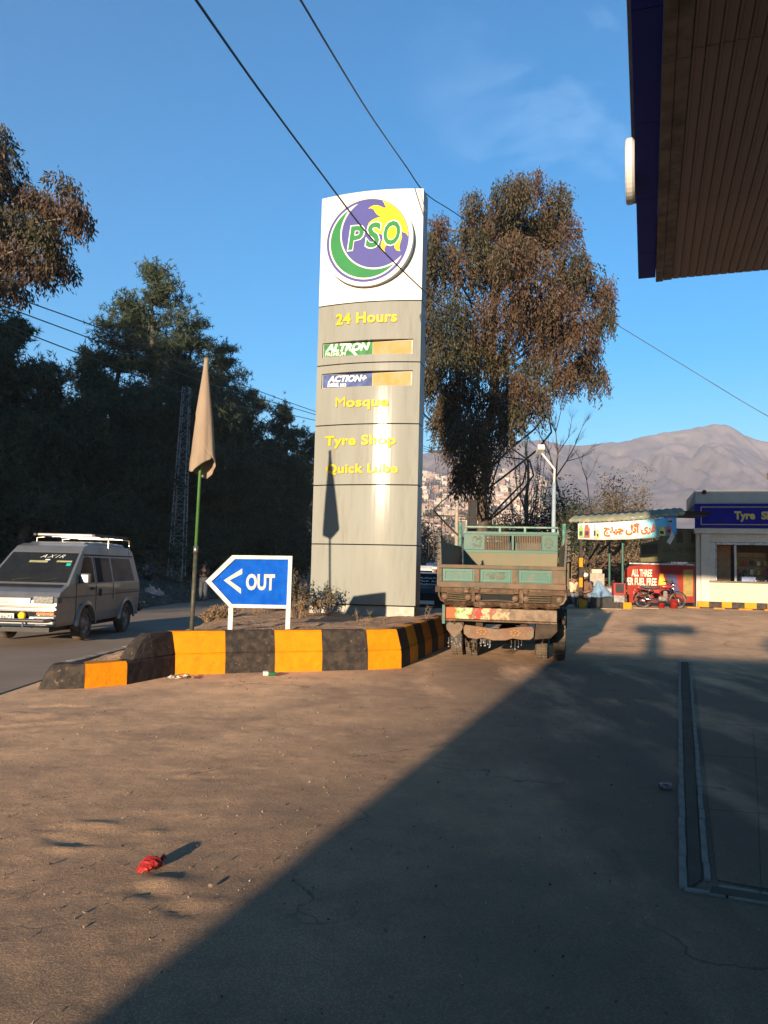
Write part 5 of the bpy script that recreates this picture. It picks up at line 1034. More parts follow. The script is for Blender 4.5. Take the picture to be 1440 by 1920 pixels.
# black and yellow steps of the bay
bk_ = bpy.data.objects.new('bay_kerb', None); link(bk_); bk_['kind'] = 'structure'; bk_.location = (ap.x, ap.y, ap.z); bk_.rotation_euler = (0, 0, AR)
X_ = lambda px: bq(px, 1130)[0]
kblocks(X_(1107), X_(1158), .42, .62, .26, .52, False, .36, bk_); kblocks(X_(1107), X_(1186), .12, .415, -.1, .255, False, .40, bk_)
pav = MB(); pav.bx(X_(1058)-3, X_(1192), -.02, .12-.004, -.3, .02); pav.bx(X_(1058)-3, X_(1107)-.01, .12, 3.2, -.3, .03); pp_ = pav.build('pavement', mt['concrete'], loc=(ap.x, ap.y, ap.z), rz=AR); pp_['kind'] = 'structure'
t = small('storage_box', 'dark tool chest standing under the steps behind the seated men', 'chest', 1123, 1132, 1.0, [('chest', lambda b: b.bx(-.4, .5, -.2, .2, 0, .5), mt['black']), ('lid', lambda b: b.bx(-.41, .51, -.21, .21, .503, .55), mt['steel'])])
p = at_plane(1057, 1120, 1.2)
t = thing('hanging_cloth', 'blue and red cloth hanging on a rope at the left of the bay', 'cloth', (p.x+.1, p.y, .36)); b = MB(); b.add([(x, .04*math.sin(x*30), z) for x in np.linspace(-.3, .3, 13) for z in (.5, 1.45)], [(2*i, 2*i+2, 2*i+3, 2*i+1) for i in range(8)]); b.build('blue_cloth', mat('blue_cloth', (.10, .16, .35), .9), t)
b = MB(); b.add([(x, .04*math.sin(x*30), z) for x in np.linspace(.12, .3, 6) for z in (.5, 1.4)], [(2*i, 2*i+2, 2*i+3, 2*i+1) for i in range(5)]); b.build('red_cloth', mat('red_cloth', (.40, .06, .05), .9), t); b = MB(); b.tube([(-.4, 0, 1.47), (.4, 0, 1.47)], .012, 5); b.tube([(-.38, 0, 0), (-.38, 0, 1.5)], .02, 5); b.tube([(.38, 0, 0), (.38, 0, 1.5)], .02, 5); b.build('rope', mt['dry'], t)

# ================================================================== BUILDINGS SEEN BEHIND
p = W(918, 990, 66); t = thing('unfinished_building', 'unfinished white concrete frame building behind the truck bed', 'building', (p.x, 66, 0)); sc_ = 66/FPX
zt = W(900, 963, 66).z; cm = mat('render_white', (.60, .55, .48), .8)
b = MB(); b.bx(-1.9, 1.3, 1.5, 6, 0, zt-.5); b.build('wall', mat('render_shaded', (.42, .38, .33), .9), t)
for x in (-1.15, .15, 1.35, 2.5): b = MB(); b.bx(x-.08, x+.08, 0, .16, 0, zt); b.build('column', cm if x < 0 else rust, t)
for z in (zt, zt-.95, zt-1.9): b = MB(); b.bx(-1.2, 2.6, -.02, .14, z-.06, z+.04); b.build('beam', rust, t)
b = MB(); b.bx(-.1, .9, 1.4, 1.49, zt-1.8, zt-1.0); b.build('window', mt['glass'], t)
p = W(1438, 905, 66.5); t = thing('green_building', 'bright green building edge above the tyre shop roof', 'building', (p.x, 60, 0)); b = MB(); b.bx(-.10, 6, 0, 6, 0, W(1438, 882, 60).z); b.build('wall', mat('lime_wall', (.28, .62, .06), .7), t); b = MB(); b.bx(-.25, 6.1, -.15, 6, W(1438, 881.5, 60).z, W(1438, 868, 60).z); b.build('roof', mat('brown_tiles', (.30, .17, .10), .8), t)
# forecourt drainage channel: two lines of setts with a steel-grey strip between
dr = bpy.data.objects.new('drainage_channel', None); link(dr); dr['kind'] = 'structure'
sett = mat('granite_sett', (.30, .25, .215), .95, spec=.03, col2=(.21, .175, .15), scale=8, bump=.3, bscale=40); seal = mat('channel_bitumen', (.135, .100, .074), .95, spec=.03, col2=(.11, .082, .062), scale=3); rnd = random.Random(12)
def sett_line(a, b_, w0, L0, jl=.35):
    d = (b_-a); L_ = d.length; d.normalize(); s = 0
    while s < L_:
        l = min(L0*rnd.uniform(1-jl, 1+jl), L_-s); 
        if l > .03:
            c = a+d*(s+l/2); b = MB(); b.box((0, 0, 0), (l-.012, w0*rnd.uniform(.85, 1.05), .03), 0); o = b.build('sett', sett, dr, loc=(c.x+rnd.uniform(-.004, .004), c.y, gz(c.x, c.y)-.004+rnd.uniform(0, .003)), rz=math.atan2(d.y, d.x), bevel=.004)
        s += l
Pg = lambda x, y: Vector((*G(x, y).to_2d(), 0))
c0, c1, c2, c3 = Pg(1274, 1242), Pg(1281, 1668), Pg(1293, 1242), Pg(1326, 1652)
sett_line(c1, c0, .042, .30); sett_line(c3, c2, .036, .28); sett_line(c1, Pg(1600, 1722), .035, .26); sett_line(Pg(1345, 1664), Pg(1600, 1706), .035, .24)
b = MB(); e = .03; b.add([c1+Vector((e, 0, .010)), c3+Vector((-e, 0, .010)), c2+Vector((-e, 0, .010)), c0+Vector((e, 0, .010))], [(0, 1, 2, 3)]); b.build('channel_strip', seal, dr)
b = MB(); b.add([Vector((*c, .012)) for c in (Pg(1330, 1678).to_2d(), Pg(1600, 1722).to_2d(), Pg(1600, 1709).to_2d(), Pg(1335, 1665).to_2d())], [(0, 1, 2, 3)]); b.build('channel_strip', seal, dr)
slabm = mat('pump_apron_concrete', (.165, .115, .080), .95, spec=.03, col2=(.130, .092, .065), scale=1.5, dust=(.15, .125, .10), dscale=1.1, bump=.2, bscale=60)
cuts = [(1347, 1664, 1664), (1325, 1521, 1530), (1311, 1418, 1428), (1303, 1353, 1364), (1297, 1242, 1242)]
rows_ = [(Pg(1328, 1652), Pg(1640, 1700)), (Pg(1316, 1519), Pg(1640, 1543)), (Pg(1309, 1417), Pg(1640, 1436)), (Pg(1303, 1353), Pg(1640, 1378)), (Pg(1296, 1270), Pg(1640, 1290)), (Pg(1293.5, 1243), Pg(1640, 1258))]
for (a, b1), (c, d1_) in zip(rows_[:-1], rows_[1:]):
    n = 3
    for k in range(n):
        f0, f1 = k/n, (k+1)/n; q_ = [a.lerp(b1, f0), a.lerp(b1, f1), c.lerp(d1_, f1), c.lerp(d1_, f0)]; ctr_ = sum(q_, Vector())/4; q_ = [p_+(ctr_-p_).normalized()*.006+(Vector((.05, 0, 0)) if k == 0 and j in (0, 3) else Vector()) for j, p_ in enumerate(q_)]
        b = MB(); b.add([Vector((p_.x, p_.y, .007)) for p_ in q_]+[Vector((p_.x, p_.y, -.05)) for p_ in q_], [(0, 1, 2, 3), (0, 4, 5, 1), (1, 5, 6, 2), (2, 6, 7, 3), (3, 7, 4, 0)]); b.build('concrete_slab', mt['ground'], dr)
# ================================================================== WHEELS
def wheel(parent, x, y, r, wd, side, hub_m, tread=False, name='wheel'):
    """axis along x; side = +1 outward +x"""
    b = MB(); b.smooth = True; h = wd/2; b.lathe((0, 0, 0), (side, 0, 0), [(r*.60, -h*.9), (r*.86, -h), (r*.97, -h*.82), (r, -h*.5), (r, h*.5), (r*.97, h*.82), (r*.86, h), (r*.60, h*.9)], 32, True); b.smooth = False
    if tread:
        for k in range(34):
            a = 2*math.pi*k/34
            for sx in (-1, 1): b.box((sx*h*.45, math.cos(a)*(r+.004), math.sin(a)*(r+.004)), (h*.78, .05, .022), 0, a-math.pi/2 if False else a+math.pi/2+0)
    w_ = b.build(name, mt['rubber'], parent, loc=(x, y, r))
    b = MB(); b.smooth = True; b.lathe((0, 0, 0), (side, 0, 0), [(r*.61, -h*.8), (r*.61, h*.7), (r*.56, h*.86), (r*.52, h*.5), (r*.30, h*.35), (r*.24, h*.62), (r*.10, h*.70), (0, h*.70)], 24); b.smooth = False
    for k in range(5): a = 2*math.pi*k/5; b.cyl((side*h*.5, math.cos(a)*r*.18, math.sin(a)*r*.18), (side*h*.74, math.cos(a)*r*.18, math.sin(a)*r*.18), r*.03, 6)
    for k in range(8): a = 2*math.pi*k/8+.2; b.cyl((side*h*.38, math.cos(a)*r*.42, math.sin(a)*r*.42), (side*h*.47, math.cos(a)*r*.42, math.sin(a)*r*.42), r*.055, 8)
    b.build('rim', hub_m, w_); return w_

# ================================================================== DUMP TRUCK (origin on the ground below the tail, +y forward)
TONE = .50
TA = R(11.5); tr_l = G(843, 1229); tr_r = G(1058, 1231)
wc = (G(858, 1229)+G(1046, 1232))/2; fwd = Vector((math.sin(TA), math.cos(TA), 0)); WY = 1.05; org = wc-fwd*WY*1.0; org.z = 0; org += fwd*(-.45)
trk = thing('dump_truck', 'old tipper truck seen from behind, green panelled bed worn down to rusty metal', 'truck', tuple(org), -TA)
_td = org.y; s_ = FPX/_td; tz = lambda py: 1.65+(1069-py)/s_; cx_px = 940.5; tx = lambda px: (px-cx_px)/s_
WY += .45
shiftx = (W(cx_px, 1100, _td)-org).x; org.x += shiftx; trk.location = org
wx0 = -shiftx
tgreen = mat('truck_green', (.012, .125, .098), .45, .0, col2=(.040, .130, .098), scale=5, lo=.4, hi=.7, bump=.15, bscale=30, dust=(.17, .10, .055), dscale=4.5, dlo=.56, dhi=.66)
trust = mat('truck_rust', (.15, .082, .043), .7, .0, col2=(.075, .040, .024), scale=6, bump=.35, bscale=35, dust=(.28, .20, .13), dscale=5, dlo=.5, dhi=.7)
tpale = mat('truck_pale', (.19, .12, .07), .6, .0, col2=(.075, .080, .055), scale=3.2, lo=.42, hi=.62, dust=(.15, .09, .055), dscale=7, dlo=.52, dhi=.64, bump=.2)
tdark = mat('truck_dark', (.060, .045, .035), .8, .2, col2=(.11, .075, .05), scale=6, bump=.3)
hw_ = 1.165*(234/s_)/2.33; z0b, z1b = tz(1133), tz(1060); BL = 3.75
zt_, zr_, zm_ = tz(1060), tz(1092), tz(1103)
# tailgate: frame members, three sunken green panels
b = MB(); fz = [(tz(1060), tz(1067)), (tz(1092), tz(1103))]
for (a, c) in fz: b.bx(-hw_, hw_, -.06, .03, c, a)
b.build('tailgate_rail', tpale, trk, bevel=.008)
pxs = [(829, 889), (900, 960), (971, 1033)]; uprights = [(823.5, 829), (889, 900), (960, 971), (1033, 1057)]
b = MB()
for a, c in uprights: b.bx(tx(a)+.001, tx(c)-.001, -.05, .02, tz(1092)+.002, tz(1067)-.002)
b.build('tailgate_upright', tpale, trk, bevel=.006)
for k, (a, c) in enumerate(pxs):
    b = MB(); b.bx(tx(a)+.002, tx(c)-.002, .0, .018, tz(1092)+.003, tz(1067)-.003); pn = b.build('tailgate_panel', tgreen, trk)
    b = MB(); x0, x1, y0, y1 = tx(a)+.03, tx(c)-.03, tz(1090), tz(1070)
    for e in ((x0, x1, y0, y0+.022), (x0, x1, y1-.022, y1), (x0, x0+.022, y0+.023, y1-.023), (x1-.022, x1, y0+.023, y1-.023)): b.bx(e[0], e[1], -.022, -.001, e[2], e[3])
    b.build('panel_moulding', mat('truck_teal', (.020, .17, .13), .45, col2=(.04, .20, .15), scale=8), pn)
# embossed floral squiggles on the middle panel
def scrolls(parent, x0, x1, z0, z1, y, m, n, seed, name='scroll_ornament', r=.006):
    rnd = random.Random(seed); b = MB()
    for _ in range(n):
        cx, cz = rnd.uniform(x0+.03, x1-.03), rnd.uniform(z0+.03, z1-.03); R_ = rnd.uniform(.015, .035); a0 = rnd.uniform(0, 6); b.tube([(cx+math.cos(a0+t*.9)*R_*(1-t*.12), y, cz+math.sin(a0+t*.9)*R_*(1-t*.12)) for t in range(6)], r, 4)
    b.build(name, m, parent)
worn = mat('worn_paint', (.28, .30, .23), .6, col2=(.20, .21, .15)); scrolls(trk, tx(910), tx(950), tz(1089), tz(1071), -.004, worn, 46, 3)
# lower skirt with slots and lamps
b = MB(); z1, z0 = tz(1103)-.004, tz(1128); 
b.bx(tx(826), tx(1056), -.03, .02, z1-.09, z1)
b.build('skirt_rail', trust, trk, bevel=.006)
b = MB(); pts = [(823, 1104), (1057, 1104), (1057, 1118), (1052, 1127), (1042, 1131), (838, 1131), (828, 1127), (824, 1118)]; b.prism([(tx(p[0]), tz(p[1])) for p in pts], (0, .06, 0), (1, 0, 0), (0, 0, 1), .02); b.build('skirt_back', tdark, trk)
b = MB(); ed = [(824, 1104), (824, 1118), (828, 1127), (838, 1132), (1042, 1132), (1052, 1127), (1057, 1118), (1057, 1104)]; b.tube([(tx(p[0]), -.04, tz(p[1])) for p in ed], .022, 6); b.build('skirt_rim', trust, trk)
# crumpled rusty lip below
b = MB(); rnd = random.Random(5); n = 40; V = []
for i in range(n+1):
    x = tx(834)+(tx(1046)-tx(834))*i/n; w_ = rnd.uniform(-.02, .02)+.018*math.sin(i*.8); V += [(x, -.06+w_, tz(1129)), (x, -.10-w_, tz(1133)+w_), (x, -.05, tz(1138)+w_*.7)]
b.add(V, [(3*i+j, 3*i+j+1, 3*i+j+4, 3*i+j+3) for i in range(n) for j in range(2)]); b.build('crumpled_lip', trust, trk)
for (x0, x1, k) in ((839, 876, 5), (984, 1030, 5)):
    for j in range(k): y = 1110.5+j*4; b = MB(); b.tube([(tx(x0), -.045, tz(y-1.5+j*.3)), (tx(x1), -.05, tz(y+(1 if x0 < 900 else -1)))], .013, 5); b.build('grille_bar', tpale, trk)
b = MB(); b.bx(tx(902), tx(963), .02, .03, tz(1125), tz(1112)); b.build('slot', mt['dark'], trk)
for y_ in (1111.5, 1127): b = MB(); b.tube([(tx(899), -.035, tz(y_)), (tx(932), -.04, tz(y_+ (1 if y_ < 1120 else -2))), (tx(965), -.035, tz(y_))], .016, 5); b.build('grille_bar', tpale, trk)
for x_ in (834.5, 878.5, 897, 966, 985.5, 1046): b = MB(); b.lathe((tx(x_), -.03, tz(1121)), (0, -1, 0), [(0, -.03), (.055, -.03), (.055, .02), (.035, .032), (0, .04)], 14); b.build('lamp', mat('rusty_lamp', (.16, .09, .055), .5, col2=(.20, .13, .085), scale=20) if x_ == 834.5 else bpy.data.materials['rusty_lamp'], trk)
for x_ in (876, 895, 967, 985): b = MB(); b.bx(tx(x_-4), tx(x_+4), -.085, -.035, tz(1112), tz(1102)); b.cyl((tx(x_-6), -.075, tz(1105)), (tx(x_+6), -.075, tz(1105)), .016, 8); b.build('hinge', trust, trk, bevel=.005)
for x_ in (888.5, 977): b = MB(); b.bx(tx(x_-3.5), tx(x_+3.5), -.055, .02, tz(1129), tz(1106)); b.build('skirt_post', trust, trk, bevel=.006)
# chassis cross beam with the remains of a painted pattern
def plate_mat():
    m = mat('painted_beam', (.10, .068, .045), .5, .3, col2=(.22, .15, .10), scale=4, bump=.2); n = m.node_tree; b = n.nodes['Principled BSDF']; base = b.inputs['Base Color'].links[0].from_socket
    tc = n.nodes.new('ShaderNodeTexCoord'); sp = n.nodes.new('ShaderNodeSeparateXYZ'); n.links.new(tc.outputs['Object'], sp.inputs[0]); mr = n.nodes.new('ShaderNodeMapRange'); mr.inputs[1].default_value = tx(837); mr.inputs[2].default_value = tx(1040)
    nz = n.nodes.new('ShaderNodeTexNoise'); nz.inputs['Scale'].default_value = 9; nz.inputs['Detail'].default_value = 4; n.links.new(tc.outputs['Object'], nz.inputs['Vector'])
    ad = n.nodes.new('ShaderNodeMath'); ad.operation = 'MULTIPLY_ADD'; n.links.new(nz.outputs['Fac'], ad.inputs[0]); ad.inputs[1].default_value = .30; n.links.new(sp.outputs['X'], mr.inputs[0]); n.links.new(mr.outputs[0], ad.inputs[2])
    r = n.nodes.new('ShaderNodeValToRGB'); r.color_ramp.interpolation = 'CONSTANT'; e = r.color_ramp.elements; cs = [(0, (0.209, 0.036, 0.006)), (.24, (0.077, 0.149, 0.041)), (.30, (0.198, 0.187, 0.110)), (.36, (0.083, 0.154, 0.044)), (.40, (0.143, 0.014, 0.008)), (.50, (0.187, 0.149, 0.088)), (.55, (0.121, 0.033, 0.017)), (.60, (0.176, 0.127, 0.066))]
    e[0].position, e[0].color = cs[0][0], (*cs[0][1], 1); e[1].position, e[1].color = cs[1][0], (*cs[1][1], 1)
    for p_, c_ in cs[2:]: x = e.new(p_); x.color = (*c_, 1)
    x = e.new(.72); x.color = (.10, .066, .04, 1)
    n.links.new(ad.outputs[0], r.inputs[0]); n2 = n.nodes.new('ShaderNodeTexNoise'); n2.inputs['Scale'].default_value = 14; n2.inputs['Detail'].default_value = 6; n.links.new(tc.outputs['Object'], n2.inputs['Vector'])
    mk = n.nodes.new('ShaderNodeMapRange'); mk.inputs[1].default_value = .40; mk.inputs[2].default_value = .50; sb_ = n.nodes.new('ShaderNodeMath'); sb_.operation = 'MULTIPLY_ADD'; n.links.new(mr.outputs[0], sb_.inputs[0]); sb_.inputs[1].default_value = -.34; n.links.new(n2.outputs['Fac'], sb_.inputs[2]); a2 = n.nodes.new('ShaderNodeMath'); a2.operation = 'ADD'; n.links.new(sb_.outputs[0], a2.inputs[0]); a2.inputs[1].default_value = .16; n.links.new(a2.outputs[0], mk.inputs[0])
    mx_ = n.nodes.new('ShaderNodeMix'); mx_.data_type = 'RGBA'; n.links.new(mk.outputs[0], mx_.inputs[0]); n.links.new(base, mx_.inputs[6]); n.links.new(r.outputs[0], mx_.inputs[7]); n.links.new(mx_.outputs[2], b.inputs['Base Color']); return m
b = MB(); b.bx(tx(837), tx(1042), -.02, .14, tz(1162), tz(1140)); b.build('cross_beam', plate_mat(), trk, bevel=.01)
b = MB(); b.bx(tx(837), tx(1042), -.05, .12, tz(1165.5), tz(1162)-.003); b.build('beam_ledge', trust, trk, bevel=.006)
b = MB(); b.bx(tx(830), tx(836), -.02, .3, tz(1172), tz(1136)); b.build('side_flap', tgreen, trk, bevel=.004)
# lower shaped plate with ornaments, heart-shaped mud flap plate, chains
pl = [(874, 1172), (905, 1175), (932, 1178), (950, 1176), (975, 1172), (998, 1171), (1001, 1178), (1000, 1190), (994, 1195), (978, 1196), (962, 1194), (950, 1198), (925, 1199), (908, 1195), (895, 1198), (880, 1196), (872, 1189), (871, 1178)]
b = MB(); b.prism([(tx(p[0]), tz(p[1])) for p in pl], (0, -.03, 0), (1, 0, 0), (0, 0, 1), .02); orn = b.build('bumper_plate', mat('plate_copper', (.19, .10, .058), .6, .2, col2=(.24, .15, .09), scale=7, bump=.3), trk, bevel=.006)
om = mat('ornament_orange', (.36, .15, .055), .5, col2=(.30, .20, .10), scale=25)
for cx_, s2 in ((905, 26), (967, 24)):
    b = MB()
    for k in range(7): a = k*2*math.pi/7; b.sphere((tx(cx_)+math.cos(a)*.075, -.055, tz(1184)+math.sin(a)*.045), .028, 8, 5, (1.3, .35, .8))
    b.sphere((tx(cx_), -.06, tz(1184)), .03, 8, 6, (1, .5, 1)); b.build('rosette', om, orn)
for cx_ in (880, 932, 994): b = MB(); [b.sphere((tx(cx_)+math.cos(k)*.03, -.055, tz(1184)+math.sin(k)*.035), .014, 6, 4, (1, .5, 1)) for k in range(6)]; b.build('stud_cluster', worn, orn)
hrt = [(0, -.17), (.06, -.11), (.135, -.02), (.15, .05), (.12, .095), (.07, .11), (.02, .09), (0, .07), (-.02, .09), (-.07, .11), (-.12, .095), (-.15, .05), (-.135, -.02), (-.06, -.11)]
b = MB(); b.prism(hrt, (tx(854), -.02, tz(1180)), (1, 0, 0), (0, 0, 1), .02); hp = b.build('heart_plate', mat('heart_brown', (.15, .09, .06), .6, .2, col2=(.20, .135, .095), scale=9), trk, bevel=.005)
b = MB(); [b.sphere((tx(854)+math.cos(k*.9)*.075, -.045, tz(1177)+math.sin(k*.9)*.05), .012, 6, 4) for k in range(7)]; b.build('stud', worn, hp)
b = MB(); b.bx(tx(838), tx(871), .0, .04, tz(1178), tz(1168)); b.build('mud_flap', tdark, trk); b = MB(); b.bx(tx(1006), tx(1040), .0, .04, tz(1180), tz(1167)); b.build('mud_flap', tdark, trk)
rnd = random.Random(9)
for k in range(26):
    x = tx(rnd.choice([rnd.uniform(843, 868), rnd.uniform(902, 926), rnd.uniform(902, 926), rnd.uniform(950, 990)])); l = rnd.uniform(.05, .16); zc = tz(1197)
    b = MB(); b.tube([(x, -.03, zc), (x+.01*rnd.random(), -.035, zc-l*.5), (x, -.03, zc-l)], .006, 4); b.sphere((x, -.03, zc-l-.012), .016, 6, 4); b.build('chain_tassel', mt['steel'], trk)
b = MB(); b.prism([(0, 0), (.36, .0), (.36, -.12), (.25, -.24), (-.02, -.27)], (tx(1004), .05, tz(1166)), (1, 0, 0), (0, 0, 1), .03); b.build('wheel_apron', tdark, trk)
# bed: floor, sides, headboard
zf = tz(1100); zh = 1.65+(1071-999)/(FPX/(_td+BL*.97)); wi = hw_-.06
side_prof = [(-.0, zf), (-.02, tz(1054)), (.03, tz(1008)), (.10, tz(992)), (.19, tz(989)), (.27, tz(1000)), (.40, tz(1010)), (.9, tz(1015)), (1.9, tz(1016)), (BL, tz(1014)), (BL, zf)]
for sx in (-1, 1):
    b = MB(); N_ = len(side_prof); lean = lambda z: .055*max(0, (z-zf))/.9
    V = [(sx*(wi+lean(z)+.0), y, z) for y, z in side_prof]+[(sx*(wi+lean(z)+.035), y, z) for y, z in side_prof]
    b.add(V, [tuple(range(N_))[::-1], tuple(range(N_, 2*N_))]+[(i, (i+1) % N_, (i+1) % N_+N_, i+N_) for i in range(N_)])
    b.build('bed_side', mat('bed_side_paint', (.085, .095, .080), .6, .1, col2=(.14, .11, .085), scale=3, stretch=(1, 1, .4), bump=.2, dust=(.22, .16, .11), dscale=4) if sx < 0 else bpy.data.materials['bed_side_paint'], trk)
    for k in range(6):
        y = .12+k*.70; b = MB(); b.bx(min(sx*(wi+.04), sx*(wi+.12)), max(sx*(wi+.04), sx*(wi+.12)), y, y+.07, zf-.05, tz(1018) if k else tz(1000)); b.build('side_rib', tpale if k == 0 else tdark, trk, bevel=.006)
    b = MB(); b.bx(min(sx*(wi+.035), sx*(wi+.13)), max(sx*(wi+.035), sx*(wi+.13)), .0, BL, zf-.12, zf-.01); b.build('side_rail', tdark, trk)
    for k in range(6): z = tz(1050)+k*.10; b = MB(); b.tube([(sx*(wi+.06), -.03, z), (sx*(wi+.13), -.05, z+.02), (sx*(wi+.09), -.05, z+.06)], .012, 5); b.build('latch_hook', mt['steel'], trk)
b = MB(); b.bx(-wi, wi, .03, BL, zf-.05, zf); b.build('bed_floor', tdark, trk)
sh = FPX/(_td+BL*.98); hz_ = lambda py: 1.65+(1071-py)/sh; hx = lambda px: (px-955.5)/sh*.985
HB = BL+.02; topz, lz, slz = hz_(1000), hz_(1038), hz_(1056)
b = MB(); 
b.bx(-wi-.03, wi+.03, HB, HB+.05, hz_(1003.5), topz+.02); b.bx(-wi, wi, HB, HB+.04, hz_(1038), hz_(1033)); b.bx(-wi, hx(907), HB, HB+.04, hz_(1033)+.001, hz_(1003.5)-.001); b.bx(hx(1015), wi, HB, HB+.04, hz_(1033)+.001, hz_(1003.5)-.001); b.bx(hx(958), hx(962.5), HB, HB+.04, hz_(1033)+.001, hz_(1003.5)-.001); b.bx(hx(907)+.001, hx(1015)-.001, HB+.003, HB+.037, hz_(1006), hz_(1003.5)-.001)
b.build('headboard', tgreen, trk, bevel=.004)
for k in range(34):
    x = hx(908)+(hx(1014)-hx(908))*k/33
    if abs(x-hx(960)) < .06: continue
    b = MB(); b.bx(x-.011, x+.011, HB+.008, HB+.03, hz_(1033), hz_(1006)); b.build('headboard_slat', tpale, trk)
scrolls(trk, hx(882), hx(904), hz_(1032), hz_(1005), HB-.006, worn, 38, 5); scrolls(trk, hx(1018), hx(1038), hz_(1032), hz_(1005), HB-.006, worn, 38, 6)
b = MB(); b.add([(-wi, HB, hz_(1038)), (wi, HB, hz_(1038)), (wi-.04, HB-.28, zf+.002), (-wi+.04, HB-.28, zf+.002)], [(0, 1, 2, 3)]); b.build('sloped_plate', mat('bed_sand', (.20, .22, .135), .7, col2=(.26, .22, .14), scale=3, lo=.3, hi=.6), trk)
b = MB(); z = hz_(990)
b.tube([(-wi+.02, HB+.02, topz), (-wi+.02, HB+.02, z), (wi, HB+.02, z), (wi, HB+.02, topz)], .024, 6)
for x in (hx(936), hx(983)): b.tube([(x, HB+.02, topz), (x, HB+.02, z)], .03, 6)
b.build('headboard_railing', mat('rail_teal', (.05, .25, .19), .45, col2=(.30, .36, .28), scale=9), trk)
b = MB(); b.tube([(-wi-.1, HB+.15, zf), (-wi-.1, HB+.15, hz_(980))], .04, 8); b.build('corner_post', bpy.data.materials['rail_teal'], trk); b = MB(); b.tube([(wi+.14, HB+.1, zf), (wi+.14, HB+.1, hz_(982))], .045, 8); b.build('corner_post', bpy.data.materials['rail_teal'], trk)
# tall narrow ladder frame beside the headboard
b = MB(); x0, x1 = hx(874), hx(888); yl = HB+.35; zt_2 = hz_(937)
for x in (x0, x1): b.tube([(x-.10*(x == x0), yl, zf), (x, yl, zt_2)], .022, 6)
for z in np.linspace(zf+.3, zt_2, 5): b.tube([(x0-.03, yl, z), (x1, yl, z)], .018, 5)
b.build('ladder_frame', tdark, trk); b = MB(); b.add([(x0-.06, yl+.01, zf+.4), (x1, yl+.01, zf+.4), (x1, yl+.01, zt_2), (x0, yl+.01, zt_2)], [(0, 1, 2, 3)]); b.build('mesh_screen', mat('screen_grey', (.02, .026, .034), .7), trk)
# chassis, wheels, cab
b = MB(); b.bx(-.45, -.33, .15, 5.6, .62, .85); b.bx(.33, .45, .15, 5.6, .62, .85); b.bx(-.33, .33, 1.2, 1.35, .62, .85); b.build('chassis', tdark, trk)
b = MB(); b.cyl((-1.0+wx0, WY, .45), (1.0+wx0, WY, .45), .075, 10); b.sphere((wx0, WY, .45), .2, 12, 8); b.build('axle', tdark, trk)
ctr_w = wx0
for cxp in (856, 884.5, 1015, 1046.5):
    x = (G(cxp, 1230)-org); xl = x.x*math.cos(TA)-x.y*math.sin(TA); wheel(trk, xl, WY, .47, .245, -1 if cxp < 950 else 1, tdark, True)
for sx in (-1, 1): wheel(trk, sx*.93+wx0, 4.75, .44, .24, sx, tdark, True)
cabm = mat('cab_green', (.05, .16, .12), .5, col2=(.10, .09, .06), scale=3)
b = MB(); b.prism([(4.0, .75), (5.75, .75), (5.85, 1.45), (5.65, 2.1), (5.4, 2.3), (4.05, 2.3)], (-1.02, 0, 0), (0, 1, 0), (0, 0, 1), 2.04); cb = b.build('cab', cabm, trk, bevel=.04)
b = MB(); b.add([(-.9, 5.83, 1.5), (.9, 5.83, 1.5), (.86, 5.68, 2.08), (-.86, 5.68, 2.08)], [(0, 1, 2, 3)]); b.build('windscreen', mt['glass'], cb)
b = MB(); b.bx(-.8, .8, 3.985, 3.998, 1.5, 2.1); b.build('rear_window', mt['glass'], cb)
for sx in (-1, 1): b = MB(); b.bx(sx*1.03-.006, sx*1.03+.006, 4.5, 5.4, 1.5, 2.1); b.build('side_window', mt['glass'], cb); b = MB(); b.bx(sx*1.3-.09, sx*1.3+.09, 5.3, 5.34, 1.5, 1.9); b.tube([(sx*1.02, 5.3, 1.8), (sx*1.28, 5.32, 1.8)], .012, 5); b.build('mirror', mt['black'], cb)
b = MB(); b.bx(-1.05, 1.05, 5.86, 6.02, .5, .8); b.build('bumper', tdark, trk, bevel=.03)
b = MB(); 
for sx in (-1, 1): b.bx(sx*(hw_+.0)-.05*(sx > 0)-.0*(sx < 0), sx*(hw_+.0)+.05*(sx < 0), .3, 3.4, .72, .80); b.bx(sx*1.0-.2, sx*1.0+.2, 2.4, 3.6, .5, .9)
b.build('tool_box', tdark, trk, bevel=.02)

TONE = .75
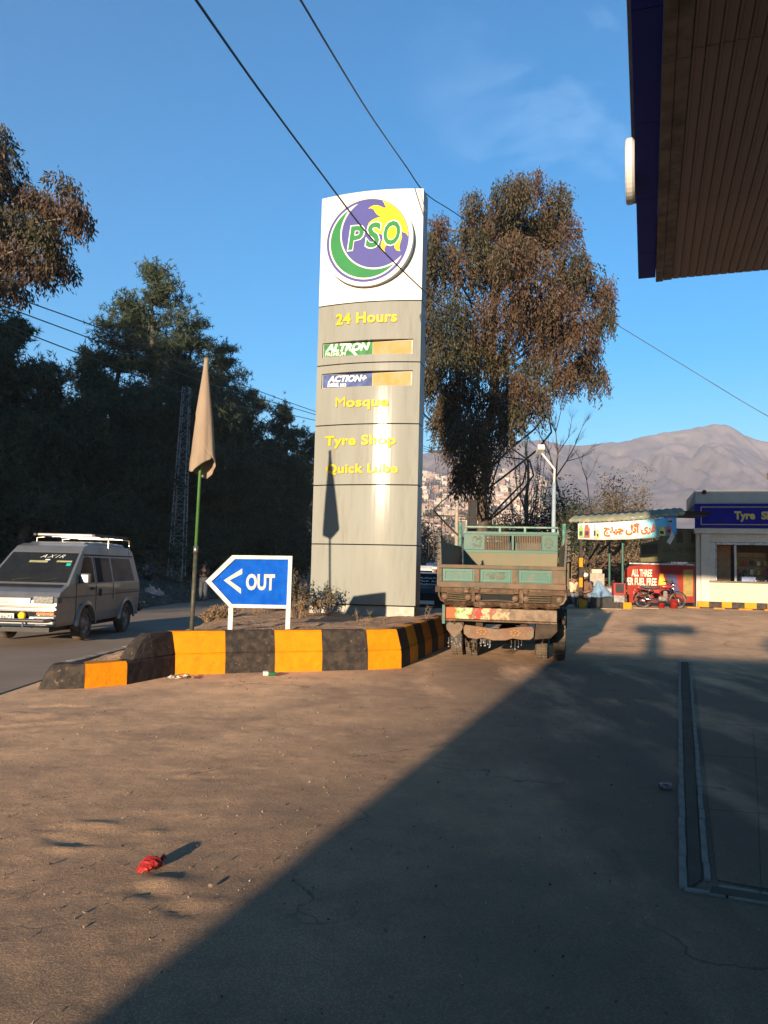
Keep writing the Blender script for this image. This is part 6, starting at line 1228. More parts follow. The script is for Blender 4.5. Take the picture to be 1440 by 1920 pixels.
# ================================================================== VANS AND CARS
def car_body(parent, outl, hw, belt, roofz, hwtop, arches, m, name='body', crown=.03):
    """outl: (y,z) closed side outline from bottom rear round over the top to the front and back; arches: (y, r)"""
    def wdt(z):
        if z <= belt: return hw-.03*max(0, (.55-z))/.55
        return hw+(hwtop-hw)*(z-belt)/(roofz-belt)
    pts = []
    ys0 = min(p[0] for p in outl); zb = outl[0][1]
    bottom = []; 
    for ay, ar in sorted(arches, reverse=True):
        bottom += [(ay+ar*math.cos(t), max(zb, .32+ar*math.sin(t))) for t in [math.pi*i/10 for i in range(11)]]
    pts = list(outl)+bottom[:]
    # subdivide so that the belt line has its own vertices
    P = []
    for i in range(len(pts)):
        a, c = pts[i], pts[(i+1) % len(pts)]; P.append(a)
        if (a[1]-belt)*(c[1]-belt) < -1e-9: t = (belt-a[1])/(c[1]-a[1]); P.append((a[0]+(c[0]-a[0])*t, belt))
    b = MB(); n = len(P); Lv = [(-wdt(z), y, z) for y, z in P]; Rv = [(wdt(z), y, z) for y, z in P]; b.add(Lv+Rv, [])
    for i in range(n): j = (i+1) % n; b.f.append((i, j, j+n, i+n)); b.m.append(0); b.sm.append(False)
    lowi = [i for i in range(n) if P[i][1] <= belt+1e-6]; 
    # order along loop: split at the two belt crossings
    bi = [i for i in range(n) if abs(P[i][1]-belt) < 1e-6]
    s, e = bi[0], bi[-1]
    up = list(range(s, e+1)); lo_ = [i % n for i in range(e, s+n+1)]
    if not any(P[i][1] > belt+.01 for i in up): up, lo_ = lo_, up
    for off, flip in ((0, False), (n, True)):
        for loop in (up, lo_):
            f = tuple(i+off for i in loop); b.f.append(f); b.m.append(0); b.sm.append(False)
    return b.build(name, m, parent, bevel=.042), wdt
def side_poly(wdt, sx, pts, off=.006): return [(sx*(wdt(z)+off), y, z) for y, z in pts]
def addpoly(name, pts, m, parent, thick=.0, label=None):
    b = MB(); b.add(pts, [tuple(range(len(pts)))]); o = b.build(name, m, parent, label=label)
    if thick: o.modifiers.new('t', 'SOLIDIFY').thickness = thick
    return o
TONE = .52
vg = mat('van_grey', (.36, .372, .385), .28, .6, col2=(.32, .33, .342), scale=2, coat=.35, dust=(.26, .22, .18), dscale=1.5, dlo=.5, dhi=.8)
vd = mat('van_dark_trim', (.035, .035, .036), .5); TONE = .75
VA = R(2.0); vfr = G(150, 1203); 
van = thing('minivan', 'silver grey minivan with roof rack driving past, cut off by the left edge', 'van', (0, 0, 0), math.pi-VA)
# local frame: +y is the van's nose; the nose points at the camera
wn = Vector((vfr.x, vfr.y, 0)); HWV = .845; fy_, ry_ = .62, -1.62
lp = lambda x, y: Vector((x*math.cos(math.pi-VA)-y*math.sin(math.pi-VA), x*math.sin(math.pi-VA)+y*math.cos(math.pi-VA), 0))
van.location = wn-lp(-HWV+.09, fy_)+Vector((0, 0, .03))
ol = [(-2.42, .42), (-2.46, 1.0), (-2.42, 1.16), (-2.22, 1.83), (-2.0, 1.93), (.30, 1.955), (.52, 1.90), (.66, 1.80), (1.46, 1.13), (1.80, 1.00), (1.93, .86), (1.95, .50), (1.90, .36)]
bd, wd_ = car_body(van, [(-2.42, .36)]+ol[1:], HWV, 1.13, 1.93, .70, [(fy_, .40), (ry_, .40)], vg)
ws = [(.70, 1.76), (1.40, 1.17)]
def up_w(z, y=None): return wd_(z)
dz_ = .012
g1 = [(-up_w(1.17)+.07, 1.405+dz_, 1.18), (up_w(1.17)-.07, 1.405+dz_, 1.18), (up_w(1.76)-.05, .70+dz_, 1.765), (-up_w(1.76)+.05, .70+dz_, 1.765)]
addpoly('windscreen', g1, mt['glass'], van)
vis = mat('visor_cream', (.30, .30, .16), .6); swh = mat('sticker_white', (.60, .62, .60), .5); tl = mat('sticker_teal', (.02, .42, .42), .5)
def on_ws(u, v, o_=.018):   # u -1..1 (viewer's left..right is +x..-x), v 0 bottom..1 top
    y = 1.405+( .70-1.405)*v; z = 1.18+(1.765-1.18)*v; w_ = (up_w(z)-.07)
    n_ = Vector((0, .585, .705)).normalized(); return Vector((-u*w_, y, z))+n_*o_
sx_ = Vector((-1, 0, 0)); vz_ = Vector((0, .70-1.405, 1.765-1.18)).normalized(); p0 = on_ws(-.08, .80); text('sun_strip_lettering', 'AXIR', (0, .50, 0, .10), p0, sx_, vz_, .002, swh, van, .0, .5, 1.4)
for (u0, u1, v0, v1, m_) in ((-.32, .22, .63, .70, vis), (.48, .93, .65, .71, vis), (.12, .26, .71, .75, swh), (.80, .93, .53, .62, tl)):
    addpoly('sun_visor' if m_ == vis else 'sticker', [on_ws(u0, v0), on_ws(u1, v0), on_ws(u1, v1), on_ws(u0, v1)], m_, van)
for u0, u1 in ((-.75, .05), (.05, .72)): b = MB(); a = on_ws(u0+.35, .02, .03); c = on_ws(u1, .10, .03); b.tube([a, c], .009, 5); b.build('wiper', mt['black'], van)
addpoly('cowl', [(-.74, 1.455, 1.142), (.74, 1.455, 1.142), (.74, 1.60, 1.092), (-.74, 1.60, 1.092)], vd, van)
# side glass (both sides), seams and handles
for sx in (-1, 1):
    fr_ = side_poly(wd_, sx, [(1.02, 1.17), (.22, 1.17), (.26, 1.68), (.52, 1.70), (.64, 1.66)]); addpoly('front_door_window', fr_, mt['glass'], van)
    addpoly('sliding_door_window', side_poly(wd_, sx, [(.08, 1.16), (-.72, 1.16), (-.66, 1.69), (.10, 1.69)]), mt['glass'], van)
    addpoly('open_window_gap', side_poly(wd_, sx, [(.06, 1.175), (-.22, 1.175), (-.20, 1.68), (.08, 1.68)], .009), mt['dark'], van)
    addpoly('rear_side_window', side_poly(wd_, sx, [(-.84, 1.17), (-2.10, 1.17), (-1.92, 1.68), (-.80, 1.69)]), mt['glass'], van)
    b = MB(); 
    for y0, z0, y1, z1 in ((-.72, 1.16, -.66, 1.69), (.15, .46, .15, 1.70), (-.78, .78, -.78, 1.14), (1.12, .40, 1.12, 1.14)): b.tube([(sx*(wd_(z0)+.004), y0, z0), (sx*(wd_((z0+z1)/2)+.004), (y0+y1)/2, (z0+z1)/2), (sx*(wd_(z1)+.004), y1, z1)], .006, 4)
    b.tube([(sx*(wd_(1.72)+.01), .70, 1.735), (sx*(wd_(1.74)+.01), -2.15, 1.735)], .014, 5); b.tube([(sx*(HWV+.003), 1.9, .90), (sx*(HWV+.003), -2.40, .90)], .006, 4)
    b.build('door_seam', vd, van)
    b = MB(); b.bx(min(sx*HWV, sx*(HWV+.03)), max(sx*HWV, sx*(HWV+.03)), .26, .42, 1.02, 1.07); b.bx(min(sx*HWV, sx*(HWV+.03)), max(sx*HWV, sx*(HWV+.03)), -.10, -.03, .88, 1.03); b.build('door_handle', mt['black'], van, bevel=.008)
    b = MB(); b.bx(min(sx*.83, sx*1.03), max(sx*.83, sx*1.03), .86, .98, 1.16, 1.36); b.build('mirror', vg, van, bevel=.03)
    b = MB(); b.bx(sx*HWV-.012, sx*HWV+.012, -2.38, -.95, .955, .965); b.bx(sx*HWV-.012, sx*HWV+.012, -2.38, -.95, .915, .925); b.build('side_crease', vd, van)
    for ay in (fy_, ry_):
        b = MB(); pr_ = []
        for i in range(15): t = math.pi*i/14; pr_.append((ay+.41*math.cos(t), .32+.41*math.sin(t)))
        V = [(sx*(HWV+.0), y, z) for y, z in pr_]+[(sx*(HWV+.035), y, z) for y, z in pr_]+[(sx*(HWV+.03), ay+(y-ay)*1.18, .32+(z-.32)*1.17) for y, z in pr_]+[(sx*(HWV-.005), ay+(y-ay)*1.22, .32+(z-.32)*1.21) for y, z in pr_]
        b.add(V, [(i+15*k, i+1+15*k, i+1+15*(k+1), i+15*(k+1)) for k in range(3) for i in range(14)]); b.build('wheel_arch', vg, van)
        wheel(van, sx*(HWV-.09), ay, .335, .20, sx, mt['steel'])
    b = MB(); b.bx(min(sx*.40, sx*.78), max(sx*.40, sx*.78), 1.93, 1.965, .79, .93); hl_ = b.build('headlight', mat('headlight_glass', (.55, .55, .52), .08, .6, col2=(.25, .25, .24), scale=30), van, bevel=.012)
    b = MB(); b.bx(min(sx*.785, sx*(HWV+.012)), max(sx*.785, sx*(HWV+.012)), 1.75, 1.945, .80, .92); b.build('corner_lamp', mat('corner_glass', (.10, .11, .12), .15, .3), van, bevel=.01)
    b = MB(); b.bx(min(sx*.50, sx*.84), max(sx*.50, sx*.84), 1.95, 2.03, .585, .635); b.build('indicator', mat('amber', (.55, .16, .03), .3, col2=(.45, .12, .03)), van, bevel=.01)
b = MB(); b.bx(-.35, .35, 1.94, 1.96, .79, .90); b.build('nose_panel', vg, van, bevel=.008)
chs = mt['chrome']
for z, h_, x_, y_ in ((.735, .045, .85, 2.00), (.66, .035, .84, 2.01)): b = MB(); b.bx(-x_, x_, 1.95, y_, z-h_/2, z+h_/2); b.build('chrome_strip', chs, van, bevel=.008)
b = MB(); b.bx(-.48, .48, 1.955, 1.99, .55, .635); b.build('grille', mt['dark'], van)
b = MB(); b.bx(-.84, .84, 1.93, 2.03, .40, .49); b.bx(-.86, -.45, 1.96, 2.04, .503, .575); b.bx(.45, .86, 1.96, 2.04, .503, .575); b.build('bumper', vg, van, bevel=.025)
b = MB(); b.tube([(-.80, 2.04, .50), (-.70, 2.12, .49), (.70, 2.12, .49), (.80, 2.04, .50)], .035, 10); b.tube([(-.80, 2.04, .40), (-.70, 2.11, .395), (.70, 2.11, .395), (.80, 2.04, .40)], .018, 8); b.tube([(-.30, 2.12, .52), (-.30, 2.11, .37)], .02, 6); b.tube([(.30, 2.12, .52), (.30, 2.11, .37)], .02, 6); b.build('bull_bar', chs, van)
b = MB(); b.lathe((-.24, 2.04, .57), (0, 1, 0), [(0, -.05), (.06, -.05), (.075, 0), (.06, .03), (0, .045)], 18); b.build('fog_lamp', mat('fog_yellow', (.80, .48, .02), .2, col2=(.65, .36, .02), scale=20), van)
b = MB(); b.bx(-.10, .28, 2.045, 2.06, .50, .61); pt_ = b.build('number_plate', mat('plate_white', (.66, .63, .55), .5), van, bevel=.004)
plk = mat('plate_black', (.02, .02, .02), .5); text('lettering', 'R-8673', (-.25, .07, .515, .575), (0, 2.0615, 0), (-1, 0, 0), (0, 0, 1), .002, plk, pt_, .01); text('lettering', 'KPK', (-.14, -.03, .585, .603), (0, 2.0615, 0), (-1, 0, 0), (0, 0, 1), .002, plk, pt_, .005)
b = MB(); b.bx(-.7, .7, 1.2, 1.9, .26, .36); b.bx(-.6, .6, -2.2, 1.1, .24, .34); b.build('underbody', vd, van)
b = MB(); b.bx(-.86, .86, -2.56, -2.44, .42, .62); b.build('rear_bumper', vd, van, bevel=.02); b = MB(); b.tube([(-.75, -2.5, .47), (-.75, -2.78, .47)], .03, 6); b.sphere((-.75, -2.8, .47), .06, 8, 6); b.build('tow_bar', trust, van)
addpoly('rear_window', [(-.66, -2.42+.0, 1.2), (.66, -2.42, 1.2), (.60, -2.27, 1.72), (-.60, -2.27, 1.72)], mt['glass'], van)
for sx in (-1, 1): b = MB(); b.bx(min(sx*.66, sx*.82), max(sx*.66, sx*.82), -2.49, -2.45, .72, 1.1); b.build('tail_light', mat('tail_red', (.4, .02, .015), .3), van)
text('side_lettering', 'FLY', (-.95, -.35, .60, .75), (-HWV-.004, 0, 0), (0, -1, 0), (0, 0, 1), .002, vd, van, .03, .1)
# raised roof and rack
b = MB(); b.prism([(-2.1, 1.90), (.42, 1.92), (.15, 2.00), (-.6, 2.03), (-1.9, 2.01)], (-.60, 0, 0), (0, 1, 0), (0, 0, 1), 1.20); b.build('roof_pod', vg, van, bevel=.04)
rk = mt['chrome']; b = MB(); b.bx(-.62, .60, -.22, -.08, 2.13, 2.19); b.build('rack_front', mat('rack_aluminium', (.40, .39, .37), .4, .5, col2=(.3, .29, .27)), van, bevel=.025)
b = MB(); b.bx(-.68, -.60, -2.0, -.06, 2.13, 2.19); b.bx(.60, .68, -2.0, -.06, 2.13, 2.19); b.build('rack_side', mt['black'], van, bevel=.015)
for y in (-.6, -1.0, -1.4, -1.9): b = MB(); b.bx(-.6, .6, y-.03, y+.03, 2.12, 2.15); b.build('rack_bar', bpy.data.materials['rack_aluminium'], van)
b = MB()
for sx in (-1, 1):
    for y in (-.5, -1.75): b.tube([(sx*.62, y, 2.12), (sx*.80, y, 2.10), (sx*.80, y, 1.76)], .014, 6)
b.build('rack_foot', rk, van)
# generic cars in the distant traffic
def sedan(label, px, py, Yd, hdg, col, kind='car', L=4.1, H=1.42, cat='car', hatch=True, wd=.83, group=None):
    p = G(px, py); x_ = W(px, py, Yd).x; t = thing('parked_car' if kind == 'parked' else 'car', label, cat, (x_, Yd, .03), hdg, group); m = mat('car_'+label.split()[0]+str(int(Yd)), col, .3, .3, coat=.4); s = L/4.1; k = H/1.42
    ol_ = [(-2.0*s, .34), (-2.05*s, .8*k), (-1.98*s, .93*k), (-1.70*s, .98*k if not hatch else 1.05*k), (-1.25*s, 1.38*k), (-.6*s, 1.42*k), (.1*s, 1.40*k), (.95*s, .97*k), (1.8*s, .82*k), (2.05*s, .62*k), (2.05*s, .34)] if H < 1.6 else [(-2.0*s, .34), (-2.05*s, .9), (-1.95*s, H*.92), (-1.8*s, H), (1.0*s, H), (1.5*s, 1.05), (2.0*s, .85), (2.05*s, .34)]
    bd, wq = car_body(t, ol_, wd, .92*k if H < 1.6 else 1.05, H, wd*.78, [(1.25*s, .33), (-1.25*s, .33)], m); dq = .012
    if H < 1.6:
        addpoly('rear_window', [(-wd*.80, -1.70*s-.015, 1.04*k), (wd*.80, -1.70*s-.015, 1.04*k), (wd*.70, -1.28*s-.015, 1.36*k), (-wd*.70, -1.28*s-.015, 1.36*k)], mt['glass'], t); addpoly('windscreen', [(-wd*.85, .92*s+.02, .99*k), (wd*.85, .92*s+.02, .99*k), (wd*.72, .14*s+.02, 1.385*k), (-wd*.72, .14*s+.02, 1.385*k)], mt['glass'], t)
        sp_ = [(.75*s, .97*k), (-1.35*s, .97*k), (-1.1*s, 1.33*k), (.05*s, 1.34*k)]
    else:
        addpoly('rear_window', [(-wd*.8, -2.03*s-.02, 1.1), (wd*.8, -2.03*s-.02, 1.1), (wd*.72, -1.96*s-.02, H*.88), (-wd*.72, -1.96*s-.02, H*.88)], mt['glass'], t); addpoly('windscreen', [(-wd*.85, 1.48*s+.03, 1.12), (wd*.85, 1.48*s+.03, 1.12), (wd*.75, 1.06*s+.03, H*.95), (-wd*.75, 1.06*s+.03, H*.95)], mt['glass'], t); sp_ = [(1.3*s, 1.1), (-1.85*s, 1.1), (-1.8*s, H*.9), (.95*s, H*.9)]
    for sx in (-1, 1):
        addpoly('side_window', side_poly(wq, sx, sp_), mt['glass'], t)
        for ay in (1.25*s, -1.25*s): wheel(t, sx*(wd-.08), ay, .31, .19, sx, mt['steel'])
        b = MB(); b.bx(min(sx*.55, sx*.78), max(sx*.55, sx*.78), -2.085*s, -2.04*s, .62*k, .80*k); b.build('tail_light', bpy.data.materials['tail_red'], t); b = MB(); b.bx(min(sx*.5, sx*.78), max(sx*.5, sx*.78), 2.04*s, 2.08*s, .58*k, .72*k); b.build('headlight', bpy.data.materials['headlight_glass'], t)
    b = MB(); b.bx(-.26, .26, -2.10*s, -2.075*s, .50, .61); b.build('number_plate', bpy.data.materials['plate_white'], t); b = MB(); b.bx(-.8, .8, -2.12*s, -2.06*s, .30, .46); b.build('bumper', vd, t, bevel=.02); b = MB(); b.bx(-.8, .8, 2.05*s, 2.12*s, .30, .48); b.build('bumper', vd, t, bevel=.02); return t
c1 = sedan('black hatchback with white lettering on its rear window, between pylon and truck', 798, 1133, 26.5, R(-3), (.018, .018, .022), H=1.5)
for k in range(3): text('window_lettering', ['Allah', 'Pak ki', 'Rehmat'][k], (-.30+.05*k, .34, 0, .08), (0, -1.72+.12*(2-k)-.03, 1.10+.095*(2-k)), (1, 0, 0), (0, .42, .34), .002, swh, c1, .01, .2)
sedan('white small van in the traffic behind the black hatchback', 789, 1108, 36, R(-4), (.60, .60, .58), H=1.75, cat='van', wd=.74)
sedan('dark blue car in the middle of the distant queue', 800, 1096, 50, R(-6), (.04, .06, .11), H=1.45)
sedan('blue minibus standing behind the man in the striped shirt', 822, 1092, 47, R(-6), (.05, .085, .17), H=1.95, cat='minibus', L=4.6)
sedan('grey car far down the street left of the blue minibus', 792, 1082, 72, R(-6), (.25, .27, .30), H=1.45)
sedan('bluish car far down the street, last but one in the queue', 806, 1078, 84, R(-6), (.12, .17, .25), H=1.5)
sedan('pale blue van at the far end of the queue', 822, 1076, 92, R(-6), (.22, .30, .40), H=1.9, cat='van')
# ================================================================== PEOPLE
def skin_mesh(name, chain, m, parent, sub=1):
    """chain: dict name -> (pos, radius, parentname)"""
    keys = list(chain); me = bpy.data.meshes.new(name); me.from_pydata([chain[k][0] for k in keys], [(keys.index(chain[k][2]), i) for i, k in enumerate(keys) if chain[k][2]], [])
    o = bpy.data.objects.new(name, me); COL.objects.link(o); me.materials.append(m)
    o.modifiers.new('s', 'SKIN'); sv = me.skin_vertices[0].data
    for i, k in enumerate(keys):
        r = chain[k][1]; sv[i].radius = r if isinstance(r, tuple) else (r, r); sv[i].use_root = (i == 0)
    ss = o.modifiers.new('u', 'SUBSURF'); ss.levels = sub; ss.render_levels = sub
    dg = bpy.context.evaluated_depsgraph_get(); nm = bpy.data.meshes.new_from_object(o.evaluated_get(dg)); bpy.data.objects.remove(o)
    nm.materials.clear(); nm.materials.append(m); nm.polygons.foreach_set('use_smooth', np.ones(len(nm.polygons), bool)); o = bpy.data.objects.new(name, nm); link(o, parent); return o
skin = mat('skin', (.30, .17, .105), .6, col2=(.26, .145, .09)); hair = mat('hair', (.015, .012, .010), .7)
def V3(*a): return Vector(a)
def person(label, loc, rz, J, top_m, leg_m, sc=1., cap=None, hair_m=hair, long_shirt=True, vest=None, beard=False):
    """J: joints pelvis chest neck head, sh/el/wr/ha L R, hip/kn/an/toe L R (metres, facing +y)"""
    t = thing('person', label, 'person', loc, rz); t.scale = (sc, sc, sc); v = {k: Vector(p) for k, p in J.items()}
    ch = {'pelvis': (v['pelvis'], .13, None), 'chest': (v['chest'], (.17, .12), 'pelvis'), 'neck': (v['neck'], .058, 'chest'), 'chin': (v['head']+(v['neck']-v['head'])*.42, .075, 'neck'), 'head': (v['head'], .098, 'chin'), 'crown': (v['head']+(v['head']-v['neck']).normalized()*.085, .07, 'head')}
    for s in 'LR':
        ch['sh'+s] = (v['sh'+s], .058, 'chest'); ch['el'+s] = (v['el'+s], .042, 'sh'+s); ch['wr'+s] = (v['wr'+s], .028, 'el'+s); ch['ha'+s] = (v['ha'+s], .034, 'wr'+s)
        d = (v['ha'+s]-v['wr'+s]).normalized(); sd_ = d.orthogonal().normalized()
        for f in range(4): ch[f'f{f}'+s] = (v['ha'+s]+d*(.075+.012*(f in (1, 2)))+sd_*(f-1.5)*.019, .010, 'ha'+s)
        ch['th'+s] = (v['wr'+s]+d*.05+sd_*.055, .012, 'wr'+s)
        ch['hip'+s] = (v['hip'+s], .085, 'pelvis'); ch['kn'+s] = (v['kn'+s], .058, 'hip'+s); ch['an'+s] = (v['an'+s], .040, 'kn'+s); ch['toe'+s] = (v['toe'+s], .034, 'an'+s)
    body = skin_mesh('body', ch, skin, t)
    u = (v['head']-v['neck']).normalized(); f_ = Vector(J.get('face', (0, 1, 0))).normalized(); rt = f_.cross(u).normalized()
    b = MB(); b.smooth = True; c = v['head']
    b.tube([c+f_*.085+u*.01, c+f_*.118-u*.028, c+f_*.09-u*.035], [.010, .017, .012], 6); b.build('nose', skin, body)
    b = MB()
    for s in (-1, 1): b.sphere(c+f_*.088+rt*s*.034+u*.012, .012, 6, 5)
    b.tube([c+f_*.094-u*.058-rt*.024, c+f_*.098-u*.060, c+f_*.094-u*.058+rt*.024], .006, 4); b.build('eyes_and_mouth', hair, body)
    b = MB(); b.smooth = True
    for s in (-1, 1): b.sphere(c+rt*s*.10-u*.005, .024, 6, 5, (.5, 1, 1.2))
    b.build('ear', skin, body)
    if beard: b = MB(); b.smooth = True; b.sphere(c+f_*.055-u*.075, .062, 10, 7, (1, 1, 1.1)); b.build('beard', hair_m, t)
    b = MB(); b.smooth = True; b.sphere(c-f_*.018+u*.045, .108, 14, 8, (1, 1, .82)); b.build('hair', hair_m, t)
    if cap: b = MB(); b.smooth = True; b.lathe(c+u*.06, u, [(.118, -.015), (.122, .0), (.118, .055), (.08, .075), (0, .082)], 16); b.build('cap', cap, t)
    cl = {'pelvis': (v['pelvis'], .165, None), 'chest': (v['chest'], (.205, .150), 'pelvis'), 'neck': (v['neck']-u*.03, .075, 'chest')}
    for s in 'LR': cl['sh'+s] = (v['sh'+s], .080, 'chest'); cl['el'+s] = (v['el'+s], .064, 'sh'+s); cl['wr'+s] = (v['wr'+s]+(v['el'+s]-v['wr'+s])*.08, .050, 'el'+s)
    if long_shirt: k_ = (v['knL']+v['knR'])/2; cl['hem1'] = (v['pelvis'].lerp(k_, .38), (.20, .17), 'pelvis'); cl['hem2'] = (v['pelvis'].lerp(k_, .80), (.215, .175), 'hem1')
    skin_mesh('shirt', cl, top_m, t)
    if vest: skin_mesh('waistcoat', {'a': (v['pelvis']+u*.02, (.185, .175), None), 'b': (v['chest'], (.215, .168), 'a'), 'c': (v['chest'].lerp(v['neck'], .75), (.14, .12), 'b')}, vest, t)
    tl_ = {'p': (v['pelvis']-Vector((0, 0, .02)), .14, None)}
    for s in 'LR': tl_['h'+s] = (v['hip'+s], .115, 'p'); tl_['k'+s] = (v['kn'+s], .100, 'h'+s); tl_['a'+s] = (v['an'+s]+(v['kn'+s]-v['an'+s])*.16, .075, 'k'+s)
    skin_mesh('trousers', tl_, leg_m, t)
    b = MB(); b.smooth = True
    for s in 'LR': d = (v['toe'+s]-v['an'+s]); b.tube([v['an'+s]-d*.35-Vector((0, 0, .01)), v['an'+s]+d*.3-Vector((0, 0, .015)), v['toe'+s]+d*.15], [.042, .048, .030], 8)
    b.build('shoe', mt['black'], t); return t
def stand(**k):
    J = dict(pelvis=(0, 0, .95), chest=(0, .0, 1.28), neck=(0, .0, 1.47), head=(0, .02, 1.60), shL=(-.19, 0, 1.40), elL=(-.25, -.02, 1.13), wrL=(-.25, .06, .90), haL=(-.25, .08, .82), shR=(.19, 0, 1.40), elR=(.25, -.02, 1.13), wrR=(.25, .06, .90), haR=(.25, .08, .82),
             hipL=(-.10, 0, .90), knL=(-.11, .02, .50), anL=(-.12, 0, .09), toeL=(-.13, .14, .03), hipR=(.10, 0, .90), knR=(.11, .02, .50), anR=(.12, 0, .09), toeR=(.13, .14, .03)); J.update(k); return J
def cl_(n_, c): return mat('cloth_'+n_, c, .95, col2=tuple(x*.75 for x in c), scale=9, bump=.2, bscale=30)
gb_ = lambda x, y: 1.15*max(0, min(1, (float(np.interp(y, [-30, 30, 37, 60], [-8.7, -8.5, -7.6, -6.5]))-x)/3.6))**.8+.06
p = W(275, 1112, 34); person('man in dark blue stooping by the rubbish bags, arm stretched out to the left', (p.x, 34, .10), R(160), stand(neck=(0, .14, 1.42), head=(0, .24, 1.52), chest=(0, .08, 1.24), elR=(.42, .10, 1.24), wrR=(.62, .22, 1.12), haR=(.69, .25, 1.08), elL=(-.16, .22, 1.16), wrL=(-.06, .34, 1.22), haL=(-.03, .36, 1.28), face=(0, 1, -.5)), cl_('blue', (.025, .055, .11)), cl_('dark', (.025, .022, .022)), .98, long_shirt=False)
p = W(381, 1122, 33); person('man in dark jacket and pale loose trousers walking behind the flagpole', (p.x, 33, .05), R(175), stand(knL=(-.11, .10, .52), anL=(-.12, .05, .10), toeL=(-.13, .19, .04), elL=(-.22, .08, 1.15), wrL=(-.1, .22, 1.1), haL=(-.06, .26, 1.1), elR=(.22, .08, 1.15), wrR=(.1, .22, 1.1), haR=(.06, .26, 1.1)), cl_('black', (.018, .018, .02)), cl_('pale', (.36, .34, .32)), .98, long_shirt=False)
p = W(814.5, 1110, 33); st_ = mat('striped_shirt', (.42, .17, .05), .9); n = st_.node_tree; wv = n.nodes.new('ShaderNodeTexWave'); wv.bands_direction = 'Z'; wv.inputs['Scale'].default_value = 4.2; c_ = n.nodes.new('ShaderNodeTexCoord'); n.links.new(c_.outputs['Object'], wv.inputs['Vector']); mr = n.nodes.new('ShaderNodeValToRGB'); mr.color_ramp.interpolation = 'CONSTANT'; mr.color_ramp.elements[0].color = (.42, .17, .05, 1); mr.color_ramp.elements[1].position = .6; mr.color_ramp.elements[1].color = (.10, .05, .03, 1); n.links.new(wv.outputs['Fac'], mr.inputs[0]); n.links.new(mr.outputs[0], n.nodes['Principled BSDF'].inputs['Base Color'])
person('man in an orange and brown striped shirt and white cap between the cars', (p.x, 33, .03), R(178), stand(), st_, cl_('brown', (.20, .11, .06)), .98, cap=cl_('whitecap', (.65, .62, .58)), long_shirt=False)
sit = dict(pelvis=(0, 0, .42), chest=(0, .10, .72), neck=(0, .20, .90), head=(0, .27, 1.02), hipL=(-.10, .03, .40), knL=(-.16, .42, .46), anL=(-.15, .40, .08), toeL=(-.16, .54, .03), hipR=(.10, .03, .40), knR=(.16, .42, .46), anR=(.15, .40, .08), toeR=(.16, .54, .03),
           shL=(-.18, .14, .84), elL=(-.24, .26, .60), wrL=(-.12, .44, .56), haL=(-.06, .50, .54), shR=(.18, .14, .84), elR=(.24, .26, .60), wrR=(.12, .44, .56), haR=(.06, .50, .54), face=(0, 1, -.45))
pa = at_plane(1077, 1128, .75); pb = at_plane(1103, 1128, .65); zg = ap.z+.03
seatm = mt['concrete']
for nm, q_, lb in (('stool', pa, 'low block seat under the man in the cream shirt'), ('stool', pb, 'low block seat under the man in the brown coat')):
    t = thing(nm, lb, 'stool', (q_.x, q_.y, zg)); b = MB(); b.bx(-.2, .2, -.18, .18, .0, .27); b.build('seat', seatm, t, bevel=.01); b = MB(); b.bx(-.15, .15, -.14, .14, -.05, -.001); b.build('leg', seatm, t)
person('seated man in a cream shirt bending forward, left of the striped post', (pa.x, pa.y, zg), R(195), sit, cl_('cream', (.60, .50, .34)), cl_('greyblue', (.33, .34, .38)), 1.02, long_shirt=False)
person('seated bearded man in a brown coat and white cap, right of the striped post', (pb.x, pb.y, zg), R(165), dict(sit, chest=(0, .04, .74), neck=(0, .08, .95), head=(0, .13, 1.07)), cl_('coat', (.155, .085, .055)), cl_('greyshal', (.36, .36, .40)), 1.04, cap=cl_('whitecap2', (.66, .62, .55)), beard=True)
sk = thing('sack', 'dark brown sack leaning at the feet of the seated men', 'sack', (pa.x-.35, pa.y-.45, zg)); b = MB(); b.smooth = True; b.lathe((0, 0, 0), (0, 0, 1), [(0, 0), (.26, .02), (.30, .22), (.24, .45), (.12, .60), (.10, .68), (0, .69)], 14); b.build('bag', cl_('sackbrown', (.065, .045, .035)), sk); b = MB(); b.lathe((0, 0, .60), (0, 0, 1), [(.115, -.015), (.13, 0), (.115, .02)], 12); b.build('tie', mt['dry'], sk)
sk = thing('sack', 'rounded brown bundle beside the man in the brown coat', 'sack', (pb.x+.42, pb.y+.05, zg)); b = MB(); b.smooth = True; b.lathe((0, 0, 0), (0, 0, 1), [(0, 0), (.20, .02), (.24, .22), (.19, .42), (.08, .52), (0, .53)], 14); b.build('bag', cl_('bundle', (.22, .13, .08)), sk); b = MB(); b.lathe((0, 0, .45), (0, 0, 1), [(.13, -.01), (.15, 0), (.13, .02)], 12); b.build('tie', mt['dry'], sk)
# van driver, seen through the windscreen
dl = van.location+lp(.38, .10); person('driver of the silver minivan, behind the windscreen', (dl.x, dl.y, .72), math.pi-VA, dict(sit, chest=(0, .0, .74), neck=(0, .02, .94), head=(0, .04, 1.06), face=(0, 1, 0), elL=(-.24, .2, .66), elR=(.24, .2, .66)), cl_('driver', (.10, .10, .11)), cl_('driverleg', (.1, .1, .1)), .82, long_shirt=False)

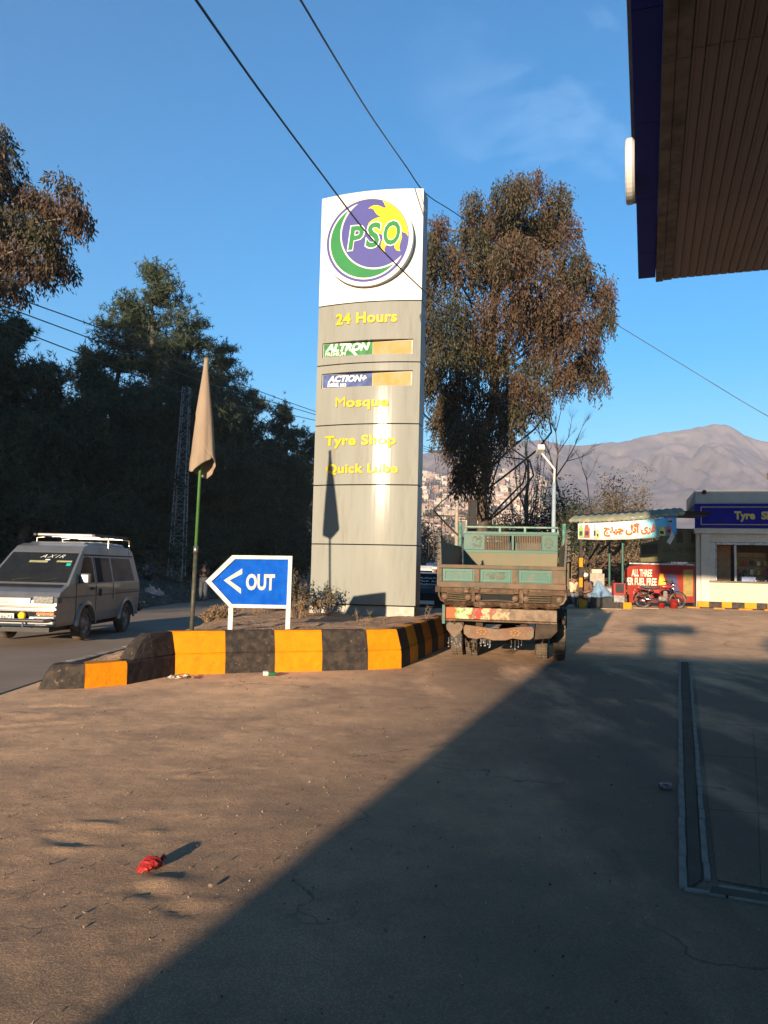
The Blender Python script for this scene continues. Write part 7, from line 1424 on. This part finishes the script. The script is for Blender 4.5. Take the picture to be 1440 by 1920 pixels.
# ================================================================== MOTORCYCLE
m0 = W(1206, 1138, 29.6); m1 = W(1270, 1140, 29.3); m0.z = m1.z = .355; mc = (m0+m1)/2; sc_m = (m1-m0).length/1.20
mo = thing('motorcycle', 'red and chrome motorcycle parked before the red poster', 'motorcycle', (mc.x, mc.y, mc.z), math.atan2((m1-m0).y, (m1-m0).x)-math.pi/2+R(0)); mo.scale = (sc_m,)*3
mred = mat('tank_red', (.26, .008, .012), .25, .1, coat=.4, col2=(.2, .007, .01)); eng = mat('engine_alloy', (.15, .145, .135), .5, .3, col2=(.08, .07, .06), scale=12)
def bwheel(y, r, nm='wheel'):
    b = MB(); b.smooth = True; b.lathe((0, 0, 0), (1, 0, 0), [(r-.065, -.03), (r-.02, -.042), (r, -.015), (r, .015), (r-.02, .042), (r-.065, .03)], 30, True); w_ = b.build(nm, mt['rubber'], mo, loc=(0, y, r))
    b = MB(); b.lathe((0, 0, 0), (1, 0, 0), [(r-.075, -.024), (r-.062, -.03), (r-.062, .03), (r-.075, .024)], 30, True); b.build('rim', mt['chrome'], w_)
    b = MB(); b.lathe((0, 0, 0), (1, 0, 0), [(0, -.06), (.055, -.06), (.07, -.02), (.07, .02), (.055, .06), (0, .06)], 16)
    for k in range(18): a = 2*math.pi*k/18; b.tube([(.03*(-1)**k, math.cos(a+.3)*.05, math.sin(a+.3)*.05), (0, math.cos(a)*(r-.07), math.sin(a)*(r-.07))], .0035, 3)
    b.build('spokes', mt['steel'], w_)
bwheel(.60, .30); bwheel(-.60, .295)
b = MB(); b.smooth = True; b.prism([(.02, .80), (.10, .86), (.30, .885), (.42, .84), (.44, .76), (.20, .72), (.02, .73)], (-.12, 0, 0), (0, 1, 0), (0, 0, 1), .24); b.build('fuel_tank', mred, mo, bevel=.045)
b = MB(); b.prism([(-.02, .74), (.01, .80), (-.25, .79), (-.66, .83), (-.74, .79), (-.55, .71), (-.2, .70)], (-.125, 0, 0), (0, 1, 0), (0, 0, 1), .25); b.build('seat', mt['black'], mo, bevel=.03)
b = MB(); b.prism([(-.30, .70), (-.02, .70), (-.02, .54), (-.20, .55)], (-.11, 0, 0), (0, 1, 0), (0, 0, 1), .22); b.build('side_cover', mred, mo, bevel=.015)
b = MB(); b.tube([(0, .42, .84), (0, .10, .70), (0, -.30, .68), (0, -.72, .72)], .02, 6); b.tube([(0, .42, .80), (0, .30, .36), (0, -.05, .28)], .02, 6); b.tube([(-.09, -.10, .62), (-.09, -.60, .30)], .016, 6); b.tube([(.09, -.10, .34), (.09, -.60, .30)], .018, 6); b.tube([(-.09, -.05, .30), (-.09, -.60, .30)], .018, 6); b.build('frame', mt['black'], mo)
b = MB(); b.bx(-.12, .12, -.06, .24, .27, .44); b.lathe((.125, -.0, .36), (1, 0, 0), [(0, 0), (.09, 0), (.08, .03), (0, .035)], 14); b.lathe((.125, .16, .35), (1, 0, 0), [(0, 0), (.06, 0), (.05, .03), (0, .03)], 14); b.build('engine', eng, mo, bevel=.02)
b = MB()
for k in range(6): b.bx(-.085, .085, .10, .25, .455+k*.028, .472+k*.028)
b.bx(-.06, .06, .12, .23, .442, .64); b.build('cylinder_fins', eng, mo)
b = MB(); b.smooth = True; b.tube([(.10, .26, .50), (.12, .32, .40), (.13, .22, .27), (.13, -.10, .26), (.13, -.35, .31), (.13, -.85, .39)], [.02, .02, .02, .025, .042, .045], 8); b.build('exhaust', mt['chrome'], mo)
for s in (-1, 1): b = MB(); b.smooth = True; b.tube([(s*.085, .38, .92), (s*.085, .46, .70), (s*.085, .60, .30)], [.022, .024, .018], 8); b.build('fork_leg', mt['chrome'], mo); b = MB(); b.tube([(s*.12, -.38, .68), (s*.12, -.55, .34)], .02, 6); b.tube([(s*.12, -.40, .63), (s*.12, -.52, .40)], .032, 8); b.build('shock_absorber', mt['chrome'], mo)
b = MB(); b.tube([(-.36, .20, .98), (-.28, .26, 1.0), (-.12, .36, .93), (.12, .36, .93), (.28, .26, 1.0), (.36, .20, .98)], .012, 6); b.build('handlebar', mt['chrome'], mo)
for s in (-1, 1): b = MB(); b.cyl((s*.30, .245, 1.0), (s*.41, .16, .975), .02, 8); b.build('grip', mt['black'], mo); b = MB(); b.tube([(s*.26, .28, 1.0), (s*.34, .26, 1.14)], .006, 5); b.sphere((s*.35, .26, 1.17), .055, 10, 7, (1, .3, .8)); b.build('mirror', mt['black'], mo); b = MB(); b.sphere((s*.15, .50, .86), .03, 8, 6); b.sphere((s*.15, -.76, .76), .03, 8, 6); b.build('indicator', bpy.data.materials['amber'], mo)
b = MB(); b.smooth = True; b.lathe((0, .46, .87), (0, 1, 0), [(0, -.10), (.06, -.09), (.09, 0), (.085, .03), (0, .05)], 18); b.build('headlight', mt['chrome'], mo)
b = MB(); b.cyl((0, .40, .93), (0, .37, 1.02), .07, 14); b.build('speedometer', mt['black'], mo)
def fender(y, r, a0, a1, m_):
    b = MB(); n = 14; V = []
    for i in range(n+1):
        a = a0+(a1-a0)*i/n
        for x, rr2 in ((-.06, r-.015), (-.035, r+.012), (.035, r+.012), (.06, r-.015)): V.append((x, y+math.cos(a)*rr2, .30+math.sin(a)*rr2))
    b.smooth = True; b.add(V, [(4*i+j, 4*i+j+1, 4*i+j+5, 4*i+j+4) for i in range(n) for j in range(3)]); b.build('fender', m_, mo)
fender(.60, .335, .15, 2.35, mt['chrome']); fender(-.60, .345, .9, 3.25, mt['chrome'])
b = MB(); b.bx(-.06, .06, -.93, -.86, .62, .70); b.build('tail_light', bpy.data.materials['tail_red'], mo, bevel=.01); b = MB(); b.bx(-.07, .07, -.945, -.935, .50, .60); b.build('number_plate', bpy.data.materials['plate_white'], mo)
b = MB(); b.tube([(-.12, -.40, .80), (-.13, -.85, .86), (.13, -.85, .86), (.12, -.40, .80)], .011, 6); b.build('grab_rail', mt['chrome'], mo)
b = MB(); b.tube([(-.10, .05, .26), (-.26, .02, .02)], .012, 5); b.tube([(-.16, .08, .27), (.20, .08, .27)], .012, 5); b.build('stand', mt['black'], mo)

# ================================================================== MASTS, LAMP, WIRES, FENCE, WALL
lb_ = W(331, 1072, 36); lt = W(350, 727, 36.4); mast = thing('lattice_mast', 'slender steel lattice mast standing against the pines', 'mast', (lb_.x, 36, lb_.z-.2)); o = Vector(mast.location); top_ = lt-o; b0, b1 = .33, .16
def mpt(f, i):
    w_ = b0+(b1-b0)*f; c = top_*f; return c+Vector(((-1, 1, 1, -1)[i]*w_, (-1, -1, 1, 1)[i]*w_, 0))
for i in range(4): b = MB(); b.tube([mpt(0, i), mpt(1, i)], .026, 4); b.build('corner_leg', mt['galv'], mast)
for s in range(24):
    b = MB(); f0, f1 = s/24, (s+1)/24
    for i in range(4): j = (i+1) % 4; b.tube([mpt(f0, i), mpt(f1, j)] if s % 2 else [mpt(f1, i), mpt(f0, j)], .012, 3); b.tube([mpt(f1, i), mpt(f1, j)], .010, 3)
    b.build('brace', mt['galv'], mast)
lp0 = G(1036, 1108); lamp_top = W(1040, 882, lp0.y+8.0 if lp0.y < 26 else lp0.y); Yl = min(lp0.y, 30); Yl = 27.
la = W(1036, 1110, Yl); sl_ = thing('street_lamp', 'blue-grey street lamp with a bent white arm and square head behind the truck', 'street lamp', (la.x, Yl, gz(la.x, Yl))); o = Vector(sl_.location); a1_ = W(1040, 880, Yl)-o; a2_ = W(1016, 850, Yl)-o; mid_ = W(1039, 905, Yl)-o
b = MB(); b.smooth = True; b.tube([(0, 0, -.2), mid_], [.085, .065], 10); b.build('pole', mat('lamp_blue', (.30, .36, .42), .5, col2=(.24, .29, .34)), sl_); b = MB(); b.smooth = True; b.tube([mid_, a1_, a2_], [.045, .042, .035], 8); b.build('arm', mt['white'], sl_)
hd_ = W(1013, 843, Yl)-o; b = MB(); b.box(hd_, (.24, .40, .20), 0, R(-20)); b.build('lamp_head', mt['white'], sl_, bevel=.01); b = MB(); b.box(hd_+Vector((0, -.21, -.0)), (.20, .02, .03)); b.build('lamp_louvre', mt['galv'], sl_); b = MB(); b.tube([(-.0, 0, .3), (-.22, .0, .35), (-.24, 0, .2)], .02, 5); b.build('hook', mt['galv'], sl_)
# power pole with cross arm
Yp = 55; pb_ = W(836, 1060, Yp); pp = thing('power_pole', 'power pole with a dark cross arm half hidden by the eucalyptus', 'power pole', (W(856, 1060, Yp).x, Yp, 0)); o = Vector(pp.location)
b = MB(); b.smooth = True; b.tube([(0, 0, 0), W(858, 835, Yp)-o], [.16, .11], 8); b.build('pole', mt['concrete'], pp)
A_, B_ = W(803, 846, Yp)-o, W(872, 848, Yp)-o; b = MB(); b.box((A_+B_)/2, ((B_-A_).length, .12, .16)); b.build('cross_arm', mt['black'], pp)
for px in (809, 822, 850): c = W(px, 842, Yp)-o; b = MB(); b.lathe(c, (0, 0, 1), [(0, -.1), (.06, -.1), (.09, 0), (.05, .05), (.09, .1), (.05, .18), (0, .2)], 8); b.build('insulator', mt['black'], pp)
b = MB(); b.tube([W(814, 848, Yp)-o, W(824, 915, Yp)-o, W(836, 1000, Yp)-o], .018, 4); b.tube([W(818, 848, Yp)-o, W(832, 930, Yp)-o], .012, 4); b.build('stay_wire', mt['steel'], pp)
A_, B_ = W(798, 968, Yp)-o, W(880, 967, Yp)-o; b = MB(); b.box((A_+B_)/2, ((B_-A_).length, .10, .10)); b.build('lower_cross_arm', trust, pp)
for k, px in enumerate((804, 813, 828, 840, 846, 866)): b = MB(); b.tube([W(px, 968, Yp)-o, W(px-1, 905-8*k % 30, Yp)-o], .016, 4); b.tube([W(px, 968, Yp)-o, W(px, 1045, Yp)-o], .02, 4); b.build('drop_wire', trust, pp)
def wire(name, label, pts, r, sub=14, m=None, group='overhead wires'):
    P = [W(*p_) for p_ in pts]; o = P[0]; t = thing(name, label, 'wire', tuple(o), 0, group); Q = []
    for i in range(len(P)-1):
        p0, p1, p2, p3 = P[max(0, i-1)], P[i], P[i+1], P[min(len(P)-1, i+2)]
        for k in range(sub):
            s = k/sub; Q.append(.5*((2*p1)+(p2-p0)*s+(2*p0-5*p1+4*p2-p3)*s*s+(-p0+3*p1-3*p2+p3)*s**3)-o)
    Q.append(P[-1]-o); b = MB(); b.tube(Q, r, 5); b.build('cable', m or mt['black'], t); return t
wire('overhead_wire', 'thick black cable crossing the emblem of the pylon from the upper left', [(340, -40, 6.2), (480, 160, 8.6), (600, 322, 11.3), (700, 451, 14.2), (802, 552, 16.6), (830, 574, 21), (880, 590, 28)], .014)
wire('overhead_wire', 'thinner cable coming down from the top centre to the top right corner of the pylon', [(540, -40, 8), (640, 128, 10.5), (700, 224, 13.5), (760, 310, 16.6), (800, 364, 18.4), (860, 404, 21.5), (980, 490, 24), (1108, 578, 27), (1290, 690, 27), (1445, 783, 26), (1700, 920, 26)], .014)
for k, (y0, y1, y2, yb) in enumerate([(538, 655, 768, 842), (562, 673, 774, 846), (596, 700, 785, 850)]):
    wire('power_line', ['topmost of the three power lines across the pines', 'middle one of the three power lines across the pines', 'lowest of the three power lines across the pines'][k], [(-260, y0-88, 18), (-10, y0+6, 21), (200, y0+82+2*k, 26), (400, y1+45+4*k, 33), (590, y2+3, 44), (812, yb, 55)], .019, group='power lines across the pines')
# white railing on the left
fx_ = W(47, 1030, 33); fn = thing('railing', 'pale upright-bar railing behind the van roof', 'fence', (fx_.x, 33, 1.0)); o = Vector(fn.location)
zt_f = W(47, 993, 33).z-1.0; zb_f = -.2
for k in range(12): px = 25+k*4.15; c = W(px, 1000, 33)-o; b = MB(); b.tube([(c.x, 0, zb_f), (c.x, 0, zt_f-.02+.05*(k % 2))], .022, 4); b.build('bar', mt['white'], fn)
for z in (zt_f-.18, zb_f+.3): b = MB(); b.bx(W(23, 1000, 33).x-o.x, W(73, 1000, 33).x-o.x, -.035, .035, z-.025, z+.025); b.build('rail', mt['white'], fn)
for px in (20, 73): c = W(px, 1000, 33)-o; b = MB(); b.bx(c.x-.09, c.x+.09, -.09, .09, zb_f-.5, zt_f-.1); b.build('post', mt['galv'], fn)
# block wall
wl = W(215, 1030, 37); wr_ = W(345, 1036, 37); bw = thing('block_wall', 'low wall of pale concrete blocks on the bank below the pines', 'wall', (wl.x, 37, .9)); zt_w = wl.z-.9; bl = .40; bh = .2; bmt = mat('wall_block', (.22, .185, .145), .95, col2=(.15, .125, .10), scale=2, bump=.3); b = MB(); b.bx(-bl/2+.006, bl/2-.006, -.08, .08, -bh/2+.007, bh/2-.007); bmesh_ = b.mesh('block', bmt)
nrow = int(zt_w/bh)+1; L_w = wr_.x-wl.x
for r_ in range(nrow):
    n_b = int(L_w/bl)
    for c in range(n_b): o = bpy.data.objects.new('block', bmesh_); link(o, bw); o.location = ((c+.5+.5*(r_ % 2))*bl, random.uniform(-.006, .006), zt_w-bh*(r_+.5))
b = MB(); b.bx(.02, L_w-.02, -.06, .06, -.5, zt_w-.02); b.build('mortar', mt['concrete'], bw)
# rubbish bags
pl_ = mat('bag_plastic', (.50, .24, .18), .35, col2=(.60, .42, .36), scale=6, bump=.8, bscale=12, dist=.03, spec=.7); rnd = random.Random(3)
for k, (px, py, s) in enumerate([(273, 1118, .20), (286, 1120, .23), (279, 1110, .19), (294, 1116, .17), (268, 1125, .15)]):
    p = W(px, py, 31); t = thing('rubbish_bag', ['reddish see-through bag nearest the van', 'largest reddish bag of the heap', 'whitish bag on top of the heap', 'outermost bag on the right of the heap', 'small bag low at the left of the heap'][k], 'rubbish bag', (p.x, 31+.1*k, max(.10, p.z-s)), 0, 'rubbish bags by the roadside'); b = MB(); b.smooth = True; b.sphere((0, 0, s), s*1.25, 14, 10, (1, .8, .85)); b.v = [(x*(1+.14*math.sin(z*31+x*23+k)), y, z*(1+.05*math.sin(x*40))) for x, y, z in b.v]; b.build('bag', pl_, t); b = MB(); b.tube([(0, 0, s*1.9), (.02, 0, s*2.2), (-.03, .02, s*2.4)], [.03, .02, .04], 6); b.build('knot', pl_, t)
# litter on the forecourt
p = G(282, 1632); t = thing('red_plastic_bag', 'crumpled red plastic bag lying on the sunlit asphalt', 'plastic bag', (p.x, p.y, .01), R(60)); t.scale = (.62, .62, .80); rnd = random.Random(6); b = MB(); b.smooth = False; nu, nv = 14, 8; V = []
for i in range(nu+1):
    u = i/nu; hh = .085*math.sin(math.pi*min(1, u*1.05+.02))**.6*(.55+.75*u); ww = .028+.050*math.sin(math.pi*u)**.7
    for j in range(nv): a = 2*math.pi*j/nv; V.append(((u-.5)*.26+rnd.uniform(-.006, .006), math.cos(a)*ww+rnd.uniform(-.008, .008), max(0, hh*(.5+.5*math.sin(a))+rnd.uniform(-.008, .008))))
b.add(V, [(i*nv+j, i*nv+(j+1) % nv, (i+1)*nv+(j+1) % nv, (i+1)*nv+j) for i in range(nu) for j in range(nv)]+[tuple(range(nv))[::-1], tuple(nu*nv+j for j in range(nv))]); b.build('bag', mat('red_plastic', (.34, .022, .018), .4, col2=(.25, .018, .015), scale=30), t)
b = MB(); b.tube([(.13, 0, .03), (.16, .01, .05), (.175, -.01, .02)], [.02, .012, .004], 5); b.build('handle', bpy.data.materials['red_plastic'], t)
p = G(338, 1274); rnd = random.Random(10)
for k in range(16):
    dx, dy = rnd.gauss(0, .13), rnd.gauss(0, .05); c = [(.55, .50, .42), (.20, .13, .08), (.10, .07, .05), (.60, .57, .50)][k % 4]; nm = ['paper_scrap', 'dead_leaf', 'twig_bit', 'plastic_scrap'][k % 4]
    t = thing(nm, ['pale paper scrap', 'dead brown leaf', 'dark twig bit', 'whitish plastic scrap'][k % 4]+' in the little heap of rubbish at the kerb', 'litter', (p.x+dx, p.y+dy, .012+.02*rnd.random()), rnd.uniform(0, 6), 'scraps in the rubbish heap at the kerb'); b = MB(); s = rnd.uniform(.03, .07)
    if k % 4 == 2: b.tube([(-s*1.5, 0, .01), (0, .01, .03), (s*1.5, 0, .02)], .006, 4)
    else: b.add([(-s, -s*.5, 0), (s, -s*.4, .01), (s*.8, s*.5, .03), (-s*.7, s*.4, .015), (0, 0, .045)], [(0, 1, 4), (1, 2, 4), (2, 3, 4), (3, 0, 4)])
    b.build('piece', mat('litter_%d' % (k % 4), c, .8) if k < 4 else bpy.data.materials['litter_%d' % (k % 4)], t)
p = G(330, 1264); t = thing('paper_scrap', 'folded white paper standing in the rubbish heap at the kerb', 'litter', (p.x-.02, p.y-.02, .02), .4); b = MB(); b.add([(-.10, 0, .02), (.06, .02, .07), (.09, .02, .11), (-.07, -.02, .10), (0, .05, 0)], [(0, 1, 2, 3), (0, 1, 4)]); b.build('paper', mat('bright_paper', (.70, .66, .58), .7), t)
p = G(507, 1269); t = thing('wrapper', 'green and white wrapper on the ground before the kerb', 'wrapper', (p.x, p.y, .015), .1); b = MB(); b.box((.03, 0, .03), (.10, .05, .05), .1, .3); b.build('green_part', mat('wrap_green', (.02, .14, .05), .4), t, bevel=.01); b = MB(); b.box((-.07, 0, .035), (.08, .06, .06), .1, .2); b.build('white_part', mat('wrap_white', (.60, .58, .52), .5), t, bevel=.01)
p = G(1248, 1481); t = thing('drink_can', 'small crushed can lying in the shade left of the drain line', 'can', (p.x, p.y, .035), R(85)); b = MB(); b.lathe((0, 0, 0), (0, 1, 0), [(0, -.045), (.02, -.045), (.026, -.035), (.024, .035), (.02, .045), (0, .045)], 12); b.build('body', mat('can_red', (.30, .05, .05), .35, .5, col2=(.5, .5, .5), scale=20), t); b = MB(); b.cyl((0, .046, 0), (0, .05, 0), .018, 10); b.build('lid', mt['chrome'], t); t.location.z = .028
p = G(395, 1667); t = thing('bark_chip', 'small dark chip casting a shadow right of the red bag', 'chip', (p.x, p.y, .01)); b = MB(); b.sphere((0, 0, .008), .012, 6, 4, (1.3, .8, .9)); b.build('chip', mt['clod'], t)
